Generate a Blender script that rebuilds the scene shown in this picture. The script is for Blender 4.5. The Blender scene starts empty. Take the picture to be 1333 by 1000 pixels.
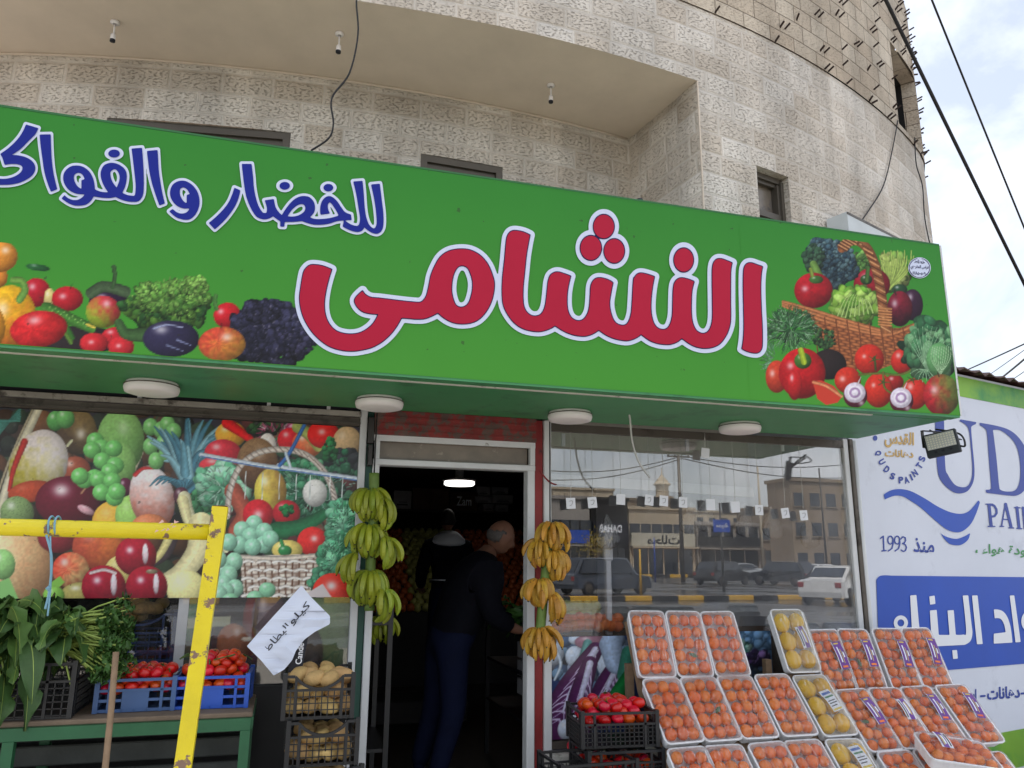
import bpy, bmesh, math, random
import numpy as np
from mathutils import Vector, Matrix, Euler, noise as mnoise

R = math.radians
scene = bpy.context.scene
COL = scene.collection

# ------------------------------------------------------------------ camera
H = 1.6
YAW, PITCH, ROLL = R(16.2), R(12.9), R(0.5)
FPX, PCX, PCY = 1000.0, 666.5, 500.0
fw = np.array([math.sin(YAW)*math.cos(PITCH), math.cos(YAW)*math.cos(PITCH), math.sin(PITCH)])
r0 = np.array([math.cos(YAW), -math.sin(YAW), 0.0])
u0 = np.cross(r0, fw)
rt = r0*math.cos(ROLL) + u0*math.sin(ROLL)
up = np.cross(rt, fw)
CAM = np.array([0.0, 0.0, H])
cam_d = bpy.data.cameras.new("camera")
cam_d.sensor_width = 36.0
cam_d.lens = FPX/1333.0*36.0
cam_d.clip_start = 0.05
cam_d.clip_end = 6000
cam = bpy.data.objects.new("camera", cam_d)
COL.objects.link(cam)
cam.matrix_world = Matrix(((rt[0], up[0], -fw[0], 0), (rt[1], up[1], -fw[1], 0), (rt[2], up[2], -fw[2], H), (0, 0, 0, 1)))
scene.camera = cam

# ------------------------------------------------------------------ light
SUN_EL, SUN_AZ = R(60), R(-28)          # high, behind the building, a little to the left
w = bpy.data.worlds.new("World"); scene.world = w; w.use_nodes = True
nt = w.node_tree; nt.nodes.clear()
o_ = nt.nodes.new("ShaderNodeOutputWorld"); bg = nt.nodes.new("ShaderNodeBackground")
sky = nt.nodes.new("ShaderNodeTexSky"); sky.sky_type = 'NISHITA'; sky.sun_disc = False
sky.sun_elevation = SUN_EL; sky.sun_rotation = SUN_AZ; sky.dust_density = 2.0; sky.air_density = 1.0
tc = nt.nodes.new("ShaderNodeTexCoord")
n1 = nt.nodes.new("ShaderNodeTexNoise"); n1.inputs["Scale"].default_value = 2.6; n1.inputs["Detail"].default_value = 8; n1.inputs["Roughness"].default_value = .55
n1.inputs["Distortion"].default_value = .35
mp = nt.nodes.new("ShaderNodeMapping"); mp.inputs["Scale"].default_value = (1, 1, 1.3); mp.inputs["Location"].default_value = (.35, .1, .4)
cr = nt.nodes.new("ShaderNodeValToRGB"); cr.color_ramp.elements[0].position = .38; cr.color_ramp.elements[1].position = .64
cr.color_ramp.elements[0].color = (.30, .30, .30, 1); cr.color_ramp.elements[1].color = (1, 1, 1, 1)
mx = nt.nodes.new("ShaderNodeMix"); mx.data_type = 'RGBA'
mx.inputs["B"].default_value = (9.8, 10.0, 10.4, 1)
nt.links.new(tc.outputs["Generated"], mp.inputs["Vector"]); nt.links.new(mp.outputs[0], n1.inputs["Vector"])
nt.links.new(n1.outputs["Fac"], cr.inputs[0]); nt.links.new(cr.outputs[0], mx.inputs["Factor"])
nt.links.new(sky.outputs[0], mx.inputs["A"]); nt.links.new(mx.outputs["Result"], bg.inputs[0])
bg.inputs[1].default_value = 0.10
nt.links.new(bg.outputs[0], o_.inputs[0])
sun_d = bpy.data.lights.new("sun", 'SUN'); sun_d.energy = 3.0; sun_d.angle = R(0.5); sun_d.color = (1, .95, .87)
sun = bpy.data.objects.new("sun", sun_d); COL.objects.link(sun)
to_sun = Vector((math.sin(SUN_AZ)*math.cos(SUN_EL), math.cos(SUN_AZ)*math.cos(SUN_EL), math.sin(SUN_EL)))
sun.rotation_euler = to_sun.to_track_quat('Z', 'Y').to_euler()
vs = scene.view_settings
vs.view_transform = 'Standard'; vs.look = 'None'; vs.exposure = 0.84; vs.gamma = 1; vs.use_curve_mapping = False
scene.cycles.max_bounces = 8; scene.cycles.transparent_max_bounces = 24

# ------------------------------------------------------------------ geometry helpers
def ray(px, py):
    return fw + rt*((px-PCX)/FPX) - up*((py-PCY)/FPX)
def at(px, py, Y):
    d = ray(px, py); return CAM + d*(Y/d[1])
def atz(px, py, Z):
    d = ray(px, py); return CAM + d*((Z-H)/d[2])
def atp(px, py, p, n):
    d = ray(px, py); return CAM + d*(np.dot(np.asarray(p)-CAM, n)/np.dot(d, n))
def proj(P):
    V = np.asarray(P) - CAM
    f = V @ fw
    return PCX + FPX*(V @ rt)/f, PCY - FPX*(V @ up)/f

def lin(c):
    c = np.asarray(c, float)/255.0
    return np.where(c <= .04045, c/12.92, ((c+.055)/1.055)**2.4)
def rgb(r, g, b):
    return tuple(float(x) for x in lin((r, g, b)))

class MB:
    """collects shapes and links them as one mesh object"""
    def __init__(s):
        s.v = []; s.f = []; s.m = []; s.uv = None; s.smooth = []
    def add(s, verts, faces, mi=0, smooth=False):
        o = len(s.v)
        s.v.extend([tuple(map(float, p)) for p in verts])
        for f in faces:
            s.f.append(tuple(i+o for i in f)); s.m.append(mi); s.smooth.append(smooth)
        return s
    def box(s, a, b, mi=0, M=None, bev=0.0):
        x0, y0, z0 = a; x1, y1, z1 = b
        if bev > 0:
            e = bev
            P = []
            for z, ins in ((z0, e), (z0+e, 0), (z1-e, 0), (z1, e)):
                for (x, y) in ((x0+ins, y0+e+ins*0), (x0+e+ins*0, y0+ins), (x1-e, y0+ins), (x1-ins, y0+e), (x1-ins, y1-e), (x1-e, y1-ins), (x0+e, y1-ins), (x0+ins, y1-e)):
                    P.append((x, y, z))
            F = [tuple(range(7, -1, -1)), tuple(range(24, 32))]
            for k in range(3):
                for i in range(8):
                    j = (i+1) % 8
                    F.append((k*8+i, k*8+j, k*8+8+j, k*8+8+i))
        else:
            P = [(x0,y0,z0),(x1,y0,z0),(x1,y1,z0),(x0,y1,z0),(x0,y0,z1),(x1,y0,z1),(x1,y1,z1),(x0,y1,z1)]
            F = [(3,2,1,0),(4,5,6,7),(0,1,5,4),(1,2,6,5),(2,3,7,6),(3,0,4,7)]
        if M is not None: P = [M @ Vector(p) for p in P]
        return s.add(P, F, mi)
    def bar(s, p, q, wx, wy=None, mi=0, hint=(0,0,1)):
        """square bar between two points"""
        wy = wy or wx
        p = Vector(p); q = Vector(q); d = (q-p).normalized(); h = Vector(hint)
        if abs(d.dot(h)) > .95: h = Vector((0, 1, 0)) if abs(d.y) < .9 else Vector((1, 0, 0))
        a = d.cross(h).normalized(); b = a.cross(d).normalized()
        P = []
        for c in (p, q):
            for sx, sy in ((-1,-1),(1,-1),(1,1),(-1,1)):
                P.append(c + a*sx*wx/2 + b*sy*wy/2)
        return s.add(P, [(3,2,1,0),(4,5,6,7),(0,1,5,4),(1,2,6,5),(2,3,7,6),(3,0,4,7)], mi)
    def tube(s, pts, rad, n=8, mi=0, caps=True, smooth=True):
        pts = [Vector(p) for p in pts]
        rads = rad if isinstance(rad, (list, tuple)) else [rad]*len(pts)
        P = []; F = []
        prev = None
        for i, p in enumerate(pts):
            d = (pts[min(i+1, len(pts)-1)] - pts[max(i-1, 0)]).normalized()
            if prev is None:
                h = Vector((0,0,1)) if abs(d.z) < .9 else Vector((1,0,0))
                a = d.cross(h).normalized()
            else:
                a = (prev - d*prev.dot(d)).normalized()
            prev = a; b = d.cross(a)
            for k in range(n):
                t = 2*math.pi*k/n
                P.append(p + (a*math.cos(t) + b*math.sin(t))*rads[i])
        for i in range(len(pts)-1):
            for k in range(n):
                j = (k+1) % n
                F.append((i*n+k, i*n+j, i*n+n+j, i*n+n+k))
        s.add(P, F, mi, smooth)
        if caps:
            o = len(s.v) - len(P)
            s.f.append(tuple(o+k for k in range(n-1, -1, -1))); s.m.append(mi); s.smooth.append(False)
            e = o + (len(pts)-1)*n
            s.f.append(tuple(e+k for k in range(n))); s.m.append(mi); s.smooth.append(False)
        return s
    def lathe(s, prof, n=16, mi=0, M=None, smooth=True):
        P = []; F = []
        for (r, z) in prof:
            for k in range(n):
                t = 2*math.pi*k/n
                P.append(Vector((r*math.cos(t), r*math.sin(t), z)))
        for i in range(len(prof)-1):
            for k in range(n):
                j = (k+1) % n
                F.append((i*n+k, i*n+j, i*n+n+j, i*n+n+k))
        if M is not None: P = [M @ p for p in P]
        return s.add(P, F, mi, smooth)
    def prism(s, poly, y0, y1, mi=0, M=None):
        """poly in (x, z), extruded along y"""
        n = len(poly)
        P = [Vector((x, y0, z)) for x, z in poly] + [Vector((x, y1, z)) for x, z in poly]
        if M is not None: P = [M @ p for p in P]
        F = [tuple(range(n)), tuple(range(2*n-1, n-1, -1))]
        for i in range(n):
            j = (i+1) % n
            F.append((i, i+n, j+n, j))
        return s.add(P, F, mi)
    def mesh(s, name, mats):
        me = bpy.data.meshes.new(name)
        me.from_pydata(s.v, [], s.f)
        for m in (mats if isinstance(mats, (list, tuple)) else [mats]): me.materials.append(m)
        me.polygons.foreach_set("material_index", s.m)
        me.polygons.foreach_set("use_smooth", s.smooth)
        if s.uv is not None:
            l = me.uv_layers.new(name="UVMap")
            idx = np.zeros(len(me.loops), int); me.loops.foreach_get("vertex_index", idx)
            l.data.foreach_set("uv", np.asarray(s.uv, float)[idx].ravel())
        me.update()
        return me
    def build(s, name, mats, parent=None, fixn=False):
        me = s.mesh(name, mats)
        if fixn: fix_normals(me)
        return link(name, me, parent)

def fix_normals(me):
    b = bmesh.new(); b.from_mesh(me); bmesh.ops.recalc_face_normals(b, faces=b.faces); b.to_mesh(me); b.free()
def link(name, data, parent=None):
    o = bpy.data.objects.new(name, data); COL.objects.link(o)
    if parent is not None:
        o.parent = parent
        if parent.type == 'EMPTY' or True:
            o.matrix_parent_inverse = Matrix.Identity(4)
    return o
def tag(o, label=None, cat=None, group=None, kind=None):
    if label: o["label"] = label
    if cat: o["category"] = cat
    if group: o["group"] = group
    if kind: o["kind"] = kind
    return o
def thing(name, label, cat, loc=(0,0,0), rz=0.0, group=None):
    o = bpy.data.objects.new(name, None); COL.objects.link(o)
    o.empty_display_size = .1
    o.location = loc; o.rotation_euler = (0, 0, rz)
    return tag(o, label, cat, group)
def kids(o): return [c for c in KIDS.get(o.name, [])]
def copy_tree(o, parent=None):
    c = o.copy(); COL.objects.link(c)
    if parent is not None: c.parent = parent
    for ch in list(o.children): copy_tree(ch, c)
    return c
ORD = ['first','second','third','fourth','fifth','sixth','seventh','eighth','ninth','tenth','eleventh','twelfth']

# ------------------------------------------------------------------ materials
def _n(nt, t, **kw):
    n = nt.nodes.new(t)
    for k, v in kw.items():
        if hasattr(n, k): setattr(n, k, v)
        else: n.inputs[k].default_value = v
    return n
def base_mat(name):
    m = bpy.data.materials.new(name); m.use_nodes = True
    nt = m.node_tree; b = nt.nodes["Principled BSDF"]
    return m, nt, b
def pmat(name, col, rough=.5, metal=0.0, var=.12, vscale=6.0, bump=0.0, bscale=60.0, spec=.5, col2=None, patch=.5, rnd=0.0, coat=0.0, coords="Object", detail=6, soft=.12):
    """principled with noise variation; col2 shows as worn/dirty patches; rnd varies per object"""
    m, nt, b = base_mat(name)
    L = nt.links
    b.inputs["Roughness"].default_value = rough; b.inputs["Metallic"].default_value = metal
    b.inputs["Specular IOR Level"].default_value = spec
    if coat: b.inputs["Coat Weight"].default_value = coat; b.inputs["Coat Roughness"].default_value = .15
    tc = _n(nt, "ShaderNodeTexCoord")
    nz = _n(nt, "ShaderNodeTexNoise", Scale=vscale, Detail=detail, Roughness=.6)
    L.new(tc.outputs[coords], nz.inputs["Vector"])
    mr = _n(nt, "ShaderNodeMapRange"); mr.inputs[3].default_value = 1-var; mr.inputs[4].default_value = 1+var
    mr.inputs[1].default_value = .25; mr.inputs[2].default_value = .75
    L.new(nz.outputs["Fac"], mr.inputs[0])
    src = None
    if col2 is not None:
        n2 = _n(nt, "ShaderNodeTexNoise", Scale=vscale*1.7, Detail=8, Roughness=.65); L.new(tc.outputs[coords], n2.inputs["Vector"])
        rp = _n(nt, "ShaderNodeMapRange"); rp.inputs[1].default_value = patch; rp.inputs[2].default_value = patch+soft
        L.new(n2.outputs["Fac"], rp.inputs[0])
        mc = _n(nt, "ShaderNodeMix", data_type='RGBA'); mc.inputs["A"].default_value = (*col, 1); mc.inputs["B"].default_value = (*col2, 1)
        L.new(rp.outputs[0], mc.inputs["Factor"]); src = mc.outputs["Result"]
    mul = _n(nt, "ShaderNodeMix", data_type='RGBA', blend_type='MULTIPLY'); mul.inputs["Factor"].default_value = 1
    if src is None: mul.inputs["A"].default_value = (*col, 1)
    else: L.new(src, mul.inputs["A"])
    cb = _n(nt, "ShaderNodeCombineColor"); 
    for i in range(3): L.new(mr.outputs[0], cb.inputs[i])
    L.new(cb.outputs[0], mul.inputs["B"])
    out = mul.outputs["Result"]
    if rnd:
        oi = _n(nt, "ShaderNodeObjectInfo"); hs = _n(nt, "ShaderNodeHueSaturation")
        a = _n(nt, "ShaderNodeMapRange"); a.inputs[3].default_value = .5-rnd*.09; a.inputs[4].default_value = .5+rnd*.09
        v = _n(nt, "ShaderNodeMapRange"); v.inputs[3].default_value = 1-rnd; v.inputs[4].default_value = 1+rnd
        m2 = _n(nt, "ShaderNodeMath", operation='MULTIPLY'); m2.inputs[1].default_value = 7.31
        m3 = _n(nt, "ShaderNodeMath", operation='FRACT')
        L.new(oi.outputs["Random"], a.inputs[0]); L.new(oi.outputs["Random"], m2.inputs[0]); L.new(m2.outputs[0], m3.inputs[0]); L.new(m3.outputs[0], v.inputs[0])
        L.new(a.outputs[0], hs.inputs["Hue"]); L.new(v.outputs[0], hs.inputs["Value"]); L.new(out, hs.inputs["Color"]); out = hs.outputs[0]
    L.new(out, b.inputs["Base Color"])
    if bump:
        n3 = _n(nt, "ShaderNodeTexNoise", Scale=bscale, Detail=5, Roughness=.6); L.new(tc.outputs[coords], n3.inputs["Vector"])
        bp = _n(nt, "ShaderNodeBump"); bp.inputs["Strength"].default_value = bump; bp.inputs["Distance"].default_value = .01
        L.new(n3.outputs["Fac"], bp.inputs["Height"]); L.new(bp.outputs[0], b.inputs["Normal"])
    return m
def vcol_mat(name, rough=.45, spec=.4, var=.06, vs_=9.0):
    """printed sheet: the ink comes from the mesh's colour attribute"""
    m, nt, b = base_mat(name); L = nt.links
    at_ = _n(nt, "ShaderNodeVertexColor", layer_name="Col")
    tc = _n(nt, "ShaderNodeTexCoord"); nz = _n(nt, "ShaderNodeTexNoise", Scale=vs_, Detail=6)
    L.new(tc.outputs["Object"], nz.inputs["Vector"])
    mr = _n(nt, "ShaderNodeMapRange"); mr.inputs[3].default_value = 1-var; mr.inputs[4].default_value = 1+var
    L.new(nz.outputs["Fac"], mr.inputs[0])
    hs = _n(nt, "ShaderNodeHueSaturation"); L.new(at_.outputs[0], hs.inputs["Color"]); L.new(mr.outputs[0], hs.inputs["Value"])
    sp = _n(nt, "ShaderNodeTexNoise", Scale=26, Detail=2); L.new(tc.outputs["Object"], sp.inputs["Vector"])
    sr = _n(nt, "ShaderNodeMapRange"); sr.inputs[1].default_value = .735; sr.inputs[2].default_value = .76; sr.inputs[4].default_value = .55; L.new(sp.outputs["Fac"], sr.inputs[0])
    dm = _n(nt, "ShaderNodeMix", data_type='RGBA'); dm.inputs["B"].default_value = (.03, .028, .02, 1); L.new(sr.outputs[0], dm.inputs["Factor"]); L.new(hs.outputs[0], dm.inputs["A"])
    bn = _n(nt, "ShaderNodeTexNoise", Scale=1.6, Detail=2); L.new(tc.outputs["Object"], bn.inputs["Vector"]); bp = _n(nt, "ShaderNodeBump"); bp.inputs["Strength"].default_value = .25; bp.inputs["Distance"].default_value = .05; L.new(bn.outputs["Fac"], bp.inputs["Height"]); L.new(bp.outputs[0], b.inputs["Normal"])
    L.new(dm.outputs["Result"], b.inputs["Base Color"]); b.inputs["Roughness"].default_value = rough; b.inputs["Specular IOR Level"].default_value = spec
    return m
def glass_mat(name, fac=.22, tint=(1,1,1), rough=0.0, bump=0.0, dust=0.0):
    """a pane: looks through, and mirrors the street"""
    m, nt, b = base_mat(name); nt.nodes.remove(b); L = nt.links
    out = nt.nodes["Material Output"]
    t = _n(nt, "ShaderNodeBsdfTransparent"); t.inputs[0].default_value = (*tint, 1)
    g = _n(nt, "ShaderNodeBsdfGlossy"); g.inputs["Roughness"].default_value = rough
    fr = _n(nt, "ShaderNodeLayerWeight"); fr.inputs["Blend"].default_value = .35
    mr = _n(nt, "ShaderNodeMapRange"); mr.inputs[3].default_value = fac; mr.inputs[4].default_value = min(1, fac+.5)
    L.new(fr.outputs["Fresnel"], mr.inputs[0])
    mx = _n(nt, "ShaderNodeMixShader"); L.new(mr.outputs[0], mx.inputs[0]); L.new(t.outputs[0], mx.inputs[1]); L.new(g.outputs[0], mx.inputs[2])
    if bump:
        tc = _n(nt, "ShaderNodeTexCoord"); nz = _n(nt, "ShaderNodeTexNoise", Scale=40, Detail=3)
        mpn = _n(nt, "ShaderNodeMapping"); mpn.inputs["Scale"].default_value = (2.2, .5, 1); L.new(tc.outputs["Object"], mpn.inputs[0]); L.new(mpn.outputs[0], nz.inputs["Vector"])
        bp = _n(nt, "ShaderNodeBump"); bp.inputs["Strength"].default_value = bump; bp.inputs["Distance"].default_value = .02
        L.new(nz.outputs["Fac"], bp.inputs["Height"]); L.new(bp.outputs[0], g.inputs["Normal"]); L.new(bp.outputs[0], fr.inputs["Normal"])
    last = mx.outputs[0]
    if dust:
        tc = _n(nt, "ShaderNodeTexCoord"); df = _n(nt, "ShaderNodeBsdfDiffuse"); df.inputs[0].default_value = (.55, .53, .5, 1)
        mpn = _n(nt, "ShaderNodeMapping"); mpn.inputs["Scale"].default_value = (7, 7, 1.6); L.new(tc.outputs["Object"], mpn.inputs[0]); nz = _n(nt, "ShaderNodeTexNoise", Scale=1.0, Detail=8, Roughness=.65); L.new(mpn.outputs[0], nz.inputs["Vector"])
        r2_ = _n(nt, "ShaderNodeMapRange"); r2_.inputs[1].default_value = .42; r2_.inputs[2].default_value = .72; r2_.inputs[4].default_value = dust; L.new(nz.outputs["Fac"], r2_.inputs[0])
        m2_ = _n(nt, "ShaderNodeMixShader"); L.new(r2_.outputs[0], m2_.inputs[0]); L.new(last, m2_.inputs[1]); L.new(df.outputs[0], m2_.inputs[2]); last = m2_.outputs[0]
    L.new(last, out.inputs[0])
    return m
def emit_mat(name, col, st):
    m, nt, b = base_mat(name)
    b.inputs["Base Color"].default_value = (*col, 1); b.inputs["Emission Color"].default_value = (*col, 1); b.inputs["Emission Strength"].default_value = st
    return m
def stone_mat(name, c1, c2, cm, bw, rh, mortar, pock=1.0, bumpd=.015, margin=.02):
    """rock-faced limestone courses: a drafted margin round a chiselled face (UV in metres)"""
    m, nt, b = base_mat(name); L = nt.links
    uv = _n(nt, "ShaderNodeUVMap")
    wob = _n(nt, "ShaderNodeTexNoise", Scale=3.0, Detail=2); L.new(uv.outputs[0], wob.inputs["Vector"])
    vm = _n(nt, "ShaderNodeVectorMath", operation='MULTIPLY_ADD'); vm.inputs[1].default_value = (.012, .008, 0)
    L.new(wob.outputs["Color"], vm.inputs[0]); L.new(uv.outputs[0], vm.inputs[2])
    def brick(ms, smooth):
        br = _n(nt, "ShaderNodeTexBrick"); br.offset = .43; br.squash = .78; br.squash_frequency = 3
        br.inputs["Scale"].default_value = 1; br.inputs["Brick Width"].default_value = bw; br.inputs["Row Height"].default_value = rh
        br.inputs["Mortar Size"].default_value = ms; br.inputs["Mortar Smooth"].default_value = smooth; br.inputs["Bias"].default_value = -.1
        L.new(vm.outputs[0], br.inputs["Vector"]); return br
    b1 = brick(mortar, .1); b1.inputs["Color1"].default_value = (*c1, 1); b1.inputs["Color2"].default_value = (*c2, 1); b1.inputs["Mortar"].default_value = (*cm, 1)
    b2 = brick(margin, .6)
    big = _n(nt, "ShaderNodeTexNoise", Scale=1.1, Detail=7, Roughness=.6); L.new(uv.outputs[0], big.inputs["Vector"])
    mpn = _n(nt, "ShaderNodeMapping"); mpn.inputs["Rotation"].default_value = (0, 0, R(-32)); mpn.inputs["Scale"].default_value = (40, 84, 1); L.new(uv.outputs[0], mpn.inputs[0])
    ch = _n(nt, "ShaderNodeTexNoise", Scale=1.0, Detail=3, Roughness=.55); L.new(mpn.outputs[0], ch.inputs["Vector"])
    cr = _n(nt, "ShaderNodeMapRange"); cr.inputs[1].default_value = .545; cr.inputs[2].default_value = .66; L.new(ch.outputs["Fac"], cr.inputs[0])
    inv = _n(nt, "ShaderNodeMath", operation='SUBTRACT'); inv.inputs[0].default_value = 1; L.new(b2.outputs["Fac"], inv.inputs[1])
    pk = _n(nt, "ShaderNodeMath", operation='MULTIPLY'); L.new(cr.outputs[0], pk.inputs[0]); L.new(inv.outputs[0], pk.inputs[1])
    # colour
    mr = _n(nt, "ShaderNodeMapRange"); mr.inputs[1].default_value = .3; mr.inputs[2].default_value = .7; mr.inputs[3].default_value = .78; mr.inputs[4].default_value = 1.16; L.new(big.outputs["Fac"], mr.inputs[0])
    hs = _n(nt, "ShaderNodeHueSaturation"); L.new(b1.outputs["Color"], hs.inputs["Color"])
    smp = _n(nt, "ShaderNodeMapping"); smp.inputs["Scale"].default_value = (3.2, .45, 1); L.new(uv.outputs[0], smp.inputs[0]); stn = _n(nt, "ShaderNodeTexNoise", Scale=1.0, Detail=6, Roughness=.6); L.new(smp.outputs[0], stn.inputs["Vector"])
    str_ = _n(nt, "ShaderNodeMapRange"); str_.inputs[1].default_value = .35; str_.inputs[2].default_value = .62; str_.inputs[3].default_value = .80; str_.inputs[4].default_value = 1.05; L.new(stn.outputs["Fac"], str_.inputs[0])
    vm2 = _n(nt, "ShaderNodeMath", operation='MULTIPLY'); L.new(mr.outputs[0], vm2.inputs[0]); L.new(str_.outputs[0], vm2.inputs[1]); L.new(vm2.outputs[0], hs.inputs["Value"])
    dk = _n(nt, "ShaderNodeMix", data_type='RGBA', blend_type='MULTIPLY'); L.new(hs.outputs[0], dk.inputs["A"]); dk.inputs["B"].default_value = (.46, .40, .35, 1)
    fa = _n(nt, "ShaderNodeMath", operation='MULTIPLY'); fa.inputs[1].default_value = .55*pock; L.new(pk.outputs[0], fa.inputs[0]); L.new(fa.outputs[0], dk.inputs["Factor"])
    L.new(dk.outputs["Result"], b.inputs["Base Color"]); b.inputs["Roughness"].default_value = .9; b.inputs["Specular IOR Level"].default_value = .2
    # relief
    h1 = _n(nt, "ShaderNodeMath", operation='MULTIPLY_ADD'); h1.inputs[1].default_value = -1.0*pock; L.new(pk.outputs[0], h1.inputs[0])
    h0 = _n(nt, "ShaderNodeMath", operation='MULTIPLY'); h0.inputs[1].default_value = .5; L.new(inv.outputs[0], h0.inputs[0]); L.new(h0.outputs[0], h1.inputs[2])
    h2 = _n(nt, "ShaderNodeMath", operation='MULTIPLY_ADD'); h2.inputs[1].default_value = -1.1; L.new(b1.outputs["Fac"], h2.inputs[0]); L.new(h1.outputs[0], h2.inputs[2])
    fn = _n(nt, "ShaderNodeTexNoise", Scale=38, Detail=4); L.new(uv.outputs[0], fn.inputs["Vector"])
    h3 = _n(nt, "ShaderNodeMath", operation='MULTIPLY_ADD'); h3.inputs[1].default_value = .7; L.new(fn.outputs["Fac"], h3.inputs[0]); L.new(h2.outputs[0], h3.inputs[2])
    bp = _n(nt, "ShaderNodeBump"); bp.inputs["Strength"].default_value = .9; bp.inputs["Distance"].default_value = bumpd; L.new(h3.outputs[0], bp.inputs["Height"]); L.new(bp.outputs[0], b.inputs["Normal"])
    return m

M = {}
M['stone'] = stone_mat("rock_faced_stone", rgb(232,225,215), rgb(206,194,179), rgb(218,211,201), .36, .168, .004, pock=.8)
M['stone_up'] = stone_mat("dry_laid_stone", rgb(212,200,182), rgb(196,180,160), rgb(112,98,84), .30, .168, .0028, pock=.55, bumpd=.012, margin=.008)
M['plaster'] = pmat("soffit_plaster", rgb(220,206,190), .9, var=.07, vscale=3, bump=.35, bscale=220)
M['green'] = vcol_mat("green_banner_print", .5, .25, .05, 2.5)
M['under'] = pmat("green_soffit_sheet", rgb(64,138,88), .5, var=.12, vscale=2.5, col2=rgb(52,112,74), patch=.56)
M['white_paint'] = pmat("worn_white_paint", rgb(206,208,210), .5, var=.1, vscale=5, col2=rgb(120,112,104), patch=.66, soft=.05, bump=.1)
M['red_paint'] = pmat("worn_red_paint", rgb(132,30,32), .55, var=.25, vscale=7, col2=rgb(60,30,30), patch=.6)
M['darkgreen'] = pmat("dark_green_paint", rgb(24,74,62), .5, var=.15)
M['dark'] = pmat("dark_metal", rgb(48,45,44), .5, var=.2, vscale=5)
M['brownmetal'] = pmat("weathered_aluminium", rgb(92,86,80), .45, metal=.4, var=.2, vscale=4, col2=rgb(58,52,48), patch=.55)
M['glass'] = glass_mat("shop_glass", .15, dust=.06)
M['glass_dim'] = glass_mat("dusty_glass", .05, dust=.06)
M['winglass'] = pmat("dark_window_glass", rgb(30,38,50), .08, var=.2, vscale=2, spec=.9)
M['winframe'] = pmat("bronze_window_frame", rgb(92,86,78), .45, metal=.3, var=.1)
M['yellow'] = pmat("chipped_yellow_paint", rgb(216,198,16), .42, var=.1, vscale=13, col2=rgb(122,96,80), patch=.555, soft=.02, bump=.25, bscale=40, coat=.15)
M['wood'] = pmat("weathered_wood", rgb(140,116,92), .8, var=.3, vscale=14, bump=.3)
M['greenpaint'] = pmat("green_table_paint", rgb(34,92,58), .5, var=.2, vscale=6, col2=rgb(60,66,54), patch=.64)
M['black_plastic'] = pmat("black_crate_plastic", rgb(28,29,32), .45, var=.2)
M['blue_plastic'] = pmat("blue_crate_plastic", rgb(30,80,178), .42, var=.12)
M['blue_dull'] = pmat("faded_blue_plastic", rgb(62,92,138), .5, var=.15)
M['foam'] = pmat("white_foam", rgb(240,243,248), .6, var=.04, bump=.25, bscale=300, spec=.3)
def film_mat():
    m = glass_mat("stretch_film", .05, rough=.10, bump=1.3); nt = m.node_tree; L = nt.links
    mx = next(n for n in nt.nodes if n.type == 'MIX_SHADER'); old = mx.inputs[0].links[0].from_socket
    tc = _n(nt, "ShaderNodeTexCoord"); mpn = _n(nt, "ShaderNodeMapping"); mpn.inputs["Scale"].default_value = (60, 9, 9); mpn.inputs["Rotation"].default_value = (0, 0, R(14)); L.new(tc.outputs["Object"], mpn.inputs[0])
    nz = _n(nt, "ShaderNodeTexNoise", Scale=1.0, Detail=4, Distortion=1.2); L.new(mpn.outputs[0], nz.inputs["Vector"])
    mr = _n(nt, "ShaderNodeMapRange"); mr.inputs[1].default_value = .60; mr.inputs[2].default_value = .72; mr.inputs[4].default_value = .42; L.new(nz.outputs["Fac"], mr.inputs[0])
    ad = _n(nt, "ShaderNodeMath", operation='ADD'); ad.use_clamp = True; L.new(old, ad.inputs[0]); L.new(mr.outputs[0], ad.inputs[1]); L.new(ad.outputs[0], mx.inputs[0]); return m
M['film'] = film_mat()
M['mandarin'] = pmat("mandarin_peel", rgb(234,120,38), .42, var=.12, vscale=12, bump=.35, bscale=160, rnd=.09)
M['lemon'] = pmat("yellow_melon_rind", rgb(222,178,42), .42, var=.12, vscale=14, bump=.35, bscale=120, rnd=.08, col2=rgb(196,150,40), patch=.6)
M['tomato'] = pmat("tomato_skin", rgb(200,46,18), .3, var=.15, vscale=10, rnd=.18, coat=.12)
M['vine'] = pmat("green_vine", rgb(70,98,40), .6, var=.2)
M['potato'] = pmat("potato_skin", rgb(196,162,106), .75, var=.2, vscale=18, bump=.4, bscale=70, rnd=.13, col2=rgb(136,104,66), patch=.62)
M['banana_g'] = pmat("greenish_banana_skin", rgb(132,144,34), .45, var=.18, vscale=16, rnd=.16, col2=rgb(100,122,30), patch=.56)
M['banana_y'] = pmat("ripe_banana_skin", rgb(178,134,44), .45, var=.18, vscale=26, rnd=.14, col2=rgb(92,66,30), patch=.61, soft=.04)
M['banana_tip'] = pmat("banana_tip", rgb(48,40,22), .7)
M['stalk'] = pmat("banana_stalk", rgb(96,122,52), .6, var=.25, vscale=20)
M['leaf'] = pmat("spinach_leaf", rgb(58,88,42), .5, var=.3, vscale=9, bump=.3, bscale=30, spec=.4)
M['leaf_pale'] = pmat("pale_leaf_stem", rgb(150,172,84), .5, var=.25, vscale=12)
M['parsley'] = pmat("parsley_leaf", rgb(58,96,36), .55, var=.3, vscale=14)
M['paper'] = pmat("white_paper", rgb(214,222,240), .7, var=.03, vscale=4)
M['ink'] = pmat("black_ink", rgb(18,20,34), .6)
M['label_white'] = pmat("white_print", rgb(225,228,235), .5, var=.02)
M['purple'] = pmat("purple_label", rgb(98,40,140), .35, var=.2, vscale=30)
M['lamp_white'] = pmat("lamp_plastic", rgb(236,232,232), .45, var=.05)
M['cable'] = pmat("black_cable", rgb(22,22,26), .6)
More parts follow.
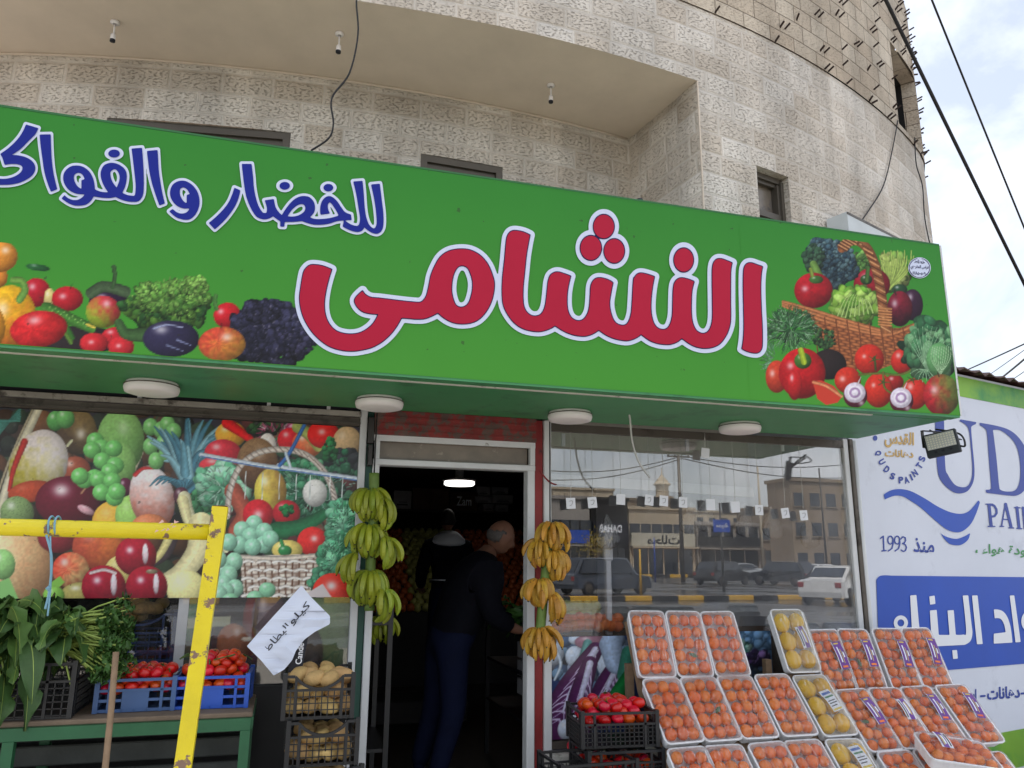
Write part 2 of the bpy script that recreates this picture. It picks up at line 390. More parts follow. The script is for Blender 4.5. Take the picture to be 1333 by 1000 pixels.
M['cable_white'] = pmat("white_cable", rgb(190,190,186), .6)
M['paintwall'] = pmat("white_painted_wall", rgb(208,213,226), .55, var=.05, vscale=1.5, col2=rgb(190,195,208), patch=.6, bump=.08, bscale=30)
M['blue_wall'] = pmat("blue_wall_print", rgb(16,72,176), .45, var=.1, vscale=2)
M['navy_wall'] = pmat("navy_wall_print", rgb(28,58,150), .45, var=.08, vscale=3)
M['green_txt'] = pmat("green_wall_print", rgb(58,140,78), .45, var=.05)
M['gold'] = pmat("gold_wall_print", rgb(196,160,92), .5, var=.1)
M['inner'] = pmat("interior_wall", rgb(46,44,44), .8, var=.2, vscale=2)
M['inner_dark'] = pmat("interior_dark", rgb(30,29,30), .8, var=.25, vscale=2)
M['inner_white'] = pmat("interior_white", rgb(206,202,194), .7, var=.06, vscale=2)
M['carton'] = pmat("cardboard", rgb(74,52,42), .8, var=.15)
M['carton_white'] = pmat("white_carton", rgb(140,140,144), .7, var=.1)
def wb(mb, name, mat, parent=None, fixn=False):
    """build a mesh given in world metres as a part of a thing standing elsewhere"""
    o = mb.build(name, mat, parent, fixn)
    if parent is not None and parent.parent is None: o.location = -parent.location
    return o

# ------------------------------------------------------------------ ground
g = MB(); g.add([(-1500,-1500,0),(1500,-1500,0),(1500,1500,0),(-1500,1500,0)], [(0,1,2,3)])
def asphalt():
    m, nt, b = base_mat("damp_asphalt"); L = nt.links
    tc = _n(nt, "ShaderNodeTexCoord"); a = _n(nt, "ShaderNodeTexNoise", Scale=.22, Detail=6, Roughness=.6); L.new(tc.outputs["Object"], a.inputs["Vector"])
    f = _n(nt, "ShaderNodeTexNoise", Scale=30, Detail=5); L.new(tc.outputs["Object"], f.inputs["Vector"])
    r = _n(nt, "ShaderNodeMapRange"); r.inputs[1].default_value = .45; r.inputs[2].default_value = .6; r.inputs[3].default_value = .12; r.inputs[4].default_value = .75
    L.new(a.outputs["Fac"], r.inputs[0]); L.new(r.outputs[0], b.inputs["Roughness"])
    c = _n(nt, "ShaderNodeValToRGB"); c.color_ramp.elements[0].color = (.030,.029,.028,1); c.color_ramp.elements[1].color = (.10,.095,.09,1)
    mxx = _n(nt, "ShaderNodeMath", operation='MULTIPLY'); L.new(a.outputs["Fac"], mxx.inputs[0]); L.new(f.outputs["Fac"], mxx.inputs[1])
    m2 = _n(nt, "ShaderNodeMath", operation='MULTIPLY'); m2.inputs[1].default_value = 2.2; L.new(mxx.outputs[0], m2.inputs[0]); L.new(m2.outputs[0], c.inputs[0])
    L.new(c.outputs[0], b.inputs["Base Color"])
    bp = _n(nt, "ShaderNodeBump"); bp.inputs["Strength"].default_value = .3; bp.inputs["Distance"].default_value = .01; L.new(f.outputs["Fac"], bp.inputs["Height"]); L.new(bp.outputs[0], b.inputs["Normal"])
    return m
M['asphalt'] = asphalt()
M['paving'] = pmat("concrete_paving", rgb(170,164,154), .8, var=.15, vscale=2, bump=.2)
tag(g.build("ground", M['asphalt']), kind="structure")
p = MB(); p.box((-12,-5.5,0.0),(14,1.19,.06)); tag(p.build("added_bounce_slab", pmat("pale_bounce_concrete", rgb(186,178,166), .8, var=.12, vscale=.6, bump=.15)), kind="structure")  # unseen pale slab added to bounce sunlight up onto soffit and sign underside
p = MB(); p.box((-9,1.2,0.0),(9,4.49,.12)); tag(p.build("pavement", M['paving']), kind="structure")
p = MB(); p.box((-2.4,4.6,.004),(3.9,12.4,.15)); tag(p.build("shop_floor", pmat("dark_tile_floor", rgb(34,32,30), .4, var=.2, vscale=3)), kind="structure")

# ------------------------------------------------------------------ the round stone building
XC, YC, RF = 1.03, 13.99, 9.64               # outer face of the curved front
XB, YB, RB = 0.785, 16.13, 10.88             # back wall of the loggia
ZS, ZP = 5.1, 5.745                          # soffit, line above which the stones are dry-laid
def fcyl(px, py):
    d = ray(px, py); o = CAM[:2]-np.array((XC, YC)); a = d[:2]@d[:2]; b = o@d[:2]; q = o@o-RF*RF
    D = b*b-a*q
    return CAM + d*((-b-math.sqrt(max(D, 0)))/a)
ZT = 7.62
TH_L, TH_R = R(-52), R(31.2)
path = []                                    # outer footprint, left to right
for i in range(84):
    t = TH_L + (TH_R-TH_L)*i/83
    path.append((XC+RF*math.sin(t), YC-RF*math.cos(t)))
r2 = 1.5
cx2, cy2 = XC+(RF-r2)*math.sin(TH_R), YC-(RF-r2)*math.cos(TH_R)
for i in range(1, 15):
    t = TH_R + R(58)*i/14
    path.append((cx2+r2*math.sin(t), cy2-r2*math.cos(t)))
path.append((path[-1][0], 16.0))
path = np.array(path)
S = np.concatenate([[0], np.cumsum(np.hypot(*np.diff(path, axis=0).T))])
def fpt(s):
    return np.array((np.interp(s, S, path[:, 0]), np.interp(s, S, path[:, 1])))
def fnorm(s):
    d = fpt(s+.02)-fpt(s-.02); d /= np.hypot(*d); return np.array((d[1], -d[0]))
def s_of(P):
    return S[np.argmin(np.hypot(path[:, 0]-P[0], path[:, 1]-P[1]))] if False else RF*(math.asin((P[0]-XC)/RF)-TH_L)
def wall_patch(ptf, s0, s1, z0, z1, holes, mat_name, name, parent, ds=.22, reveal=.22, normf=None):
    """a wall along a curve with openings (sa, sb, za, zb) and their reveals, UV in metres"""
    ss = sorted(set([s0, s1] + [round(s0+(s1-s0)*i/max(1, int((s1-s0)/ds)), 4) for i in range(int((s1-s0)/ds)+1)] + [h for q in holes for h in q[:2]]))
    zs = sorted(set([z0, z1] + [h for q in holes for h in q[2:4]]))
    mb = MB(); uv = []
    for i in range(len(ss)-1):
        for k in range(len(zs)-1):
            sm, zm = (ss[i]+ss[i+1])/2, (zs[k]+zs[k+1])/2
            if any(q[0] < sm < q[1] and q[2] < zm < q[3] for q in holes): continue
            a, b = ptf(ss[i]), ptf(ss[i+1])
            mb.add([(*a, zs[k]), (*b, zs[k]), (*b, zs[k+1]), (*a, zs[k+1])], [(0,1,2,3)])
            uv += [(ss[i], zs[k]), (ss[i+1], zs[k]), (ss[i+1], zs[k+1]), (ss[i], zs[k+1])]
    for q in holes:
        sa, sb, za, zb = q[:4]
        A, B = ptf(sa), ptf(sb); na, nb = normf(sa), normf(sb)
        Ai, Bi = A-na*reveal, B-nb*reveal
        for quad, u in (([(*A,za),(*A,zb),(*Ai,zb),(*Ai,za)], [(sa,za),(sa,zb),(sa-reveal,zb),(sa-reveal,za)]),
                        ([(*B,zb),(*B,za),(*Bi,za),(*Bi,zb)], [(sb,zb),(sb,za),(sb+reveal,za),(sb+reveal,zb)]),
                        ([(*A,zb),(*B,zb),(*Bi,zb),(*Ai,zb)], [(sa,zb),(sb,zb),(sb,zb+reveal),(sa,zb+reveal)]),
                        ([(*B,za),(*A,za),(*Ai,za),(*Bi,za)], [(sb,za),(sa,za),(sa,za-reveal),(sb,za-reveal)])):
            mb.add(quad, [(0,1,2,3)]); uv += u
    mb.uv = uv
    return wb(mb, name, M[mat_name], parent)
bld = thing("stone_building", "round-fronted building of pale rock-faced limestone rising behind the green shop sign", "building", (0, 9, 0))
s_c = s_of((2.728, 4.5))                     # the loggia's right corner
s_l = s_of((-5.6, 0)); s_e = S[-1]
w1 = (s_of((3.268,0)), s_of((3.615,0)), 3.78, 4.556)
w2 = (s_of(fcyl(1157,60)), s_of((6.00,0))+.30, 5.80, 6.72)
wall_patch(fpt, s_c, s_e, 3.0, ZP, [w1], 'stone', "stone_wall", bld, normf=fnorm, reveal=.16)
wall_patch(fpt, s_l, s_c, ZS, ZP, [], 'stone', "stone_band", bld, normf=fnorm)
wall_patch(lambda s: fpt(s)+fnorm(s)*.012, s_l, s_e, ZP, ZT, [w2], 'stone_up', "upper_stone_wall", bld, normf=fnorm, reveal=.14)
# underside lip and roof of the upper wall
mb = MB(); n = 60
a = [fpt(s_l+(s_e-s_l)*i/n) for i in range(n+1)]
mb.add([(*p, ZT) for p in a]+[(-5.6, 16, ZT)], [tuple(range(n+2))]); wb(mb, "roof", M['plaster'], bld)
mb = MB(); mb.box((-5.6,12.45,.13),(8.2,16,ZT-.004)); wb(mb, "rear_block", M['plaster'], bld)
# loggia: soffit, back wall, return wall, floor
def bpt(s):
    t = s/RB; return np.array((XB+RB*math.sin(t), YB-RB*math.cos(t)))
def bnorm(s):
    t = s/RB; return np.array((math.sin(t), -math.cos(t)))
sb = lambda x: RB*math.asin((x-XB)/RB)
wins = [(sb(.794), sb(1.44), 3.6, 4.585), (sb(-1.40), sb(-.153), 3.6, 4.615)]
wall_patch(bpt, sb(-5.4), sb(2.588), 3.2, ZS, wins, 'stone', "loggia_back_wall", bld, normf=bnorm, reveal=.10)
mb = MB(); nn = 30; P = []
for i in range(nn+1):
    s = s_l+(s_c-s_l)*i/nn; P.append((*fpt(s), ZS))
for i in range(nn+1):
    s = sb(-5.4)+(sb(2.588)-sb(-5.4))*i/nn; P.append((*bpt(s), ZS))
mb.add(P, [(i+1, i, nn+1+i, nn+2+i) for i in range(nn)]); wb(mb, "loggia_soffit", M['plaster'], bld)
def straight(p, q, z0, z1, name, mat):
    L_ = math.hypot(q[0]-p[0], q[1]-p[1])
    m_ = MB(); m_.add([(*p,z0),(*q,z0),(*q,z1),(*p,z1)], [(0,1,2,3)]); m_.uv = [(5.1,z0),(5.1+L_,z0),(5.1+L_,z1),(5.1,z1)]
    return wb(m_, name, M[mat], bld)
straight(bpt(sb(2.588)), fpt(s_c), 3.0, ZS, "loggia_return_wall", 'stone')
straight(fpt(s_l), bpt(sb(-5.4)), 3.0, ZT, "loggia_end_wall", 'stone')
mb = MB(); mb.box((-5.5,4.62,3.02),(2.7,6.4,3.2)); wb(mb, "loggia_floor", M['plaster'], bld)
# thin cove line between soffit and back wall
mb = MB(); mb.tube([(*(bpt(sb(-5.2)+(sb(2.57)-sb(-5.2))*i/30)+bnorm(0)*.004), ZS-.008) for i in range(31)], .010, 6); wb(mb, "soffit_bead", M['plaster'], bld)
mb = MB(); mb.bar((*fpt(s_c),3.3),(*fpt(s_c),ZS-.003),.010,.010); wb(mb, "corner_bead", M['plaster'], bld)
# windows
def window(name, ptf, nf, q, depth, split=None, frame=.05, glass='winglass'):
    sa, sb_, za, zb = q
    A, B = ptf(sa)-nf(sa)*depth, ptf(sb_)-nf(sb_)*depth
    d = (B-A)/np.hypot(*(B-A)); nrm = np.array((d[1], -d[0]))
    f = MB()
    def v(s, z, o=0.0): 
        p = A+d*s+nrm*o; return (p[0], p[1], z)
    Lw = float(np.hypot(*(B-A)))
    for ins, o, wd in ((0, .02, frame), (frame, 0.0, frame*.8)):
        a0, a1, z0, z1 = ins, Lw-ins, za+ins, zb-ins
        f.bar(v(a0, z1-wd/2, o), v(a1, z1-wd/2, o), wd, .06); f.bar(v(a0, z0+wd/2, o), v(a1, z0+wd/2, o), wd, .06)
        f.bar(v(a0+wd/2, z0+wd, o), v(a0+wd/2, z1-wd, o), .06, wd, hint=(d[0], d[1], 0)); f.bar(v(a1-wd/2, z0+wd, o), v(a1-wd/2, z1-wd, o), .06, wd, hint=(d[0], d[1], 0))
    if split: f.bar(v(frame, split, .01), v(Lw-frame, split, .01), .045, .05)
    fo = wb(f, name, M['winframe'], bld)
    g_ = MB(); g_.add([v(0, za, -.03), v(Lw, za, -.03), v(Lw, zb, -.03), v(0, zb, -.03)], [(0,1,2,3)])
    g_.build("pane", M[glass], fo)
    return fo
window("window", bpt, bnorm, wins[0], .05)
window("window", bpt, bnorm, wins[1], .05)
M['winglass_p'] = pmat("faded_window_glass", rgb(128,118,106), .25, var=.5, vscale=2.2, col2=rgb(44,60,84), patch=.5, spec=.8)
window("window", fpt, fnorm, w1, .10, split=4.22, frame=.03, glass='winglass_p')
# the raw opening in the upper wall: a dark room behind it, stone jamb blocks and a beam
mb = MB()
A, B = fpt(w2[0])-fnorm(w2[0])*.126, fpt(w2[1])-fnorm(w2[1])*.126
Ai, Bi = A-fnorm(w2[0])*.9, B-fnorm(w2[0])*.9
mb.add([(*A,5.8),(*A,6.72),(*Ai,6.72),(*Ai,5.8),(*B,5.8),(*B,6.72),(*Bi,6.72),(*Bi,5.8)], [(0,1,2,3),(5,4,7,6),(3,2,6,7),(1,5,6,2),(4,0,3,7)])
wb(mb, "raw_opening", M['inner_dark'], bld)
# small iron ties sticking out of the joints of the dry-laid courses
rnd = random.Random(5)
tie = MB(); tie.box((-.0050,-.050,-.008),(.0050,.01,.008)); tie_me = tie.mesh("wall_tie", pmat("rusty_iron_tie", rgb(48,34,28), .8, var=.3))
spots = []
for k in range(11):
    z = ZP+.168*k+.006
    s = s_of((1.6, 0)) + rnd.random()*.3
    while s < S[-2]+.2:
        for j in range(rnd.choice((1, 2, 2))):
            ss_ = s+j*.055
            if not (w2[0]-.04 < ss_ < w2[1]+.04 and 5.78 < z < 6.75) and z < ZT-.05: spots.append((ss_, z, rnd.uniform(-.45, .45)))
        s += rnd.uniform(.34, .70) if s < s_of((5.4, 0)) else rnd.uniform(.2, .42)
rnd.shuffle(spots)
rest = MB()
for i, (s, z, a) in enumerate(spots):
    p, nrm = fpt(s)+fnorm(s)*.014, fnorm(s)
    if i < 98:
        o = link("wall_tie", tie_me, bld); o.location = Vector((p[0], p[1], z))-bld.location
        o.rotation_euler = (R(-22)+a*.6, 0, math.atan2(nrm[1], nrm[0])+math.pi/2+a)
    else:
        q = p+nrm*.055; rest.bar((*p, z), (*q, z+.022), .009, .014)
if rest.v: tag(wb(rest, "wall_ties", tie_me.materials[0], bld), kind="stuff")
# ground floor block round the shop (outside shell) and its inside
mb = MB()
mb.box((-5.55,4.55,.13),(-2.45,12.4,3.0)); mb.box((-2.45,4.62,2.75),(3.95,12.4,3.0))
wb(mb, "ground_floor_block", M['plaster'], bld)
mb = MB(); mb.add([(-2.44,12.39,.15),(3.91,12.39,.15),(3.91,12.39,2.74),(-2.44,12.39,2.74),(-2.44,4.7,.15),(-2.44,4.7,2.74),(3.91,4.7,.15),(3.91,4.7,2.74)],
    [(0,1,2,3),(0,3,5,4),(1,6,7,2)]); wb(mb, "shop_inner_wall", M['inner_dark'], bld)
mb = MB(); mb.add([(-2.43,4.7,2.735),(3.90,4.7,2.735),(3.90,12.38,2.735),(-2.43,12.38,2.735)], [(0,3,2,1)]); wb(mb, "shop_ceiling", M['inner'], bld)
# bare lamp holders under the loggia
for i, (px, py) in enumerate(((150,28),(442,43),(717,110))):
    P = atz(px, py, ZS)
    t = thing("lamp_holder", ["bare white lamp holder on the soffit, the one farthest from the corner", "bare white lamp holder on the soffit beside the long black wire", "bare white lamp holder on the soffit nearest the stone corner"][i], "lamp holder", (P[0], P[1], ZS-.002), group="bare lamp holders under the balcony")
    m_ = MB(); m_.lathe([(0,0),(.028,0),(.03,-.012),(.012,-.02)], 12); m_.tube([(0,0,-.015),(.002,0,-.10)], .006, 6); m_.build("rose", M['lamp_white'], t)
    m_ = MB(); m_.lathe([(.010,-.095),(.016,-.10),(.017,-.145),(.013,-.15),(0,-.15)], 12, mi=0); m_.build("socket", M['lamp_white'], t)
    m_ = MB(); m_.lathe([(.0175,-.138),(.0175,-.152),(0,-.153)], 12); m_.build("socket_rim", M['ink'], t)
# hanging wires on the building
def cable(name, pts, rad, label, mat='cable', cat="cable", group=None, n=6):
    m_ = MB(); m_.tube(pts, rad, n); return tag(m_.build(name, M[mat]), label, cat, group)
def smooth_pts(pts, k=6):
    pts = [Vector(p) for p in pts]; out = []
    for i in range(len(pts)-1):
        p0, p1, p2, p3 = pts[max(i-1,0)], pts[i], pts[i+1], pts[min(i+2, len(pts)-1)]
        for j in range(k):
            t = j/k; out.append(.5*((2*p1)+(p2-p0)*t+(2*p0-5*p1+4*p2-p3)*t*t+(3*p1-p0-3*p2+p3)*t**3))
    out.append(pts[-1]); return out
def on_front(px, py, off=.02):
    P = fcyl(px, py); nrm = np.array((P[0]-XC, P[1]-YC)); nrm /= np.hypot(*nrm); return (P[0]+nrm[0]*off, P[1]+nrm[1]*off, P[2])
cable("hanging_wire", smooth_pts([at(468,-30,4.36), at(464,2,4.36), at(466,45,4.36), at(455,95,4.36), at(432,128,4.36), at(434,160,4.36), at(428,180,4.36), at(405,196,4.36)]), .006, "thin black wire hanging in front of the balcony down to the sign top")
cable("wall_wire", smooth_pts([on_front(1166,158), on_front(1158,200), on_front(1147,243), on_front(1128,275), on_front(1110,300)]), .006, "thin dark wire curving down the stone wall to the grey box")
cable("wall_wire", smooth_pts([on_front(1188,180), on_front(1190,215), on_front(1198,243), on_front(1201,285), on_front(1209,325)]), .006, "wavy dark wire on the stone wall near the building's right edge")
# ------------------------------------------------------------------ flat print: outlines as distance fields, pictures as painted colour grids
def outline(spec, T):
    """closed outline: list of (x, y) or (x, y, 1) for a corner -> dense points, in photo units through T=(ox, oy, scale)"""
    P = [((q[0]/T[2]+T[0]), (q[1]/T[2]+T[1]), len(q) > 2) for q in spec]
    n = len(P); out = []
    for i in range(n):
        p1, p2 = P[i], P[(i+1) % n]; p0, p3 = P[i-1], P[(i+2) % n]
        a = p1 if p1[2] else p0; b = p2 if p2[2] else p3
        if p1[2] and p2[2]: out.append(p1[:2]); continue
        m1 = (0, 0) if False else ((p2[0]-a[0])*.5, (p2[1]-a[1])*.5); m2 = ((b[0]-p1[0])*.5, (b[1]-p1[1])*.5)
        if p1[2]: m1 = (p2[0]-p1[0]-.5*m2[0]*1.0, p2[1]-p1[1]-.5*m2[1]); m1 = (m1[0], m1[1])
        if p2[2]: m2 = (p2[0]-p1[0]-.5*m1[0]*1.0, p2[1]-p1[1]-.5*m1[1])
        for j in range(7):
            t = j/7; h00 = 2*t**3-3*t*t+1; h10 = t**3-2*t*t+t; h01 = -2*t**3+3*t*t; h11 = t**3-t*t
            out.append((h00*p1[0]+h10*m1[0]+h01*p2[0]+h11*m2[0], h00*p1[1]+h10*m1[1]+h01*p2[1]+h11*m2[1]))
    return np.array(out)
def sdf(P, X, Y):
    d = np.full(X.shape, 1e9); ins = np.zeros(X.shape, bool)
    Q = np.roll(P, -1, 0)
    for (ax, ay), (bx, by) in zip(P, Q):
        ex, ey = bx-ax, by-ay; l = ex*ex+ey*ey
        if l < 1e-12: continue
        wx, wy = X-ax, Y-ay
        t = np.clip((wx*ex+wy*ey)/l, 0, 1)
        d = np.minimum(d, (wx-ex*t)**2+(wy-ey*t)**2)
        c = (ay > Y) != (by > Y)
        if ey != 0: ins ^= c & (X < ex*(Y-ay)/ey+ax)
    d = np.sqrt(d); return np.where(ins, -d, d)
def ell_sdf(cx, cy, rx, ry, X, Y):
    k = np.hypot((X-cx)/rx, (Y-cy)/ry); return (k-1)*min(rx, ry)
def seg_sdf(pts, r, X, Y):
    d = np.full(X.shape, 1e9)
    for (ax, ay), (bx, by) in zip(pts[:-1], pts[1:]):
        ex, ey = bx-ax, by-ay; l = ex*ex+ey*ey+1e-12
        t = np.clip(((X-ax)*ex+(Y-ay)*ey)/l, 0, 1)
        d = np.minimum(d, np.hypot(X-ax-ex*t, Y-ay-ey*t))
    return d-r
def iso_mesh(xs, ys, F, level, mapf, name, mat, parent=None, world=True):
    """flat mesh of the region F < level; mapf takes arrays of (x, y) to world points"""
    G = level-F; ins = G > 0
    ny, nx = F.shape; V = []; FA = []
    full = ins[:-1,:-1] & ins[:-1,1:] & ins[1:,:-1] & ins[1:,1:]
    anyi = ins[:-1,:-1] | ins[:-1,1:] | ins[1:,:-1] | ins[1:,1:]
    mixed = anyi & ~full
    for i in range(ny-1):
        row = full[i]; j = 0
        idx = np.flatnonzero(np.diff(np.concatenate([[0], row.astype(int), [0]])))
        for a, b in zip(idx[::2], idx[1::2]):
            while a < b:
                e = min(b, a+12); o = len(V)
                V += [(xs[a], ys[i]), (xs[e], ys[i]), (xs[e], ys[i+1]), (xs[a], ys[i+1])]; FA.append((o, o+1, o+2, o+3)); a = e
    for i, j in zip(*np.nonzero(mixed)):
        c = [(i, j), (i, j+1), (i+1, j+1), (i+1, j)]; poly = []
        for k in range(4):
            a, b = c[k], c[(k+1) % 4]; ga, gb = G[a], G[b]
            if ga > 0: poly.append((xs[a[1]], ys[a[0]]))
            if (ga > 0) != (gb > 0):
                t = ga/(ga-gb); poly.append((xs[a[1]]+(xs[b[1]]-xs[a[1]])*t, ys[a[0]]+(ys[b[0]]-ys[a[0]])*t))
        if len(poly) >= 3:
            o = len(V); V += poly; FA.append(tuple(range(o, o+len(poly))))
    if not V: return None
    V = np.array(V); W = mapf(V[:, 0], V[:, 1])
    mb = MB(); mb.add(W, FA)
    return wb(mb, name, mat, parent) if world else mb
def map_Y(Y):
    def f(x, y):
        d = fw[None]+rt[None]*((x-PCX)/FPX)[:, None]-up[None]*((y-PCY)/FPX)[:, None]
        return CAM[None]+d*(Y/d[:, 1])[:, None]
    return f
def map_P(p, n):
    def f(x, y):
        d = fw[None]+rt[None]*((x-PCX)/FPX)[:, None]-up[None]*((y-PCY)/FPX)[:, None]
        return CAM[None]+d*(np.dot(np.asarray(p)-CAM, n)/(d @ n))[:, None]
    return f
def grid(x0, y0, x1, y1, st):
    xs = np.arange(x0, x1+st, st); ys = np.arange(y0, y1+st, st); return xs, ys, *np.meshgrid(xs, ys)

class Art:
    """a printed picture: colours (sRGB 0-255) painted on the vertices of a flat grid of the wall's plane"""
    def __init__(s, X, Y, bgc, seed=1):
        s.X, s.Y = X, Y; s.C = np.empty(X.shape+(3,)); s.C[:] = bgc if not callable(bgc) else bgc(X, Y); s.rg = np.random.RandomState(seed)
    def win(s, x0, y0, x1, y1):
        m = (s.X > x0) & (s.X < x1) & (s.Y > y0) & (s.Y < y1)
        if not m.any(): return None
        r = np.flatnonzero(m.any(1)); c = np.flatnonzero(m.any(0)); return slice(r[0], r[-1]+1), slice(c[0], c[-1]+1)
    def noise(s, X, Y, sc, seed=0):
        g = np.random.RandomState(seed+7).rand(64, 64); u = X/sc; v = Y/sc; i = np.floor(u).astype(int); j = np.floor(v).astype(int)
        a = u-i; b = v-j; a = a*a*(3-2*a); b = b*b*(3-2*b)
        f = lambda p, q: g[p % 64, q % 64]
        return (f(i,j)*(1-a)+f(i+1,j)*a)*(1-b)+(f(i,j+1)*(1-a)+f(i+1,j+1)*a)*b
    def put(s, w, m, col):
        m = np.clip(m, 0, 1)[..., None]; s.C[w] = s.C[w]*(1-m)+np.clip(col, 0, 255)*m
    def ball(s, cx, cy, rx, ry, col, ang=0, col2=None, cdir=(0, 1), hi=.6, dark=.55, speck=0, soft=.8, hl=(-.35, -.45), hs=.16, stripes=0):
        q = max(rx, ry)*1.1+2; w = s.win(cx-q, cy-q, cx+q, cy+q)
        if w is None: return
        X, Y = s.X[w]-cx, s.Y[w]-cy; a = math.radians(ang)
        u = (X*math.cos(a)+Y*math.sin(a))/rx; v = (-X*math.sin(a)+Y*math.cos(a))/ry
        k = np.hypot(u, v); m = np.clip((1-k)*min(rx, ry)/soft+.5, 0, 1)
        z = np.sqrt(np.clip(1-k*k, 0, 1)); ux, uy = X/max(rx, ry), Y/max(rx, ry)
        l = dark+(1-dark)*np.clip(.25-.45*ux-.55*uy+.75*z, 0, 1.15)
        c = np.array(col, float)[None, None]*np.ones(X.shape+(1,))
        if col2 is not None:
            t = np.clip(.5+.75*(u*cdir[0]+v*cdir[1])+.5*(s.noise(s.X[w], s.Y[w], 5, 3)-.5), 0, 1)[..., None]; c = c*(1-t)+np.array(col2, float)*t
        if stripes: c = c*(1+.07*np.sin(np.arctan2(v, u+.2)*stripes+3*s.noise(s.X[w], s.Y[w], 4, 5)))[..., None]
        c = c*(l*(.93+.14*s.noise(s.X[w], s.Y[w], 2.2, 9)))[..., None]
        if speck: c = c*(1-speck*(s.noise(s.X[w], s.Y[w], 1.3, 4) > .74))[..., None]
        h = np.exp(-((u-hl[0])**2+(v-hl[1])**2)/(2*hs*hs))*hi; c = c+(np.array((250, 248, 250))-c)*np.clip(h, 0, 1)[..., None]
        s.put(w, m, c)
    def stroke(s, pts, wd, col, wd2=None, shade=.35, tip=None, soft=.8, k=6):
        P = [(p.x, p.y) for p in smooth_pts([(a, b, 0) for a, b in pts], k)] if len(pts) > 2 else pts
        xs = [p[0] for p in P]; ys = [p[1] for p in P]; q = wd+2; w = s.win(min(xs)-q, min(ys)-q, max(xs)+q, max(ys)+q)
        if w is None: return
        X, Y = s.X[w], s.Y[w]; best = np.full(X.shape, 1e9); side = np.zeros(X.shape); par = np.zeros(X.shape); n = len(P)-1
        wd2 = wd if wd2 is None else wd2
        for i in range(n):
            (ax, ay), (bx, by) = P[i], P[i+1]; ex, ey = bx-ax, by-ay; l = ex*ex+ey*ey+1e-9
            t = np.clip(((X-ax)*ex+(Y-ay)*ey)/l, 0, 1); dx, dy = X-ax-ex*t, Y-ay-ey*t; d = np.hypot(dx, dy)
            b = d < best; best = np.where(b, d, best); side = np.where(b, (dx*ey-dy*ex)/math.sqrt(l), side); par = np.where(b, (i+t)/n, par)
        r = (wd+(wd2-wd)*par)/2; m = np.clip((r-best)/soft+.5, 0, 1)
        sh = 1-shade*np.clip(np.abs(side)/np.maximum(r, .1), 0, 1)**2+.12*np.where(side < 0, 1, -1)*shade
        c = np.array(col, float)*(sh*(.92+.16*s.noise(X, Y, 2.5, 2)))[..., None]
        s.put(w, m, c)
    def poly(s, pts, fn, soft=.8):
        P = np.array(pts, float); w = s.win(P[:,0].min()-2, P[:,1].min()-2, P[:,0].max()+2, P[:,1].max()+2)
        if w is None: return
        d = sdf(P, s.X[w], s.Y[w]); c = fn(s.X[w], s.Y[w]) if callable(fn) else np.array(fn, float)*np.ones(d.shape+(1,)); s.put(w, .5-d/soft, c)
    def clump(s, cx, cy, rx, ry, cols, n, sz, ang=0, elong=1.0, edge=1.0, lo=.35):
        n = int(n*1.9); sz *= .68
        """leafy mass: many small light and dark frills inside a ragged oval, darker low down"""
        a = math.radians(ang)
        for i in range(n):
            t = s.rg.rand()*2*math.pi; k = math.sqrt(s.rg.rand())*edge*(1+.10*math.sin(5*t+cx)); u, v = k*math.cos(t), k*math.sin(t)
            x = cx+u*rx*math.cos(a)-v*ry*math.sin(a); y = cy+u*rx*math.sin(a)+v*ry*math.cos(a)
            f = i/n; c = np.array(cols[s.rg.randint(len(cols))], float)*(lo+(1-lo)*f)*(1.0-.22*v)
            r = sz*(.6+.8*s.rg.rand()); s.ball(x, y, r*elong, r, c, ang=s.rg.rand()*180, hi=.12*f, dark=.5)
    def frill(s, cx, cy, rx, ry, cols, n, ln, wd, spread=(0, 360), lo=.4):
        for i in range(n):
            t = math.radians(s.rg.uniform(*spread)); k = math.sqrt(s.rg.rand()); x, y = cx+k*rx*math.cos(t), cy+k*ry*math.sin(t)
            t2 = t+s.rg.uniform(-.5, .5); c = np.array(cols[s.rg.randint(len(cols))], float)*(lo+(1-lo)*i/n)
            s.stroke([(x, y), (x+ln*math.cos(t2), y+ln*math.sin(t2))], wd, c, wd*.3, .1, soft=.7)
    def weave(s, pts, a, b, sx, sy, ang=0.0):
        def fn(X, Y):
            t = math.radians(ang); u = X*math.cos(t)+Y*math.sin(t); v = -X*math.sin(t)+Y*math.cos(t)
            row = np.floor(v/sy); ph = u/sx+.5*(row % 2); k = np.abs(np.sin(math.pi*ph))**.7; q = np.abs(np.sin(math.pi*v/sy))**.6
            l = (.28+.72*k*q)*(.85+.3*s.noise(X, Y, 4, 11)); return (np.array(b, float)+(np.array(a, float)-np.array(b, float))*l[..., None])
        s.poly(pts, fn)
    def build(s, name, pts, mat, parent):
        ny, nx = s.X.shape; V = pts.reshape(-1, 3)
        me = bpy.data.meshes.new(name); n = ny*nx
        i = np.arange(n).reshape(ny, nx); F = np.stack([i[:-1,:-1], i[:-1,1:], i[1:,1:], i[1:,:-1]], -1).reshape(-1, 4)
        off = -np.array(parent.location) if parent is not None else 0
        me.from_pydata((V+off).tolist(), [], F.tolist()); me.materials.append(mat)
        at_ = me.color_attributes.new("Col", 'FLOAT_COLOR', 'POINT')
        c = np.ones((n, 4)); c[:, :3] = lin(np.clip(s.C.reshape(-1, 3), 0, 255)); at_.data.foreach_set("color", c.ravel())
        return link(name, me, parent)
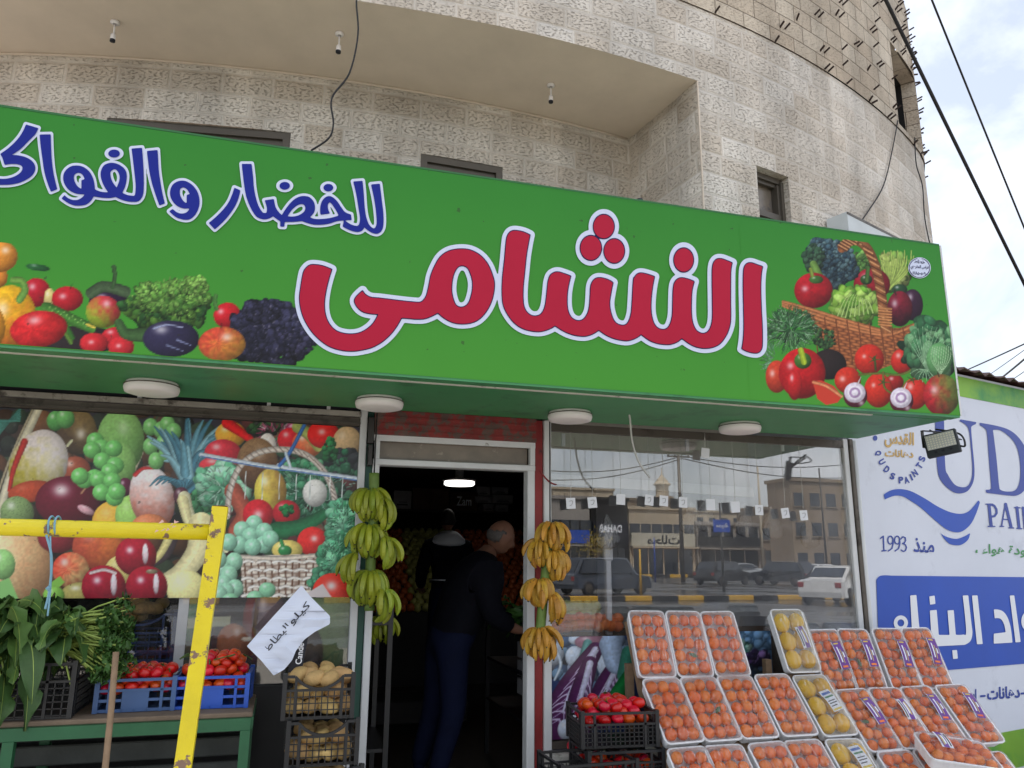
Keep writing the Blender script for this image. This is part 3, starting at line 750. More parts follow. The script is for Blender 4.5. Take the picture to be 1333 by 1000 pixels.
def plane_art(x0, x1, z0, z1, Y, st, bgc, seed=1):
    xs = np.linspace(x0, x1, int((x1-x0)/st)+1); zs = np.linspace(z0, z1, int((z1-z0)/st)+1); X, Z = np.meshgrid(xs, zs)
    P = np.stack([X, np.full(X.shape, Y), Z], -1); px, py = proj(P)
    return Art(px, py, bgc, seed), P

# letters in text objects -> flat meshes fitted into a box of the wall
AR = {'ا':('\ufe8d','\ufe8e'),'إ':('\ufe87','\ufe88'),'ل':('\ufedd','\ufede','\ufedf','\ufee0'),'ن':('\ufee5','\ufee6','\ufee7','\ufee8'),'ب':('\ufe8f','\ufe90','\ufe91','\ufe92'),
 'ء':('\ufe80',),'د':('\ufea9','\ufeaa'),'ذ':('\ufeab','\ufeac'),'ه':('\ufee9','\ufeea','\ufeeb','\ufeec'),'ت':('\ufe95','\ufe96','\ufe97','\ufe98'),'ة':('\ufe93','\ufe94'),
 'س':('\ufeb1','\ufeb2','\ufeb3','\ufeb4'),'و':('\ufeed','\ufeee'),'م':('\ufee1','\ufee2','\ufee3','\ufee4'),'ق':('\ufed5','\ufed6','\ufed7','\ufed8'),'ك':('\ufed9','\ufeda','\ufedb','\ufedc'),
 'ي':('\ufef1','\ufef2','\ufef3','\ufef4'),'ط':('\ufec1','\ufec2','\ufec3','\ufec4'),'خ':('\ufea5','\ufea6','\ufea7','\ufea8'),'ف':('\ufed1','\ufed2','\ufed3','\ufed4'),'ر':('\ufead','\ufeae'),
 'غ':('\ufecd','\ufece','\ufecf','\ufed0'),'ج':('\ufe9d','\ufe9e','\ufe9f','\ufea0'),'ح':('\ufea1','\ufea2','\ufea3','\ufea4')}
def shape_ar(t):
    out = []
    for i, c in enumerate(t):
        f = AR.get(c)
        if not f: out.append(c); continue
        pv = AR.get(t[i-1]) if i > 0 else None; nx = AR.get(t[i+1]) if i+1 < len(t) else None
        jp = bool(pv and len(pv) == 4 and len(f) > 1); jn = bool(len(f) == 4 and nx and len(nx) > 1)
        out.append(f[(3 if jn else 1) if jp else (2 if jn else 0)])
    return ''.join(reversed(out))
def text_geo(body, bold=0.0):
    c = bpy.data.curves.new("lettering", 'FONT'); c.body = body; c.offset = bold; c.resolution_u = 4
    o = bpy.data.objects.new("lettering", c); COL.objects.link(o); bpy.context.view_layer.update()
    me = bpy.data.meshes.new_from_object(o.evaluated_get(bpy.context.evaluated_depsgraph_get()))
    V = np.array([v.co[:2] for v in me.vertices]).reshape(-1, 2); F = [tuple(p.vertices) for p in me.polygons]
    bpy.data.objects.remove(o); bpy.data.curves.remove(c); bpy.data.meshes.remove(me)
    V = (V-V.min(0))/np.maximum(V.max(0)-V.min(0), 1e-6); return V, F
def text_px(body, quad, mapf, name, mat, parent, ar=False, bold=.02):
    """text fitted into a photo-space quad (bottom-left, bottom-right, top-right, top-left) and laid on the wall by mapf"""
    V, F = text_geo(shape_ar(body) if ar else body, bold); q = np.array(quad, float); u, v = V[:, :1], V[:, 1:]
    P = (q[0]*(1-u)+q[1]*u)*(1-v)+(q[3]*(1-u)+q[2]*u)*v
    mb = MB(); mb.add(mapf(P[:, 0], P[:, 1]), F); return wb(mb, name, mat, parent)

# ------------------------------------------------------------------ the green sign box
YS, SZ0, SZ1, SX0, SX1 = 3.50, 2.443, 3.505, -2.25, 3.742
def GREEN(X, Y):
    d = fw+rt*((X-PCX)/FPX)[..., None]-up*((Y-PCY)/FPX)[..., None]; z = H+d[..., 2]*(YS/d[..., 1]); t = np.clip((z-SZ0)/(SZ1-SZ0), 0, 1)[..., None]
    return np.array((68, 146, 46))*(1-t)+np.array((46, 129, 42))*t
sign = thing("shop_sign", "long green sign box with red and blue Arabic lettering and printed vegetables over the shop", "shop sign", (.75, 3.95, SZ0))
M['green_side'] = pmat("green_sign_sheet", rgb(38,104,52), .5, var=.1, vscale=2)
mb = MB(); mb.box((SX0, YS+.004, SZ0+.006), (SX1, 4.36, SZ1-.004)); wb(mb, "sign_box", M['green_side'], sign)
a, P = plane_art(SX0, SX1, SZ0, SZ1, YS, .03, GREEN); a.build("sign_face", P, M['green'], sign)
mb = MB(); mb.bar((SX0, YS+.01, SZ1+.004), (SX1, YS+.01, SZ1+.004), .02, .012); wb(mb, "top_trim", M['green_side'], sign)
mb = MB(); mb.bar((SX1+.006, YS+.012, SZ0), (SX1+.006, YS+.012, SZ1), .012, .03, hint=(0,1,0)); wb(mb, "end_trim", M['white_paint'], sign)
# underside: front lip, a pale worn seam, the soffit sheet
mb = MB(); mb.box((SX0, YS+.003, SZ0-.012), (SX1, YS+.075, SZ0+.006)); mb.box((SX0, YS+.098, SZ0-.010), (SX1-.002, 4.355, SZ0+.006)); wb(mb, "sign_underside", M['under'], sign)
mb = MB(); mb.bar((SX0, YS+.086, SZ0-.006), (SX1-.55, YS+.086, SZ0-.008), .022, .018); wb(mb, "underside_seam", pmat("rusty_white_seam", rgb(206,204,196), .6, var=.1, vscale=8, col2=rgb(78,52,40), patch=.60), sign)
# printed vegetables, right end
def zr(x, y): return 960+x/3.03, 270+y/3.03
a, P = plane_art(2.34, 3.738, SZ0+.003, SZ1-.05, YS-.0008, .0050, GREEN, 3)
K = 1/3.03
def rb(x, y, rx, ry, col, **k): a.ball(*zr(x, y), rx*K, ry*K, col, **k)
def rs(pts, wd, col, wd2=None, **k): a.stroke([zr(*p) for p in pts], wd*K, col, None if wd2 is None else wd2*K, **k)
def rc(x, y, rx, ry, cols, n, sz, **k): a.clump(*zr(x, y), rx*K, ry*K, cols, n, sz*K, **k)
rc(610, 255, 60, 70, [(150,178,84),(120,158,70),(182,200,110)], 60, 16, elong=1.8)
for i in range(16): rs([(600,320),(575+i*7,240-14*math.sin(i*1.3)),(560+i*9,190+22*math.sin(i*2.1))], 11, (168,192,96), 4)
rc(490, 210, 50, 35, [(96,150,70),(130,180,90)], 50, 10)
rb(530, 305, 72, 66, (140,22,36), stripes=3); rb(508, 285, 24, 20, (40,72,34)); rs([(510,290),(515,240)], 16, (70,110,50))
rc(345, 175, 75, 50, [(62,88,98),(46,70,84),(86,112,116)], 260, 11); rc(385, 230, 85, 85, [(58,84,96),(40,64,78),(80,106,112)], 420, 11); rc(300, 200, 40, 50, [(66,100,74),(50,84,60)], 90, 11)
rs([(300,225),(325,275)], 30, (110,150,70)); rb(300, 328, 76, 70, (168,22,34), stripes=3, hl=(-.45,-.1), hs=.12); rb(310, 285, 28, 16, (60,104,44)); rs([(295,270),(288,245)], 15, (130,150,60))
rb(640, 325, 30, 22, (36,70,44)); rb(690, 385, 42, 62, (52,24,48), hl=(-.2,-.5)); rb(640, 400, 50, 70, (118,24,42), col2=(74,16,34), hl=(-.4,-.3), stripes=5); rs([(625,345),(620,325)], 5, (60,40,30))
rc(465, 385, 90, 62, [(126,170,62),(98,150,48),(162,196,96)], 200, 17, elong=2.0)
for i in range(9): rs([(390+i*18,440-i*3),(420+i*12,370),(450+i*6,330+i*4)], 6, (176,206,120), 2)
bk = [(182,372),(260,390),(400,432),(560,476),(640,476),(716,450),(705,560),(640,610),(560,640),(440,640),(360,570),(285,455),(215,400)]
a.weave([zr(*p) for p in bk], (186,112,66), (66,34,20), 13, 3.6, 12)
for o in (0, 14, 28): rs([(180,372+o*.6),(290,402+o),(430,446+o),(570,486+o*.6),(650,486),(718,450)], 11, (196,124,76))
for x in range(300, 690, 44): rs([(x,430+(x-300)*.13),(x+22,620)], 5, (120,66,38))
hp = [(412,162),(432,140),(470,132),(510,160),(540,220),(560,300),(572,380),(585,480)]
rs(hp, 34, (150,92,54), 40)
for i in range(34):
    t = i/33*(len(hp)-1); k = min(int(t), len(hp)-2); f = t-k; x = hp[k][0]*(1-f)+hp[k+1][0]*f; y = hp[k][1]*(1-f)+hp[k+1][1]*f
    rs([(x-17,y-9),(x+17,y+10)], 6, (208,150,100) if i % 2 else (104,58,34))
for y in range(396, 470, 11): rs([(558,y),(606,y+5)], 8, (196,132,80))
rc(215, 470, 95, 68, [(58,116,62),(40,92,48),(84,140,84)], 160, 9); a.frill(*zr(210, 480), 95*K, 75*K, [(74,140,78),(48,104,58),(108,164,104),(150,186,150)], 420, 9, 1.0)
a.frill(*zr(150, 600), 40*K, 60*K, [(140,186,150),(90,150,100)], 90, 8, 1.0, (90, 260))
rc(345, 520, 40, 40, [(50,90,50),(70,110,60)], 60, 8)
rb(360, 620, 70, 60, (40,30,30), hi=0)
rb(155, 668, 44, 64, (196,62,40), hl=(-.4,-.2)); rb(255, 655, 92, 100, (184,24,30), stripes=3, hl=(-.5,-.3), hs=.1); rb(225, 700, 30, 60, (190,30,34), hi=.7); rb(258, 605, 34, 32, (64,110,40)); rs([(262,610),(250,565)], 24, (168,190,50))
rb(520, 600, 58, 60, (198,44,30), hl=(-.35,-.2), hs=.1); rb(650, 607, 45, 50, (192,40,30)); rb(620, 690, 36, 32, (150,28,28)); rb(435, 682, 52, 52, (196,48,32), hl=(-.4,-.1)); rb(700, 735, 52, 62, (190,38,28)); rb(556, 722, 56, 68, (200,46,30), hl=(-.35,-.3), hs=.1)
rs([(480,660),(560,655),(640,660),(690,630),(660,560)], 9, (104,112,46)); rs([(575,650),(580,710),(620,740)], 8, (104,112,46)); rs([(540,590),(545,640)], 8, (60,80,36))
for q in ((540,600),(576,690),(690,680)): 
    for k in range(5): rs([q,(q[0]+26*math.cos(k*1.26),q[1]+20*math.sin(k*1.26))], 6, (64,88,38), 2)
a.poly([zr(*p) for p in [(295,685),(330,682),(380,705),(414,745),(395,770),(350,780),(315,755)]], (196,60,42)); rs([(300,690),(350,705),(410,745)], 12, (222,140,96))
for x, y in ((465,735),(647,755)):
    rb(x, y+8, 47, 48, (96,26,48), hl=(.5,.6)); rb(x-2, y-4, 42, 40, (214,204,220), hi=.2, dark=.8)
    for k in (30, 22, 13): a.ball(*zr(x-2, y-4), k*K, k*.95*K, (232,226,236) if k != 22 else (170,140,180), hi=0, dark=.9)
    rs([(x+10,y-40),(x+22,y-66)], 8, (210,200,200), 2)
rc(760, 560, 92, 112, [(70,128,84),(46,98,62),(110,160,112)], 140, 22, elong=1.8)
for k in range(26):
    t = -2.6+k*.2; rs([(745,640),(745+50*math.cos(t),600+60*math.sin(t)),(752+95*math.cos(t),580+112*math.sin(t))], 4, (146,188,146), 2)
rb(795, 600, 50, 66, (96,156,96), hi=.2); 
for k in range(9): rs([(800,660),(765+k*9,600),(770+k*9,550)], 3, (170,206,160))
rb(805, 740, 72, 82, (176,32,40), col2=(110,120,52), cdir=(1,-.3), hl=(-.4,-.25), stripes=8); rs([(795,668),(790,652)], 5, (60,50,30))
a.build("printed_vegetables", P, M['green'], sign)
# printed vegetables, left end
def zl(x, y): return x/2.942, 300+y/2.942
a, P = plane_art(-1.75, .36, SZ0+.003, SZ0+.44, YS-.0008, .0056, GREEN, 4); K = 1/2.942
def lb(x, y, rx, ry, col, **k): a.ball(*zl(x, y), rx*K, ry*K, col, **k)
def ls(pts, wd, col, wd2=None, **k): a.stroke([zl(*p) for p in pts], wd*K, col, None if wd2 is None else wd2*K, **k)
def lc(x, y, rx, ry, cols, n, sz, **k): a.clump(*zl(x, y), rx*K, ry*K, cols, n, sz*K, **k)
lb(-10, 180, 40, 40, (222,140,50)); lb(0, 100, 68, 60, (226,146,52), hl=(.3,-.4)); lb(-160, 330, 110, 130, (206,40,36))
lb(145, 142, 46, 13, (36,92,48), ang=8); lb(250, 420, 250, 55, (46,38,40), hi=0)
lb(140, 238, 54, 56, (176,26,42), hl=(-.3,-.4)); lb(190, 262, 22, 40, (206,190,120)); lb(258, 262, 60, 48, (182,28,40), hl=(-.3,-.2)); ls([(272,222),(276,205)], 4, (50,50,30))
lb(415, 270, 75, 38, (46,26,54)); ls([(350,240),(400,215),(480,235)], 44, (70,92,62)); ls([(430,220),(440,180),(436,140)], 14, (58,90,50), 18)
ls([(180,300),(250,330),(350,375)], 52, (70,128,50), 36); ls([(240,350),(270,410)], 30, (60,120,46))
for k in range(14): lb(190+k*11, 296+k*5+8*math.sin(k*2.1), 5, 4, (120,170,84), hi=0)
ls([(335,360),(360,372)], 10, (226,200,80)); lb(395, 312, 66, 62, (196,50,60), col2=(150,170,50), cdir=(-.6,.8), hl=(.2,-.5))
lb(40, 340, 100, 130, (226,176,34), col2=(214,120,40), cdir=(.2,1), hl=(-.3,-.3), stripes=3); lb(-60, 370, 80, 100, (222,150,40)); ls([(50,190),(85,195),(95,230),(75,265)], 24, (112,160,70), 30)
lb(148, 378, 110, 70, (206,38,42), hl=(-.1,-.5), stripes=6, ang=-8); ls([(255,400),(272,428)], 16, (90,130,50))
lb(440, 405, 50, 34, (190,36,46)); lb(360, 432, 54, 40, (200,40,48), hl=(-.2,-.1), hs=.14); lb(464, 446, 50, 40, (200,42,50), hl=(-.2,-.1), hs=.14)
lc(640, 300, 160, 75, [(70,120,46),(98,150,56),(44,92,40)], 230, 16, elong=1.5); lc(650, 255, 140, 62, [(104,160,64),(130,182,84),(80,136,54)], 330, 11, elong=1.6); lc(740, 215, 55, 40, [(104,160,64),(140,190,90)], 90, 10)
a.frill(*zl(650, 262), 150*K, 75*K, [(150,196,96),(120,176,76),(70,126,50)], 160, 4, 1.6)
ls([(455,355),(480,395),(530,400),(590,400)], 34, (64,98,54), 60); lb(655, 415, 108, 70, (46,42,72), hl=(-.35,-.5), hs=.16); ls([(590,375),(640,362),(700,372)], 10, (150,156,190), 4); ls([(680,420),(730,440)], 9, (120,126,164), 3); ls([(640,440),(700,462)], 8, (110,116,150), 3)
lb(870, 325, 52, 48, (196,28,38), ang=-20); ls([(830,300),(822,270),(826,250)], 16, (74,124,58))
lc(1040, 400, 155, 118, [(42,42,66),(32,32,50),(56,56,84)], 420, 15, elong=1.5); lc(1000, 310, 70, 45, [(40,40,62),(54,54,80)], 90, 13); lc(1130, 430, 70, 60, [(36,36,58),(60,58,86)], 100, 14)
a.frill(*zl(1040, 400), 150*K, 110*K, [(84,84,116),(60,60,90),(120,116,140)], 110, 4, 1.2)
lb(850, 435, 90, 66, (196,72,50), col2=(216,150,60), cdir=(.7,.5), hl=(.2,-.4), stripes=11); ls([(848,375),(850,355)], 4, (60,50,30))
a.build("printed_vegetables", P, M['green'], sign)

# lettering traced stroke by stroke
T1, T2, T3 = (370,270,4.166), (640,260,5.0), (820,300,5.556)
def C(T, pts): return [((p[0]/T[2]+T[0]), (p[1]/T[2]+T[1])) + tuple(p[2:]) for p in pts]
ID = (0, 0, 1.0)
red = [outline(C(T1, [(100,370),(110,340),(135,315),(165,311),(210,318),(258,337,1),(240,395),(225,460),(218,520),(222,575),(240,625),(275,665),(320,683),(370,687),(415,678),(455,655),(485,625),(510,580,1),(455,575),(420,563),(395,540),(381,510),(390,485),(425,452,1),(440,472),(470,488),(520,493),(600,503),(680,512),(735,515),(755,503),(772,475),(785,420),(795,370),(815,320),(845,270),(890,238),(950,226),(1010,232),(1065,262),(1105,310),(1130,370),(1140,420),(1130,490),(1105,550),(1065,600),(1020,625),(965,632),(915,625),(870,603),(833,572,1),(800,590),(760,604),(715,606),(670,602),(635,600,1),(610,645),(575,690),(530,730),(480,758),(430,772),(370,780),(310,775),(250,757),(200,725),(150,675),(110,610),(90,550),(83,490),(90,430)]), ID),
 outline(C(T2, [(95,270),(105,230),(125,207),(155,201),(205,210),(250,230,1),(238,290),(225,370),(215,470),(206,560),(204,640),(212,700),(235,738),(270,757),(310,752),(335,725),(350,680),(360,600),(366,540),(380,495),(405,475),(435,471),(480,484),(515,498,1),(500,560),(492,620),(492,690),(503,740),(525,772),(560,788),(595,780),(622,745),(635,700),(641,630),(645,565),(660,528),(685,510),(720,510),(760,522),(790,540,1),(778,600),(768,670),(775,730),(795,785),(825,812),(865,817),(890,795),(908,740),(915,660),(920,560),(925,510)])
  + C(T3, [(30,345),(50,318),(80,308),(130,318),(178,335,1),(165,400),(155,480),(152,560),(158,620),(175,675),(205,708),(245,717),(275,703),(295,665),(307,610),(310,520),(313,430),(322,380),(345,352),(375,343),(420,352),(465,370,1),(450,430),(445,500),(445,600),(455,670),(480,722),(520,745),(560,735),(585,695),(597,630),(597,500),(595,350),(597,270),(607,230),(630,207),(665,206),(710,222),(740,235,1),(730,290),(728,400),(728,520),(728,650),(715,715),(690,770),(650,820),(600,845),(540,853),(480,843),(430,820),(375,780,1),(340,808),(290,824),(240,824),(190,815),(140,795),(80,752,1),(50,775)])
  + C(T2, [(900,915),(860,917),(800,905),(745,882),(697,848,1),(660,873),(610,888),(555,885),(500,870),(455,848),(412,820,1),(375,842),(320,858),(260,855),(200,838),(145,800),(100,740),(75,680),(68,600),(72,500),(83,400)]), ID),
 outline(C(T3, [(822,300),(830,260),(850,238),(880,235),(925,250),(960,262,1),(950,320),(946,420),(950,560),(957,700),(957,830),(945,870),(920,886),(880,884),(840,872),(810,856,1),(820,790),(825,700),(823,560),(820,420)]), ID)]
red_h = [outline(C(T1, [(965,316),(995,330),(1015,375),(1022,420),(1015,475),(995,525),(960,542),(930,528),(912,480),(908,430),(917,370),(938,328)]), ID)]
red_d = [(T2,730,175,68,78),(T2,646,314,69,80),(T2,798,334,67,79),(T3,389,214,71,86)]
B1, B2, B3 = (0,140,6.25), (110,170,7.144), (260,190,5.332)
blue = [outline(C(B1, [(210,138,1),(180,205),(130,272),(65,333),(0,378,1),(18,405,1),(38,468,1),(90,460),(140,462),(175,475),(182,500),(165,530),(120,560),(60,578),(0,580),(-90,572,1),(-90,622,1),(0,630),(80,628),(150,615),(210,590),(255,560),(283,520),(285,475),(260,435),(210,405),(150,390),(95,385,1),(165,340),(230,275),(285,220),(312,168,1)]), ID),
 outline(C(B1, [(322,220,1),(413,218,1),(415,300),(420,400),(430,500),(445,580),(466,665,1),(415,686,1),(385,610),(360,520),(345,420),(330,310)]), ID),
 outline(C(B1, [(500,740,1),(525,712,1),(550,735),(590,752),(635,750),(670,730),(688,705,1),(640,705),(590,690),(545,655),(517,600),(517,545),(540,505),(580,478),(630,472),(680,485),(725,520),(755,570),(768,620),(772,665,1),(820,685)])
  + C(B2, [(220,574,1),(190,530),(165,480),(150,420),(155,370),(180,325),(225,303),(275,302),(330,322),(375,360),(393,410),(390,470),(375,530),(350,578,1),(400,600),(465,608,1),(473,570),(475,500),(465,400),(450,270),(437,168,1),(535,160,1),(543,260),(550,380),(552,500),(548,580),(530,630),(495,660),(440,664),(380,655),(330,638),(290,618,1),(230,628),(160,625),(85,612,1)])
  + C(B1, [(740,760),(700,790),(645,800),(595,795),(550,775)]), ID),
 outline(C(B2, [(580,190,1),(680,180,1),(685,270),(692,380),(705,470),(722,570),(748,678,1),(697,698,1),(665,610),(630,500),(605,390),(590,280)]), ID),
 outline(C(B2, [(788,752,1),(820,728,1),(855,758),(900,772),(950,760),(978,722,1),(920,725),(860,700),(815,650),(795,590),(805,530),(835,490),(885,468),(940,470),(1000,505),(1045,560),(1068,630),(1068,690),(1050,750),(1020,795),(980,825),(930,830),(870,815),(830,790)]), ID),
 outline(C(B3, [(240,290,1),(282,308,1),(270,360),(250,410),(215,465),(170,520),(105,580,1),(62,535,1),(110,495),(155,450),(195,400),(220,350)]), ID),
 outline(C(B3, [(292,125,1),(360,125,1),(370,210),(378,300),(395,380),(415,430),(440,465,1),(462,466,1),(466,430),(450,378,1),(515,368,1),(525,420),(545,455),(570,480,1),(595,440),(630,395),(670,362),(715,348),(760,355),(790,385),(800,420),(795,460),(765,495,1),(800,507),(850,507),(905,500),(965,484,1),(935,430),(905,393),(890,408),(892,440),(905,470,1),(838,478,1),(836,430),(848,385),(875,355),(910,350),(950,380),(985,430),(1010,460),(1050,476,1),(1055,515,1),(1008,517,1),(1050,545),(1090,555),(1105,545,1),(1112,500),(1100,420),(1085,330),(1065,247,1),(1130,242,1),(1138,320),(1145,420),(1155,490),(1175,545),(1205,572),(1222,560),(1228,520),(1220,430),(1205,340),(1188,268,1),(1250,262,1),(1262,360),(1275,470),(1275,550),(1262,590),(1235,610),(1200,605),(1165,585),(1143,565,1),(1125,590),(1090,598),(1040,585),(992,560,1),(1000,518,1),(950,524),(900,540),(840,548),(780,545),(710,522,1),(650,528),(590,528,1),(588,562,1),(558,560,1),(560,525,1),(530,505),(508,488,1),(480,505),(440,510),(400,495),(370,460),(340,400),(318,330),(303,230)]), ID)]
blue_h = [outline(C(B1, [(640,532),(668,545),(690,583,1),(662,592,1),(662,662,1),(630,640),(607,600),(602,560),(615,540)]), ID), outline(C(B2, [(275,360),(305,375),(325,420),(322,470),(298,530,1),(262,480),(244,430),(243,385)]), ID),
 outline(C(B2, [(925,530),(955,550),(978,590,1),(950,600,1),(950,678,1),(915,650),(890,600),(888,555),(900,535)]), ID), outline(C(B3, [(610,488,1),(640,445),(680,412),(715,405),(732,425),(725,455),(690,480),(650,490)]), ID)]
blue_d = [(B2,275,214,54,37),(B3,590,277,36,27),(B3,893,290,34,26),(B1,926,376,46,32)]
def field(polys, holes, dots, x0, y0, x1, y1, st=1.5):
    xs, ys, X, Y = grid(x0, y0, x1, y1, st); F = np.full(X.shape, 1e9)
    for p in polys: F = np.minimum(F, sdf(p, X, Y))
    for p in holes: F = np.maximum(F, -sdf(p, X, Y))
    for T, cx, cy, rx, ry in dots: F = np.minimum(F, ell_sdf(cx/T[2]+T[0], cy/T[2]+T[1], rx/T[2], ry/T[2], X, Y))
    return xs, ys, F
M['ink_white'] = pmat("white_banner_ink", rgb(206,214,238), .55, var=.02, spec=.25); M['ink_red'] = pmat("red_banner_ink", rgb(176,24,56), .55, spec=.2, var=.05, vscale=3)
M['ink_navy'] = pmat("navy_banner_ink", rgb(26,26,78), .55, spec=.2, var=.02); M['ink_blue'] = pmat("blue_banner_ink", rgb(24,38,138), .55, spec=.2, var=.05, vscale=3)
xs, ys, F = field(red, red_h, red_d, 374, 268, 1006, 472)
iso_mesh(xs, ys, F, 6.2, map_Y(YS-.005), "lettering_outline", M['ink_white'], sign)
iso_mesh(xs, ys, F, .9, map_Y(YS-.007), "lettering_edge", M['ink_navy'], sign)
iso_mesh(xs, ys, F, -.3, map_Y(YS-.009), "red_lettering", M['ink_red'], sign)
xs, ys, F = field(blue, blue_h, blue_d[:3], -22, 150, 512, 316, 1.25)
iso_mesh(xs, ys, F, 3.3, map_Y(YS-.005), "lettering_outline", M['ink_white'], sign)
iso_mesh(xs, ys, F, 0, map_Y(YS-.008), "blue_lettering", M['ink_blue'], sign)
# round signwriter's sticker
xs, ys, X, Y = grid(1178, 330, 1216, 366, 1.0)
Fe = ell_sdf(1197.0, 348.8, 14.6, 13.6, X, Y)
st_ = iso_mesh(xs, ys, Fe, 0, map_Y(YS-.006), "round_sticker", M['ink_white'], sign)
Fr = np.abs(Fe+1.2)-.45; iso_mesh(xs, ys, Fr, 0, map_Y(YS-.0075), "sticker_ring", M['ink_navy'], sign)
mY = map_Y(YS-.008)
text_px("خطاط", [(1190,342.5),(1204,343.5),(1204,338.5),(1190,337.5)], mY, "sticker_text", M['ink_navy'], sign, True)
text_px("فراس المقرئي", [(1185.5,350.6),(1209,352),(1209,346),(1185.5,344.6)], mY, "sticker_text", M['ink_navy'], sign, True)
text_px("٠٧٨٥٠٥٠٩٠٠", [(1187,357.5),(1208,358.8),(1208,354.4),(1187,353.1)], mY, "sticker_text", M['ink_navy'], sign, False)
# lamps under the sign, the flood light, small things on the sign top
for i, (px, py) in enumerate(((198,505),(494,525),(742,542),(963,557))):
    P = atz(px, py, SZ0-.035)
    t = thing("ceiling_lamp", f"round white lamp under the green sign, {['above the printed fruit window','above the greenish bananas by the door','above the yellower bananas by the door','above the middle of the glass window'][i]}", "lamp", (P[0], P[1], SZ0-.0105), group="round lamps under the sign")
    m_ = MB(); m_.lathe([(0,0),(.118,0),(.122,-.012),(.118,-.018)], 36); m_.build("lamp_base", M['lamp_white'], t)
    m_ = MB(); m_.lathe([(.125,-.016),(.128,-.03),(.122,-.05),(.10,-.056),(0,-.057)], 36); m_.build("lamp_cover", M['lamp_white'], t)
    m_ = MB(); m_.lathe([(.1235,-.0125),(.1285,-.0145),(.1285,-.0185),(.1235,-.0195)], 36); m_.build("lamp_rim", M['brownmetal'], t)
# flood light hanging from the sign's right end
P = at(1224, 578, 3.78)
fl = thing("flood_light", "black LED flood light tilted down under the right end of the green sign", "flood light", (float(P[0]), 3.78, SZ0-.012))
q = [at(1193,566,3.84), at(1237,556,3.70), at(1253,589,3.62), at(1219,597,3.76)]
q = [Vector(v) for v in q]; cen = sum(q, Vector())/4; ex = ((q[1]-q[0])+(q[2]-q[3])).normalized(); ey = ((q[3]-q[0])+(q[2]-q[1])); ey = (ey-ex*ey.dot(ex)).normalized(); ez = ex.cross(ey)
if ez.y > 0: ez = -ez
MF = Matrix((ex, ey, ez)).transposed().to_4x4(); MF.translation = cen
W2, H2 = .095, .075
m_ = MB(); m_.box((-W2,-H2,-.03),(W2,H2,0), M=MF, bev=.006); 
for k in range(9): m_.box((-W2+.02+k*.019,-H2+.01,-.045),(-W2+.026+k*.019,H2-.01,-.028), M=MF)
hs_ = wb(m_, "lamp_housing", pmat("black_lamp_housing", rgb(38,42,48), .45, var=.1), fl)
m_ = MB(); m_.box((-W2+.014,-H2+.012,.0005),(W2-.014,H2-.045,.003), M=MF); wb(m_, "lamp_lens", pmat("led_lens", rgb(186,188,186), .25, var=.06), fl)
m_ = MB()
for i in range(10):
    for j in range(6): m_.box((-W2+.022+i*.0158,-H2+.020+j*.0145,.0035),(-W2+.031+i*.0158,-H2+.028+j*.0145,.0045), M=MF)
tag(wb(m_, "led_chips", pmat("led_chip", rgb(216,214,196), .3), fl))
m_ = MB()
for x in (-.04, .0, .045): m_.box((x-.008,H2-.033,.0005),(x+.008,H2-.02,.002), M=MF)
wb(m_, "lamp_print", M['ink'], fl)
m_ = MB(); tp = Vector((P[0], 3.82, SZ0-.014))
for sx in (-1, 1):
    m_.bar(MF @ Vector((sx*(W2+.008), 0, -.02)), tp+Vector((sx*.07, .02, -.02)), .02, .005)
m_.bar(tp+Vector((-.07,.02,-.02)), tp+Vector((.07,.02,-.02)), .02, .006); wb(m_, "lamp_bracket", M['dark'], fl)
m_ = MB(); m_.tube(smooth_pts([MF @ Vector((.07,.02,-.03)), MF @ Vector((.12,.05,.0)), MF @ Vector((.10,-.05,-.06)), tp+Vector((.06,.04,.0))]), .006, 6); m_.tube(smooth_pts([MF @ Vector((.05,-.05,-.03)), tp+Vector((.11,.03,-.05)), tp+Vector((.03,.06,-.003))]), .005, 6); wb(m_, "lamp_cable", M['cable'], fl)
cable("loose_cable", smooth_pts([at(816,528,4.05), at(820,545,4.05), at(823,575,4.06), at(832,602,4.06), at(846,622,4.07)]), .006, "white cable dangling from the green sign in front of the glass window", 'cable_white')
# grey box lying on the ledge behind the sign, dark bird-like lump on the sign top
g_ = thing("duct_piece", "pale grey sheet metal duct piece on the curved stone wall just above the sign", "metal duct", (4.2, 4.7, 3.50))
A_, B_ = np.array(on_front(1073,287,.02)), np.array(on_front(1152,318,.02)); An, Bn = np.array(on_front(1073,287,.20)), np.array(on_front(1152,318,.20)); zt_ = float(A_[2])
m_ = MB(); m_.add([(*An[:2],3.4),(*Bn[:2],3.4),(*Bn[:2],zt_),(*An[:2],zt_),(*A_[:2],3.4),(*B_[:2],3.4),(*B_[:2],zt_),(*A_[:2],zt_)], [(0,1,2,3),(5,4,7,6),(3,2,6,7),(4,0,3,7),(1,5,6,2)])
wb(m_, "duct_shell", pmat("galvanised_sheet", rgb(196,202,204), .5, metal=.1, var=.08), g_)
m_ = MB(); m_.bar((*An[:2],zt_-.012),(*Bn[:2],zt_-.012),.006,.02); wb(m_, "duct_seam", M['brownmetal'], g_)
P = at(833, 267, 3.56)
m_ = MB(); m_.lathe([(0,0),(.03,0),(.028,.02),(.016,.045),(.0,.05)], 10, M=Matrix.Translation((P[0], 3.56, SZ1))); m_.box((P[0]-.04,3.545,SZ1),(P[0]-.005,3.575,SZ1+.02)); tag(m_.build("cable_clamp", M['ink']), "small black clamp on the top edge of the green sign, above the three red dots", "clamp")

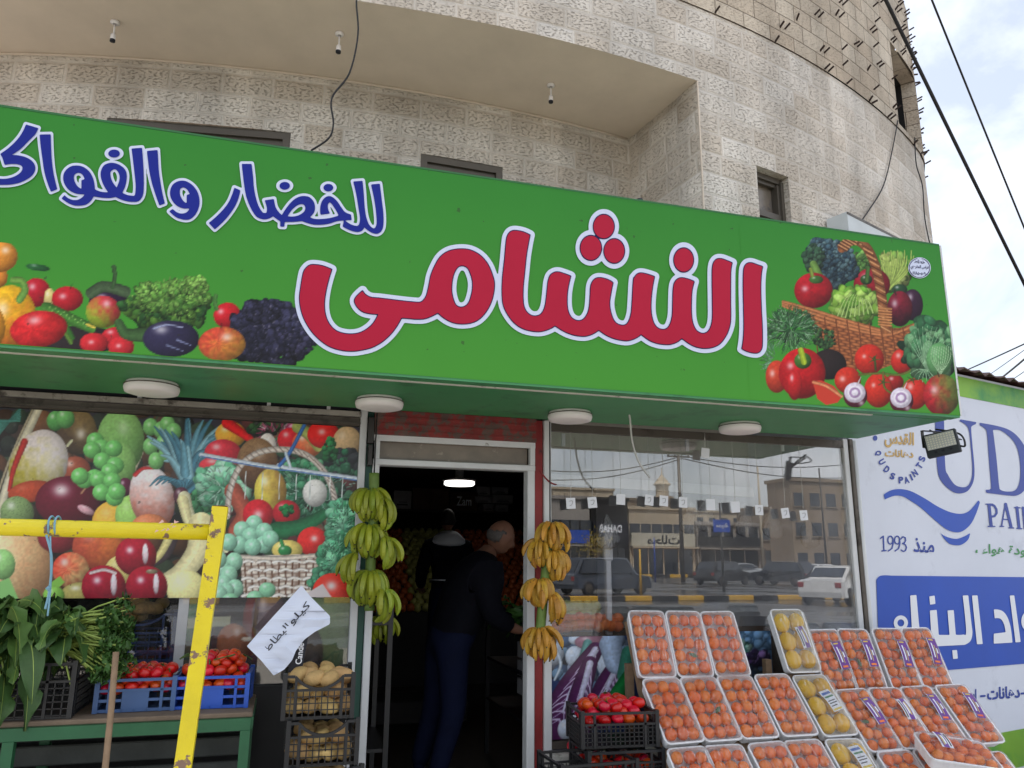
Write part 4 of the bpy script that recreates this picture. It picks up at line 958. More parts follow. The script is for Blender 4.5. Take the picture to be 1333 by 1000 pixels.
# ------------------------------------------------------------------ shop front
YF = 4.5
sf = thing("storefront", "glazed ground-floor shop front with an open white-framed doorway between two windows", "shop front", (.95, YF, .12))
def fbox(x0, x1, z0, z1, y0=YF-.02, y1=YF+.06): 
    m = MB(); m.box((x0,y0,z0),(x1,y1,z1), bev=.004); return m
# door posts: white, green, white on one side; white, red, white on the other
for (x0, x1, mt, nm, y) in ((.385,.425,'white_paint',"window_post",YF-.03),(.426,.466,'darkgreen',"door_strip",YF-.005),(.467,.507,'white_paint',"door_post",YF-.025),
                            (1.405,1.452,'white_paint',"door_post",YF-.025),(1.453,1.508,'red_paint',"door_strip",YF-.01),(1.510,1.556,'white_paint',"window_post",YF-.03),
                            (3.725,3.765,'white_paint',"window_post",YF-.02)):
    z1 = 2.45 if nm != "door_post" else 2.17
    wb(fbox(x0, x1, .13, z1, y), nm, M[mt], sf)
m_ = fbox(3.768, 3.80, .13, 2.45, YF-.03); wb(m_, "corner_trim", M['brownmetal'], sf)
m_ = fbox(.467, 1.452, 2.130, 2.165, YF-.032); wb(m_, "door_head", M['white_paint'], sf)
# transom over the door: red shutter case, dusty fanlight
m_ = MB(); m_.box((.467, YF-.05, 2.305), (1.452, YF+.05, 2.45))
for k in range(3): m_.bar((.467,YF-.053,2.33+k*.04),(1.452,YF-.053,2.33+k*.04),.006,.008)
wb(m_, "shutter_case", pmat("scraped_red_paint", rgb(128,44,42), .7, var=.35, vscale=9, col2=rgb(92,72,66), patch=.48, soft=.08), sf)
m_ = MB(); m_.bar((.467,YF-.02,2.2955),(1.452,YF-.02,2.2955),.02,.05); m_.bar((.487,YF-.02,2.165),(.487,YF-.02,2.285),.04,.03,hint=(1,0,0)); m_.bar((1.432,YF-.02,2.165),(1.432,YF-.02,2.285),.04,.03,hint=(1,0,0)); wb(m_, "fanlight_frame", M['white_paint'], sf)
m_ = MB(); m_.box((.507,YF+.01,2.165),(1.412,YF+.02,2.285)); wb(m_, "fanlight", pmat("dusty_fanlight", rgb(120,110,98), .35, var=.3, vscale=6, col2=rgb(176,168,154), patch=.6), sf)
# small iron box and bits at the top of the left post
m_ = MB(); m_.box((.43,YF-.06,2.25),(.462,YF-.01,2.40)); m_.box((.436,YF-.08,2.12),(.456,YF-.01,2.235)); wb(m_, "latch_plate", M['dark'], sf)
# left window: black strip as gap shade, rails, pane
m_ = MB(); m_.box((-2.40,YF-.02,2.350),(.384,YF+.03,2.405), bev=.006); m_.bar((-2.40,YF-.03,2.365),(.384,YF-.03,2.365),.012,.01); wb(m_, "head_beam", M['brownmetal'], sf)
m_ = MB(); m_.bar((-2.40,YF-.03,2.418),(.384,YF-.03,2.418),.022,.03); wb(m_, "pale_rail", pmat("grimy_rail", rgb(150,146,138), .6, var=.2, vscale=6, col2=rgb(80,74,68), patch=.5), sf)
m_ = MB(); m_.box((-2.40,YF+.0,2.43),(.384,YF+.05,2.52)); wb(m_, "gap_shade_strip", M['ink'], sf)  # solid black strip stands in for the shade above the rail
for x in (-1.55,-.80, -.13, .20):
    m_ = MB(); m_.bar((x,YF-.015,2.43),(x,YF-.015,2.50),.026,.02,hint=(1,0,0)); wb(m_, "gap_strut", M['white_paint'], sf)
m_ = MB(); m_.box((-2.40,YF-.0,.95),(.385,YF+.008,2.35)); lw = wb(m_, "glass_pane", M['glass_dim'], sf)
m_ = MB(); m_.bar((-.475,YF+.03,.95),(-.475,YF+.03,2.34),.05,.05,hint=(1,0,0)); m_.bar((.22,YF+.05,.95),(.22,YF+.05,2.34),.05,.04,hint=(1,0,0)); wb(m_, "mullion", M['white_paint'], sf)
m_ = MB(); m_.box((-2.40,YF-.04,.12),(.385,YF+.05,.945)); wb(m_, "stall_riser", pmat("dark_riser", rgb(38,37,38), .8, var=.25, vscale=3), sf)
# right window
m_ = MB(); m_.bar((1.556,YF-.0,2.412),(3.724,YF-.0,2.412),.03,.05); wb(m_, "window_head", M['brownmetal'], sf)
m_ = MB(); m_.bar((1.556,YF+.01,.568),(3.724,YF+.01,.568),.05,.04); wb(m_, "window_sill", M['brownmetal'], sf)
m_ = MB(); m_.box((1.556,YF-.0,.594),(3.724,YF+.008,2.396)); wb(m_, "glass_pane", M['glass'], sf)
m_ = MB(); m_.box((1.50,YF-.12,.12),(3.76,YF+.05,.54), bev=.01); wb(m_, "stall_riser", pmat("worn_white_riser", rgb(186,184,178), .7, var=.15, vscale=4, col2=rgb(120,112,100), patch=.56, bump=.2), sf)
m_ = MB()
for px in (733, 894, 1018): 
    P = at(px, 582 if px > 800 else 575, YF+.03); m_.box((P[0]-.012,YF+.02,P[2]-.03),(P[0]+.012,YF+.03,P[2]+.05))
wb(m_, "glass_clip", M['label_white'], sf)

# the printed window: a sheet of fruit stuck on the left glass
pst = thing("fruit_poster", "large printed window sheet crowded with fruit and a white basket, left of the door", "poster", (-.8, YF-.012, 1.392))
a, P = plane_art(-2.38, .384, 1.392, 2.345, YF-.012, .0050, (44,42,50), 6)
a.clump(120, 660, 200, 130, [(60,48,44),(40,44,40),(86,60,44),(50,62,48)], 160, 22)
a.clump(370, 660, 110, 130, [(46,70,54),(74,44,44),(40,58,48),(96,70,56),(58,94,70)], 260, 14)
# beyond the left of the frame: more of the same crowd
for q in ((-60,600,40,50,(206,170,80)),(-90,700,50,46,(150,40,44)),(-40,700,36,40,(120,150,80)),(-120,590,36,40,(150,60,60)),(-150,680,40,50,(190,150,70)),(-60,765,40,34,(140,40,50)),(-130,760,40,34,(200,180,120))): a.ball(*q)
a.stroke([(52,528),(20,600),(-8,690)], 11, (196,190,170)); a.stroke([(45,528),(12,600),(-18,690)], 3, (150,140,120)); a.stroke([(182,590),(160,640)], 9, (186,178,156)); 
for k in range(9): a.stroke([(-8,572-k*3),(26,532+k*2)], 5, (70,120,112), 2)
a.ball(100, 562, 26, 30, (116,98,66), col2=(70,56,44), cdir=(-1,.3), hl=(.2,.1)); a.ball(72, 548, 11, 13, (86,146,84)); a.ball(85, 545, 12, 13, (100,160,96))
a.ball(157, 574, 31, 42, (126,168,104), col2=(96,140,76), hl=(.1,-.4), hi=.3); a.ball(155, 605, 22, 30, (120,162,96), hi=.1)
a.ball(98, 612, 20, 18, (130,70,54)); a.ball(50, 606, 37, 48, (196,186,186), ang=22, col2=(150,140,52), cdir=(-.1,1), hl=(.3,-.3), hi=.35, hs=.4); a.stroke([(32,575),(18,610),(12,638)], 9, (150,42,36), 5); a.ball(40, 640, 30, 14, (152,66,44), ang=-10, hi=.1)
a.stroke([(88,580),(93,574)], 4, (190,190,160))
a.ball(22, 668, 22, 22, (112,134,92), speck=.15); a.ball(88, 653, 42, 33, (80,20,36), hl=(-.2,-.45), hs=.17, hi=.8); a.ball(112, 664, 12, 5, (190,150,160), ang=25, hi=.4); a.stroke([(106,642),(112,634)], 3, (150,110,90))
a.ball(148, 680, 28, 28, (200,158,72), hi=.2); a.ball(172, 672, 22, 28, (140,180,100), hi=.2); a.ball(163, 634, 10, 12, (70,22,46))
a.ball(198, 648, 29, 42, (206,200,204), ang=-12, col2=(176,110,96), cdir=(-.2,1), hl=(.2,-.2), hi=.3, hs=.4); a.stroke([(176,618),(186,610),(200,610)], 6, (160,50,50), 3); a.ball(195, 685, 24, 16, (190,120,86), hi=.1)
for x, y in ((196,556),(210,560),(218,553),(226,562),(196,581),(213,577),(203,600),(217,590),(222,578)): a.ball(x, y, 10, 11.5, (112,168,104), hl=(-.2,-.3), hi=.5)
for x, y in ((124,574),(132,583),(148,584),(120,586),(133,600),(150,606),(143,614),(123,622),(110,625),(104,620),(128,624),(146,626),(132,641),(149,648),(152,640)): a.ball(x, y, 11.5, 11, (104,172,98), hl=(-.3,-.3), hi=.55)
a.ball(6, 740, 62, 58, (222,206,156), col2=(206,160,120), cdir=(.9,.2), hi=.25, hs=.4); a.ball(4, 735, 16, 20, (140,186,120)); a.poly([(-6,760),(12,752),(26,784),(-6,784)], (128,176,110))
a.ball(75, 700, 26, 20, (112,40,48)); a.ball(128, 712, 34, 30, (196,112,66), col2=(150,70,54), cdir=(-1,0), hi=.2); a.ball(92, 742, 24, 23, (192,74,58), col2=(206,170,120), cdir=(.6,.4), stripes=12); a.ball(108, 772, 28, 14, (160,150,92)); a.poly([(64,760),(78,750),(84,758),(66,776)], (120,168,78)); a.ball(70, 775, 14, 12, (128,176,84)); a.ball(158, 745, 22, 22, (196,184,120), hi=.2)
# pineapple crown
a.clump(262, 665, 20, 30, [(40,84,56),(60,110,76)], 50, 8)
for i in range(40):
    t = R(-140+100*a.rg.rand()); ln = 62*(.45+.8*a.rg.rand()); x, y = 243+6*(a.rg.rand()-.5), 632-20*a.rg.rand()
    c = np.array([(96,140,158),(70,112,132),(128,168,182)][i % 3]); m = (x+ln*.55*math.cos(t), y+ln*.6*math.sin(t)-8)
    a.stroke([(x,y),m,(x+ln*math.cos(t), y+ln*1.15*math.sin(t)+4)], 13, c, 2, .4)
for i in range(12): a.stroke([(243,642),(243+(i-6)*5,630-abs(i-6)*1.5),(243+(i-6)*8,624+abs(i-6)*1.5)], 8, (70,112,130), 1.5, .45)
a.ball(236, 646, 10, 12, (70,40,52)); a.stroke([(240,648),(250,676),(282,700),(294,716)], 17, (206,204,172), 8); a.stroke([(238,652),(246,680),(262,700)], 15, (214,206,160), 10)
a.stroke([(228,690),(216,722),(182,742)], 14, (58,50,54), 9); a.stroke([(262,684),(258,716),(236,746),(205,764)], 34, (222,214,168), 22); a.stroke([(224,692),(208,722),(190,738)], 12, (206,196,140), 7); a.ball(243, 768, 26, 26, (224,218,158), hi=.25, hs=.3)
for x, y, r in ((177,724,27),(135,764,29),(191,763,27)): a.ball(x, y, r, r*.97, (142,28,46), hl=(-.3,-.3), hs=.12, hi=.8, col2=(116,20,40)); a.ball(x+r*.45, y-3, r*.14, r*.5, (226,206,212), hi=.3); 
a.stroke([(118,746),(135,742),(150,746)], 4, (206,190,190)); a.ball(198, 744, 8, 3, (120,110,90))
# right half: basket and vegetables
for q in ((300,566,20,17,(206,150,60)),(290,590,24,18,(176,44,58)),(285,606,26,12,(190,60,70)),(385,560,16,12,(150,60,100))): a.ball(*q)
a.stroke([(296,551),(312,562),(326,572)], 15, (196,28,34), 9); a.clump(345, 558, 22, 10, [(44,44,44),(50,80,50)], 30, 6); a.frill(360, 566, 22, 14, [(180,100,130),(140,60,90),(200,180,190)], 60, 7, 2)
a.ball(378, 573, 17, 16, (176,34,44)); a.ball(400, 578, 20, 18, (196,150,110), col2=(190,80,50), cdir=(-.5,.4)); a.stroke([(388,556),(402,566),(414,582)], 16, (150,160,96), 12)
a.ball(421, 566, 21, 18, (192,36,34), hl=(-.1,-.2)); a.ball(452, 577, 19, 22, (176,150,116), hi=.3); a.ball(348, 582, 12, 18, (206,200,198))
a.clump(445, 604, 26, 18, [(46,48,52),(40,84,62),(56,100,76)], 70, 7); a.clump(395, 618, 34, 18, [(52,108,78),(36,80,58),(80,130,100)], 150, 6); a.clump(400, 650, 40, 26, [(40,88,66),(66,122,92)], 120, 6); a.clump(430, 585, 8, 14, [(46,110,66)], 20, 5)
a.frill(410, 645, 50, 34, [(110,160,140),(70,124,96),(150,186,170)], 150, 8, 1.4)
a.clump(292, 632, 32, 26, [(120,176,150),(150,196,172),(90,150,120)], 140, 8, elong=1.7); a.frill(290, 635, 30, 28, [(180,210,196),(110,170,140)], 60, 9, 1.6)
a.ball(335, 604, 27, 34, (118,92,66), col2=(84,60,44), cdir=(0,1), speck=.12, hl=(.1,-.4), hi=.3); a.ball(352, 640, 21, 30, (200,186,88), col2=(150,120,66), cdir=(.9,-.3)); a.ball(410, 642, 16, 18, (206,206,204), hi=.3)
a.stroke([(304,640),(318,668),(306,690)], 24, (150,80,66), 18); a.ball(336, 670, 20, 20, (168,36,46), hl=(-.0,-.0), hs=.2, hi=.7); a.ball(373, 668, 18, 17, (150,34,44)); a.clump(374, 665, 8, 7, [(36,110,62)], 16, 4)
# basket handle and carrier straps
hd = [(296,672),(299,640),(312,608),(335,590),(366,585),(398,592),(422,614),(434,642),(437,666)]
a.stroke(hd, 8, (198,190,184), 8, .4)
for p in smooth_pts([(x, y, 0) for x, y in hd], 4): a.stroke([(p.x-3,p.y-3),(p.x+3,p.y+3)], 1.2, (120,100,90))
a.stroke([(262,592),(352,608),(364,606),(380,611),(470,624)], 6, (196,206,220)); a.stroke([(262,594),(352,610),(380,613),(470,626)], 1.5, (70,110,170)); a.stroke([(396,554),(378,588),(364,606)], 5, (60,100,160)); a.stroke([(372,590),(378,608)], 4, (196,210,226))
for x in (320, 342, 364, 386, 404, 430, 446): a.stroke([(x,614+(x-320)*.06),(x-1,650)], 1.3, (206,214,214))
a.stroke([(362,690),(385,687),(408,678),(420,670)], 22, (34,92,60), 14); a.ball(407, 705, 20, 19, (186,44,42), hl=(.1,-.2), hs=.16, hi=.7)
for x, y in ((331,682),(315,690),(326,698),(344,692),(343,709),(312,709),(298,706),(329,712),(352,702)): a.ball(x, y, 11, 11.5, (140,190,166), hl=(-.2,-.3), hi=.5)
a.ball(374, 716, 20, 13, (206,188,112)); a.stroke([(366,704),(370,716)], 5, (50,120,70)); a.ball(371, 717, 9, 7, (44,110,64))
a.weave([(312,724),(420,721),(413,776),(318,780)], (214,206,196), (70,46,36), 30, 5.5, -2)
for x in range(318, 420, 9): a.stroke([(x,726),(x+(366-x)*.06,778)], 2.2, (96,70,56))
for y in range(732, 778, 11):
    for x in range(316+(y % 2)*9, 412, 20): a.stroke([(x,y),(x+7,y-2),(x+15,y)], 4.5, (226,220,214), 3); a.stroke([(311,725),(366,727),(421,722)], 5, (206,196,184))
a.clump(446, 690, 18, 36, [(96,164,132),(70,134,100),(130,190,160)], 170, 7, elong=1.5); a.clump(436, 735, 18, 34, [(90,156,124),(64,126,94),(124,184,150)], 150, 7, elong=1.5)
a.frill(446, 690, 18, 38, [(150,206,178),(86,150,116),(60,120,88)], 170, 6, 1.3); a.frill(436, 735, 18, 36, [(150,206,178),(86,150,116),(60,120,88)], 150, 6, 1.3)
a.clump(420, 760, 16, 18, [(80,140,110)], 30, 6); a.ball(434, 770, 27, 24, (196,58,48), hl=(-.1,-.3), hs=.18, hi=.8)
a.poly([(400,772),(420,760),(436,784),(396,784)], (196,188,190))
for x, y in ((305,731),(290,742),(298,748),(291,760),(306,766),(294,770),(284,728),(285,774)): a.ball(x, y, 11, 12, (146,192,166), hl=(-.2,-.3), hi=.5)
for x, y in ((348,768),(332,779),(300,782)): a.ball(x, y, 11, 10, (132,184,150), hi=.5)
q_ = np.clip(a.C, 0, 255)/255; q_ = q_**.82*1.20-.07; g_ = q_.mean(-1, keepdims=True); a.C = 255*np.clip(g_+(q_-g_)*1.22, 0, 1)
a.build("poster_sheet", P, vcol_mat("poster_print", .30, .4, .05), pst)
# second, darker sheet behind the lower glass
ps2 = thing("dark_poster", "darker fruit print with mangoes behind the lower glass left of the door", "poster", (0, YF+.02, 1.0))
a, P = plane_art(-.46, .384, .95, 1.388, YF+.02, .007, (52,50,54), 9)
a.poly([(205,776),(262,776),(262,880),(205,880)], (150,168,90)); a.ball(250, 812, 20, 40, (60,110,70)); a.ball(240, 860, 40, 26, (50,70,44)); a.poly([(225,806),(300,802),(300,815),(225,820)], (176,180,150))
a.ball(338, 815, 22, 52, (120,40,42), hi=0); a.ball(350, 805, 22, 40, (112,92,100)); a.ball(304, 838, 22, 26, (160,92,52), hl=(.2,-.6)); a.ball(322, 832, 8, 3, (230,220,200), hi=0); a.ball(435, 810, 40, 70, (104,130,84), hi=.1); a.ball(395, 850, 26, 40, (70,60,60))
a.build("poster_sheet", P, vcol_mat("poster_print_dark", .35, .4, .1), ps2)
# radicchio sheet in the lower right window and the small one further along
pr = thing("radicchio_poster", "printed window sheet of purple radicchio stalks right of the door", "poster", (1.8, YF-.008, .6))
a, P = plane_art(1.558, 2.20, .596, 1.158, YF-.006, .0052, (30,52,96), 11)
a.clump(765, 860, 60, 40, [(120,160,196),(70,100,140),(160,180,210)], 60, 14)
for q in ((752,832,12,8),(790,838,14,14),(778,838,12,7),(720,850,14,16),(748,855,12,14),(795,865,18,20),(745,945,14,18)): a.ball(*q, (190,206,226), hi=.4)
a.ball(770, 836, 22, 10, (150,110,130)); a.stroke([(765,838),(756,860),(742,880)], 12, (100,160,160), 6)
def radicchio(base, tip, wd, n):
    bx, by = base; tx, ty = tip
    a.stroke([base, ((bx+tx)/2-6, (by+ty)/2), tip], 20, (82,36,84), wd, .3)
    for i in range(n):
        t = i/n; x, y = bx+(tx-bx)*t, by+(ty-by)*t; 
        for sd in (-1, 1):
            nx_, ny_ = -(ty-by), (tx-bx); l = math.hypot(nx_, ny_); r = wd*(.15+.32*t)
            a.stroke([(x,y), (x+sd*nx_/l*r*.6+(tx-bx)/l*9, y+sd*ny_/l*r*.6+(ty-by)/l*9), (x+sd*nx_/l*r+(tx-bx)/l*26, y+sd*ny_/l*r+(ty-by)/l*26)], 2.2, (206,192,226), .7, .1)
            a.stroke([(x,y), (x+sd*nx_/l*r*.5+(tx-bx)/l*18, y+sd*ny_/l*r*.5+(ty-by)/l*18)], 1.2, (186,170,214), .5, .1)
    a.stroke([base, ((bx+tx)/2-4, (by+ty)/2), (bx+(tx-bx)*.8, by+(ty-by)*.8)], 9, (204,204,232), 2, .2)
radicchio((775,846),(722,948),50,9); radicchio((768,864),(752,956),38,8); radicchio((806,862),(782,930),40,8)
a.stroke([(795,840),(800,864),(806,868)], 30, (172,196,230), 18)
a.stroke([(724,846),(730,865),(722,885)], 5, (196,214,232), 3); a.stroke([(818,850),(812,880)], 18, (70,150,130)); a.stroke([(822,872),(808,896),(798,916)], 12, (30,140,70), 24); a.ball(800, 916, 12, 9, (60,176,90))
a.ball(737, 950, 11, 14, (196,208,226)); a.ball(760, 935, 20, 8, (206,214,230))
a.build("poster_sheet", P, vcol_mat("poster_print_cool", .3, .5, .05), pr)
pr2 = thing("small_poster", "small cool-toned vegetable print low in the window between mandarin trays", "poster", (2.9, YF-.008, 1.0))
a, P = plane_art(2.60, 3.05, .82, 1.17, YF-.006, .008, (60,84,110), 13); a.clump(978, 835, 30, 14, [(110,150,190),(70,110,150)], 40, 8); a.clump(965, 848, 14, 12, [(60,140,130),(150,190,180)], 30, 6); a.clump(985, 858, 18, 10, [(90,60,120),(140,110,170),(40,30,60)], 50, 5); a.clump(975, 885, 40, 16, [(40,50,70),(70,80,90)], 40, 8)
a.build("poster_sheet", P, M['green'], pr2)
# price tags hanging inside the glass
tags = ((743,651),(771,650),(808,646),(845,647),(864,648),(889,650),(925,653),(957,656),(988,660),(1022,664),(1046,667),(918,586))
for i, (px, py) in enumerate(tags):
    P = at(px, py, YF-.055)
    t = thing("price_tag", f"white square price tag on a thread in the window, {ORD[i]} from the door" if i < 11 else "white square tag hanging alone near the top of the glass window", "price tag", (P[0], P[1], P[2]-.02), group="price tags in the window")
    m_ = MB(); s_ = .033 if i not in (6,7) else .036
    m_.box((-s_*.9,-.001,-s_),(s_*.9,.001,s_), M=Matrix.Rotation(R(rnd.uniform(-7,7)), 4, 'Y')); m_.build("tag_card", M['label_white'], t)
    m_ = MB(); m_.tube([(0,.0015,s_),(.004,.0015,s_+.1),(0,.0015,2.40-P[2])], .0015, 5); m_.build("thread", M['cable_white'], t)
    if rnd.random() < .8:
        m_ = MB(); m_.tube(smooth_pts([(-.012,-.0025,.012),(.01,-.0025,.014),(.006,-.0025,-.008),(-.008,-.0025,-.014)]), .0010, 5); m_.build("tag_numeral", M['ink'], t)
# ------------------------------------------------------------------ the neighbouring paint shop's wall
PA = R(14); PX0 = np.array((3.79, 4.5, 0)); PN = np.array((math.sin(PA), -math.cos(PA), 0)); PD = np.array((math.cos(PA), math.sin(PA), 0))
pw = thing("paint_shop_wall", "white printed wall of the neighbouring paint shop with blue lettering and green bands", "shop wall", tuple(PX0+PD*3))
def wp(s, z, o=0.0): return tuple(PX0+PD*s+PN*o+np.array((0, 0, z)))
def quad(s0, s1, z0, z1, o, name, mat):
    m = MB(); m.add([wp(s0,z0,o), wp(s1,z0,o), wp(s1,z1,o), wp(s0,z1,o)], [(0,1,2,3)]); return wb(m, name, mat, pw)
m_ = MB(); m_.add([wp(0,0), wp(6.5,0), wp(6.5,3.12), wp(0,3.12), wp(0,0,-3), wp(6.5,0,-3), wp(6.5,3.12,-3), wp(0,3.12,-3)], [(0,1,2,3),(1,5,6,2),(5,4,7,6),(4,0,3,7),(3,2,6,7)]); wb(m_, "wall", M['paintwall'], pw)
M['green_band'] = pmat("lime_green_band", rgb(120,172,40), .5, var=.25, vscale=1.2, col2=rgb(52,140,62), patch=.46, soft=.2)
quad(.0, 6.5, 2.93, 3.10, .003, "top_band", M['green_band']); quad(0, 6.5, .13, .385, .003, "bottom_band", M['green_band'])
m_ = MB(); n = 90
for i in range(n):
    s0, s1 = -.05+6.6*i/n, -.05+6.6*(i+1)/n; z0, z1 = (3.14+.018*math.cos(s*2*math.pi/.18) for s in (s0, s1))
    m_.add([wp(s0,z0,.09), wp(s1,z1,.09), wp(s1,z1+.5,-3.1), wp(s0,z0+.5,-3.1), wp(s0,z0-.012,.09), wp(s1,z1-.012,.09)], [(0,1,2,3),(4,5,1,0)])
wb(m_, "corrugated_roof", pmat("rusty_brown_roof", rgb(78,52,48), .6, var=.2, vscale=4), pw)
def mp_(o): return map_P(PX0+PN*o, PN)
G7, G8 = (1120,540,5.0), (1120,730,3.704)
def flat(polys, holes, box, o, name, mat, st=1.2, extra=None):
    xs, ys, X, Y = grid(*box, st); F = np.full(X.shape, 1e9)
    for p in polys: F = np.minimum(F, sdf(p, X, Y))
    for p in holes: F = np.maximum(F, -sdf(p, X, Y))
    if extra is not None: F = np.minimum(F, extra(X, Y))
    return iso_mesh(xs, ys, F, 0, mp_(o), name, mat, pw)
U = outline(C(G7, [(486,30,1),(545,40,1),(553,330),(570,390),(610,450),(650,470),(690,468),(715,440),(728,390),(728,320),(718,200),(708,110),(690,70),(645,42,1),(650,30,1),(755,48,1),(752,62,1),(725,75),(722,100),(730,200),(742,330),(742,400),(730,450),(700,495),(655,512),(610,505),(560,470),(520,420),(503,360),(495,250)]), ID)
Dd = outline(C(G7, [(775,52,1),(900,75),(980,105),(1040,160),(1085,240),(1105,330),(1098,430),(1065,495),(1020,525),(960,525),(820,508,1),(815,487,1),(845,485),(851,460),(838,300),(825,130),(812,92),(778,70,1)]), ID)
Dh = outline(C(G7, [(862,100,1),(905,100),(955,130),(1005,185),(1032,260),(1042,360),(1035,440),(1010,490),(960,500),(915,490),(903,460),(888,300),(870,150)]), ID)
flat([U, Dd], [Dh], (1212, 540, 1346, 650), .004, "blue_lettering", M['navy_wall'])
SW = outline(C(G7, [(152,520,1),(200,492),(260,484),(330,498),(420,545),(500,595),(580,632),(650,645),(700,632),(735,600),(770,555,1),(778,570,1),(755,640),(720,710),(670,755),(620,765),(560,745),(490,690),(400,610),(320,555),(270,530),(220,528),(160,552,1)]), ID)
SW2 = outline(C(G7, [(515,760,1),(550,790),(620,808),(670,795),(715,770,1),(700,815),(660,845),(625,850),(580,840),(545,805)]), ID)
flat([SW, SW2], [], (1146, 630, 1280, 716), .004, "swoosh", M['blue_wall'])
def s7(pts, w): 
    P = [(x/5+1120, y/5+540) for x, y in pts]; return lambda X, Y: seg_sdf(P, w/10, X, Y)
def pai(X, Y):
    F = np.full(X.shape, 1e9)
    for pts, wd in (([(838,590),(852,722)],20),([(818,582),(862,582)],8),([(832,727),(876,727)],8),([(845,584),(872,592),(886,615),(888,640),(874,660),(850,664)],14),
        ([(944,582),(920,722)],9),([(946,582),(982,730)],19),([(930,680),(968,684)],8),([(908,727),(934,727)],7),([(966,736),(1000,737)],8),
        ([(1020,605),(1034,735)],19),([(1004,604),(1040,606)],8),([(1018,740),(1052,742)],8),([(1056,605),(1068,742)],9),([(1058,606),(1118,750)],18),([(1112,610),(1122,750)],9),([(1140,612),(1152,754)],18),([(1120,610),(1176,616)],9)):
        F = np.minimum(F, s7(pts, wd)(X, Y))
    return F
flat([], [], (1280, 652, 1358, 696), .004, "blue_lettering", M['navy_wall'], .8, pai)
def year(X, Y):
    F = np.full(X.shape, 1e9)
    for pts in ([(130,806),(150,790),(154,884)],[(140,887),(168,884)]): F = np.minimum(F, s7(pts, 8)(X, Y))
    for cx in (196, 240):
        F = np.minimum(F, s7([(cx+17*math.cos(k*.5), 816+26*math.sin(k*.5)) for k in range(14)], 8)(X, Y)); F = np.minimum(F, s7([(cx+17,812),(cx+18,840),(cx+10,870),(cx-14,887)], 8)(X, Y))
    return np.minimum(F, s7([(266,808),(276,794),(292,800),(296,818),(288,832),(276,838),(294,846),(301,864),(294,884),(280,890),(266,880)], 8)(X, Y))
flat([], [], (1142, 694, 1184, 722), .004, "year_lettering", M['navy_wall'], .7, year)
m4 = mp_(.004); m5 = mp_(.008)
def q7(x0, y0, x1, y1, sl=0.0): return [(x0/5+1120, y1/5+540), (x1/5+1120, (y1+sl)/5+540), (x1/5+1120, (y0+sl)/5+540), (x0/5+1120, y0/5+540)]
text_px("منذ", q7(346,800,482,893,8), m4, "since_lettering", M['navy_wall'], pw, True, .02)
text_px("جودة هواء ،", q7(750,838,1130,918,16), m4, "green_lettering", M['green_txt'], pw, True, .02)
text_px("القدس", q7(158,104,350,212,12), m4, "gold_emblem", M['gold'], pw, True, .035)
text_px("دهانات", q7(160,222,346,272,10), m4, "gold_emblem", M['gold'], pw, True, .035)
for ch, x, y in zip("QUDSPAINTS", (115,140,172,210,265,302,332,355,385,402), (250,307,355,400,425,425,407,380,332,287)):
    dx, dy = x-258, y-236; t = math.atan2(dx, dy); V, F = text_geo(ch, .045)
    wd = (11 if ch == 'I' else 31); hh = 44
    u = (V[:, 0]-.5)*wd; v = (V[:, 1]-.5)*hh; X = x+u*math.cos(t)-v*math.sin(t)*1.0; Y = y-(u*math.sin(t)+v*math.cos(t))
    mb = MB(); mb.add(m4(X/5+1120, Y/5+540), F); wb(mb, "round_lettering", M['navy_wall'], pw)
flat([], [], (1134, 564, 1144, 576), .004, "round_dot", M['navy_wall'], .6, lambda X, Y: ell_sdf(1139.4, 570.4, 2.8, 3.4, X, Y))
BL = outline(C(G8, [(78,120),(80,90),(100,72),(150,72,1),(850,80,1),(850,492,1),(260,541,1),(120,548),(96,530)]), ID)
flat([BL], [], (1138, 746, 1350, 880), .004, "blue_panel", M['blue_wall'], 2.0)
let = [outline(C(G8, p), ID) for p in ([(240,168,1),(270,165,1),(282,300,1),(292,372,1),(262,405,1),(228,405,1),(226,368,1),(250,362,1)],
 [(335,240,1),(368,237,1),(378,358,1),(430,358,1),(420,240,1),(450,238,1),(460,357,1),(495,356),(510,340),(493,168,1),(520,167,1),(535,300),(540,350),(530,388),(500,406,1),(345,414,1)],
 [(332,172,1),(358,168,1),(362,208,1),(336,212,1)],[(443,432,1),(466,430,1),(470,472,1),(447,474,1)],[(538,168,1),(565,167,1),(590,402,1),(562,403,1)],
 [(643,235,1),(680,240),(705,265),(722,310),(730,360),(733,395,1),(643,400,1),(643,352,1),(700,345,1),(692,305),(675,280),(648,278,1)],
 [(720,168,1),(742,167,1),(773,392,1),(748,394,1)])]
def hz(X, Y):
    F = np.abs(ell_sdf(195/3.704+1120, 300/3.704+730, 6.8, 7.2, X, Y))-2.4
    F = np.minimum(F, seg_sdf([(1163,827),(1180,824)], 2.6, X, Y)); W = np.abs(ell_sdf(812/3.704+1120, 292/3.704+730, 6.5, 9, X, Y))-3.2
    return np.minimum(np.minimum(F, W), seg_sdf([(1347,812),(1347,828),(1338,842)], 3.4, X, Y))
flat(let, [], (1152, 772, 1352, 862), .008, "white_lettering", M['label_white'], 1.0, hz)
def q8(x0, y0, x1, y1, sl): return [(x0/3.704+1120, y1/3.704+730), (x1/3.704+1120, (y1+sl)/3.704+730), (x1/3.704+1120, (y0+sl)/3.704+730), (x0/3.704+1120, y0/3.704+730)]
text_px("دهانات", q8(612,612,770,672,-10), m4, "blue_words", M['navy_wall'], pw, True, .03)
text_px("إس", q8(505,622,572,700,-4), m4, "blue_words", M['navy_wall'], pw, True, .03)
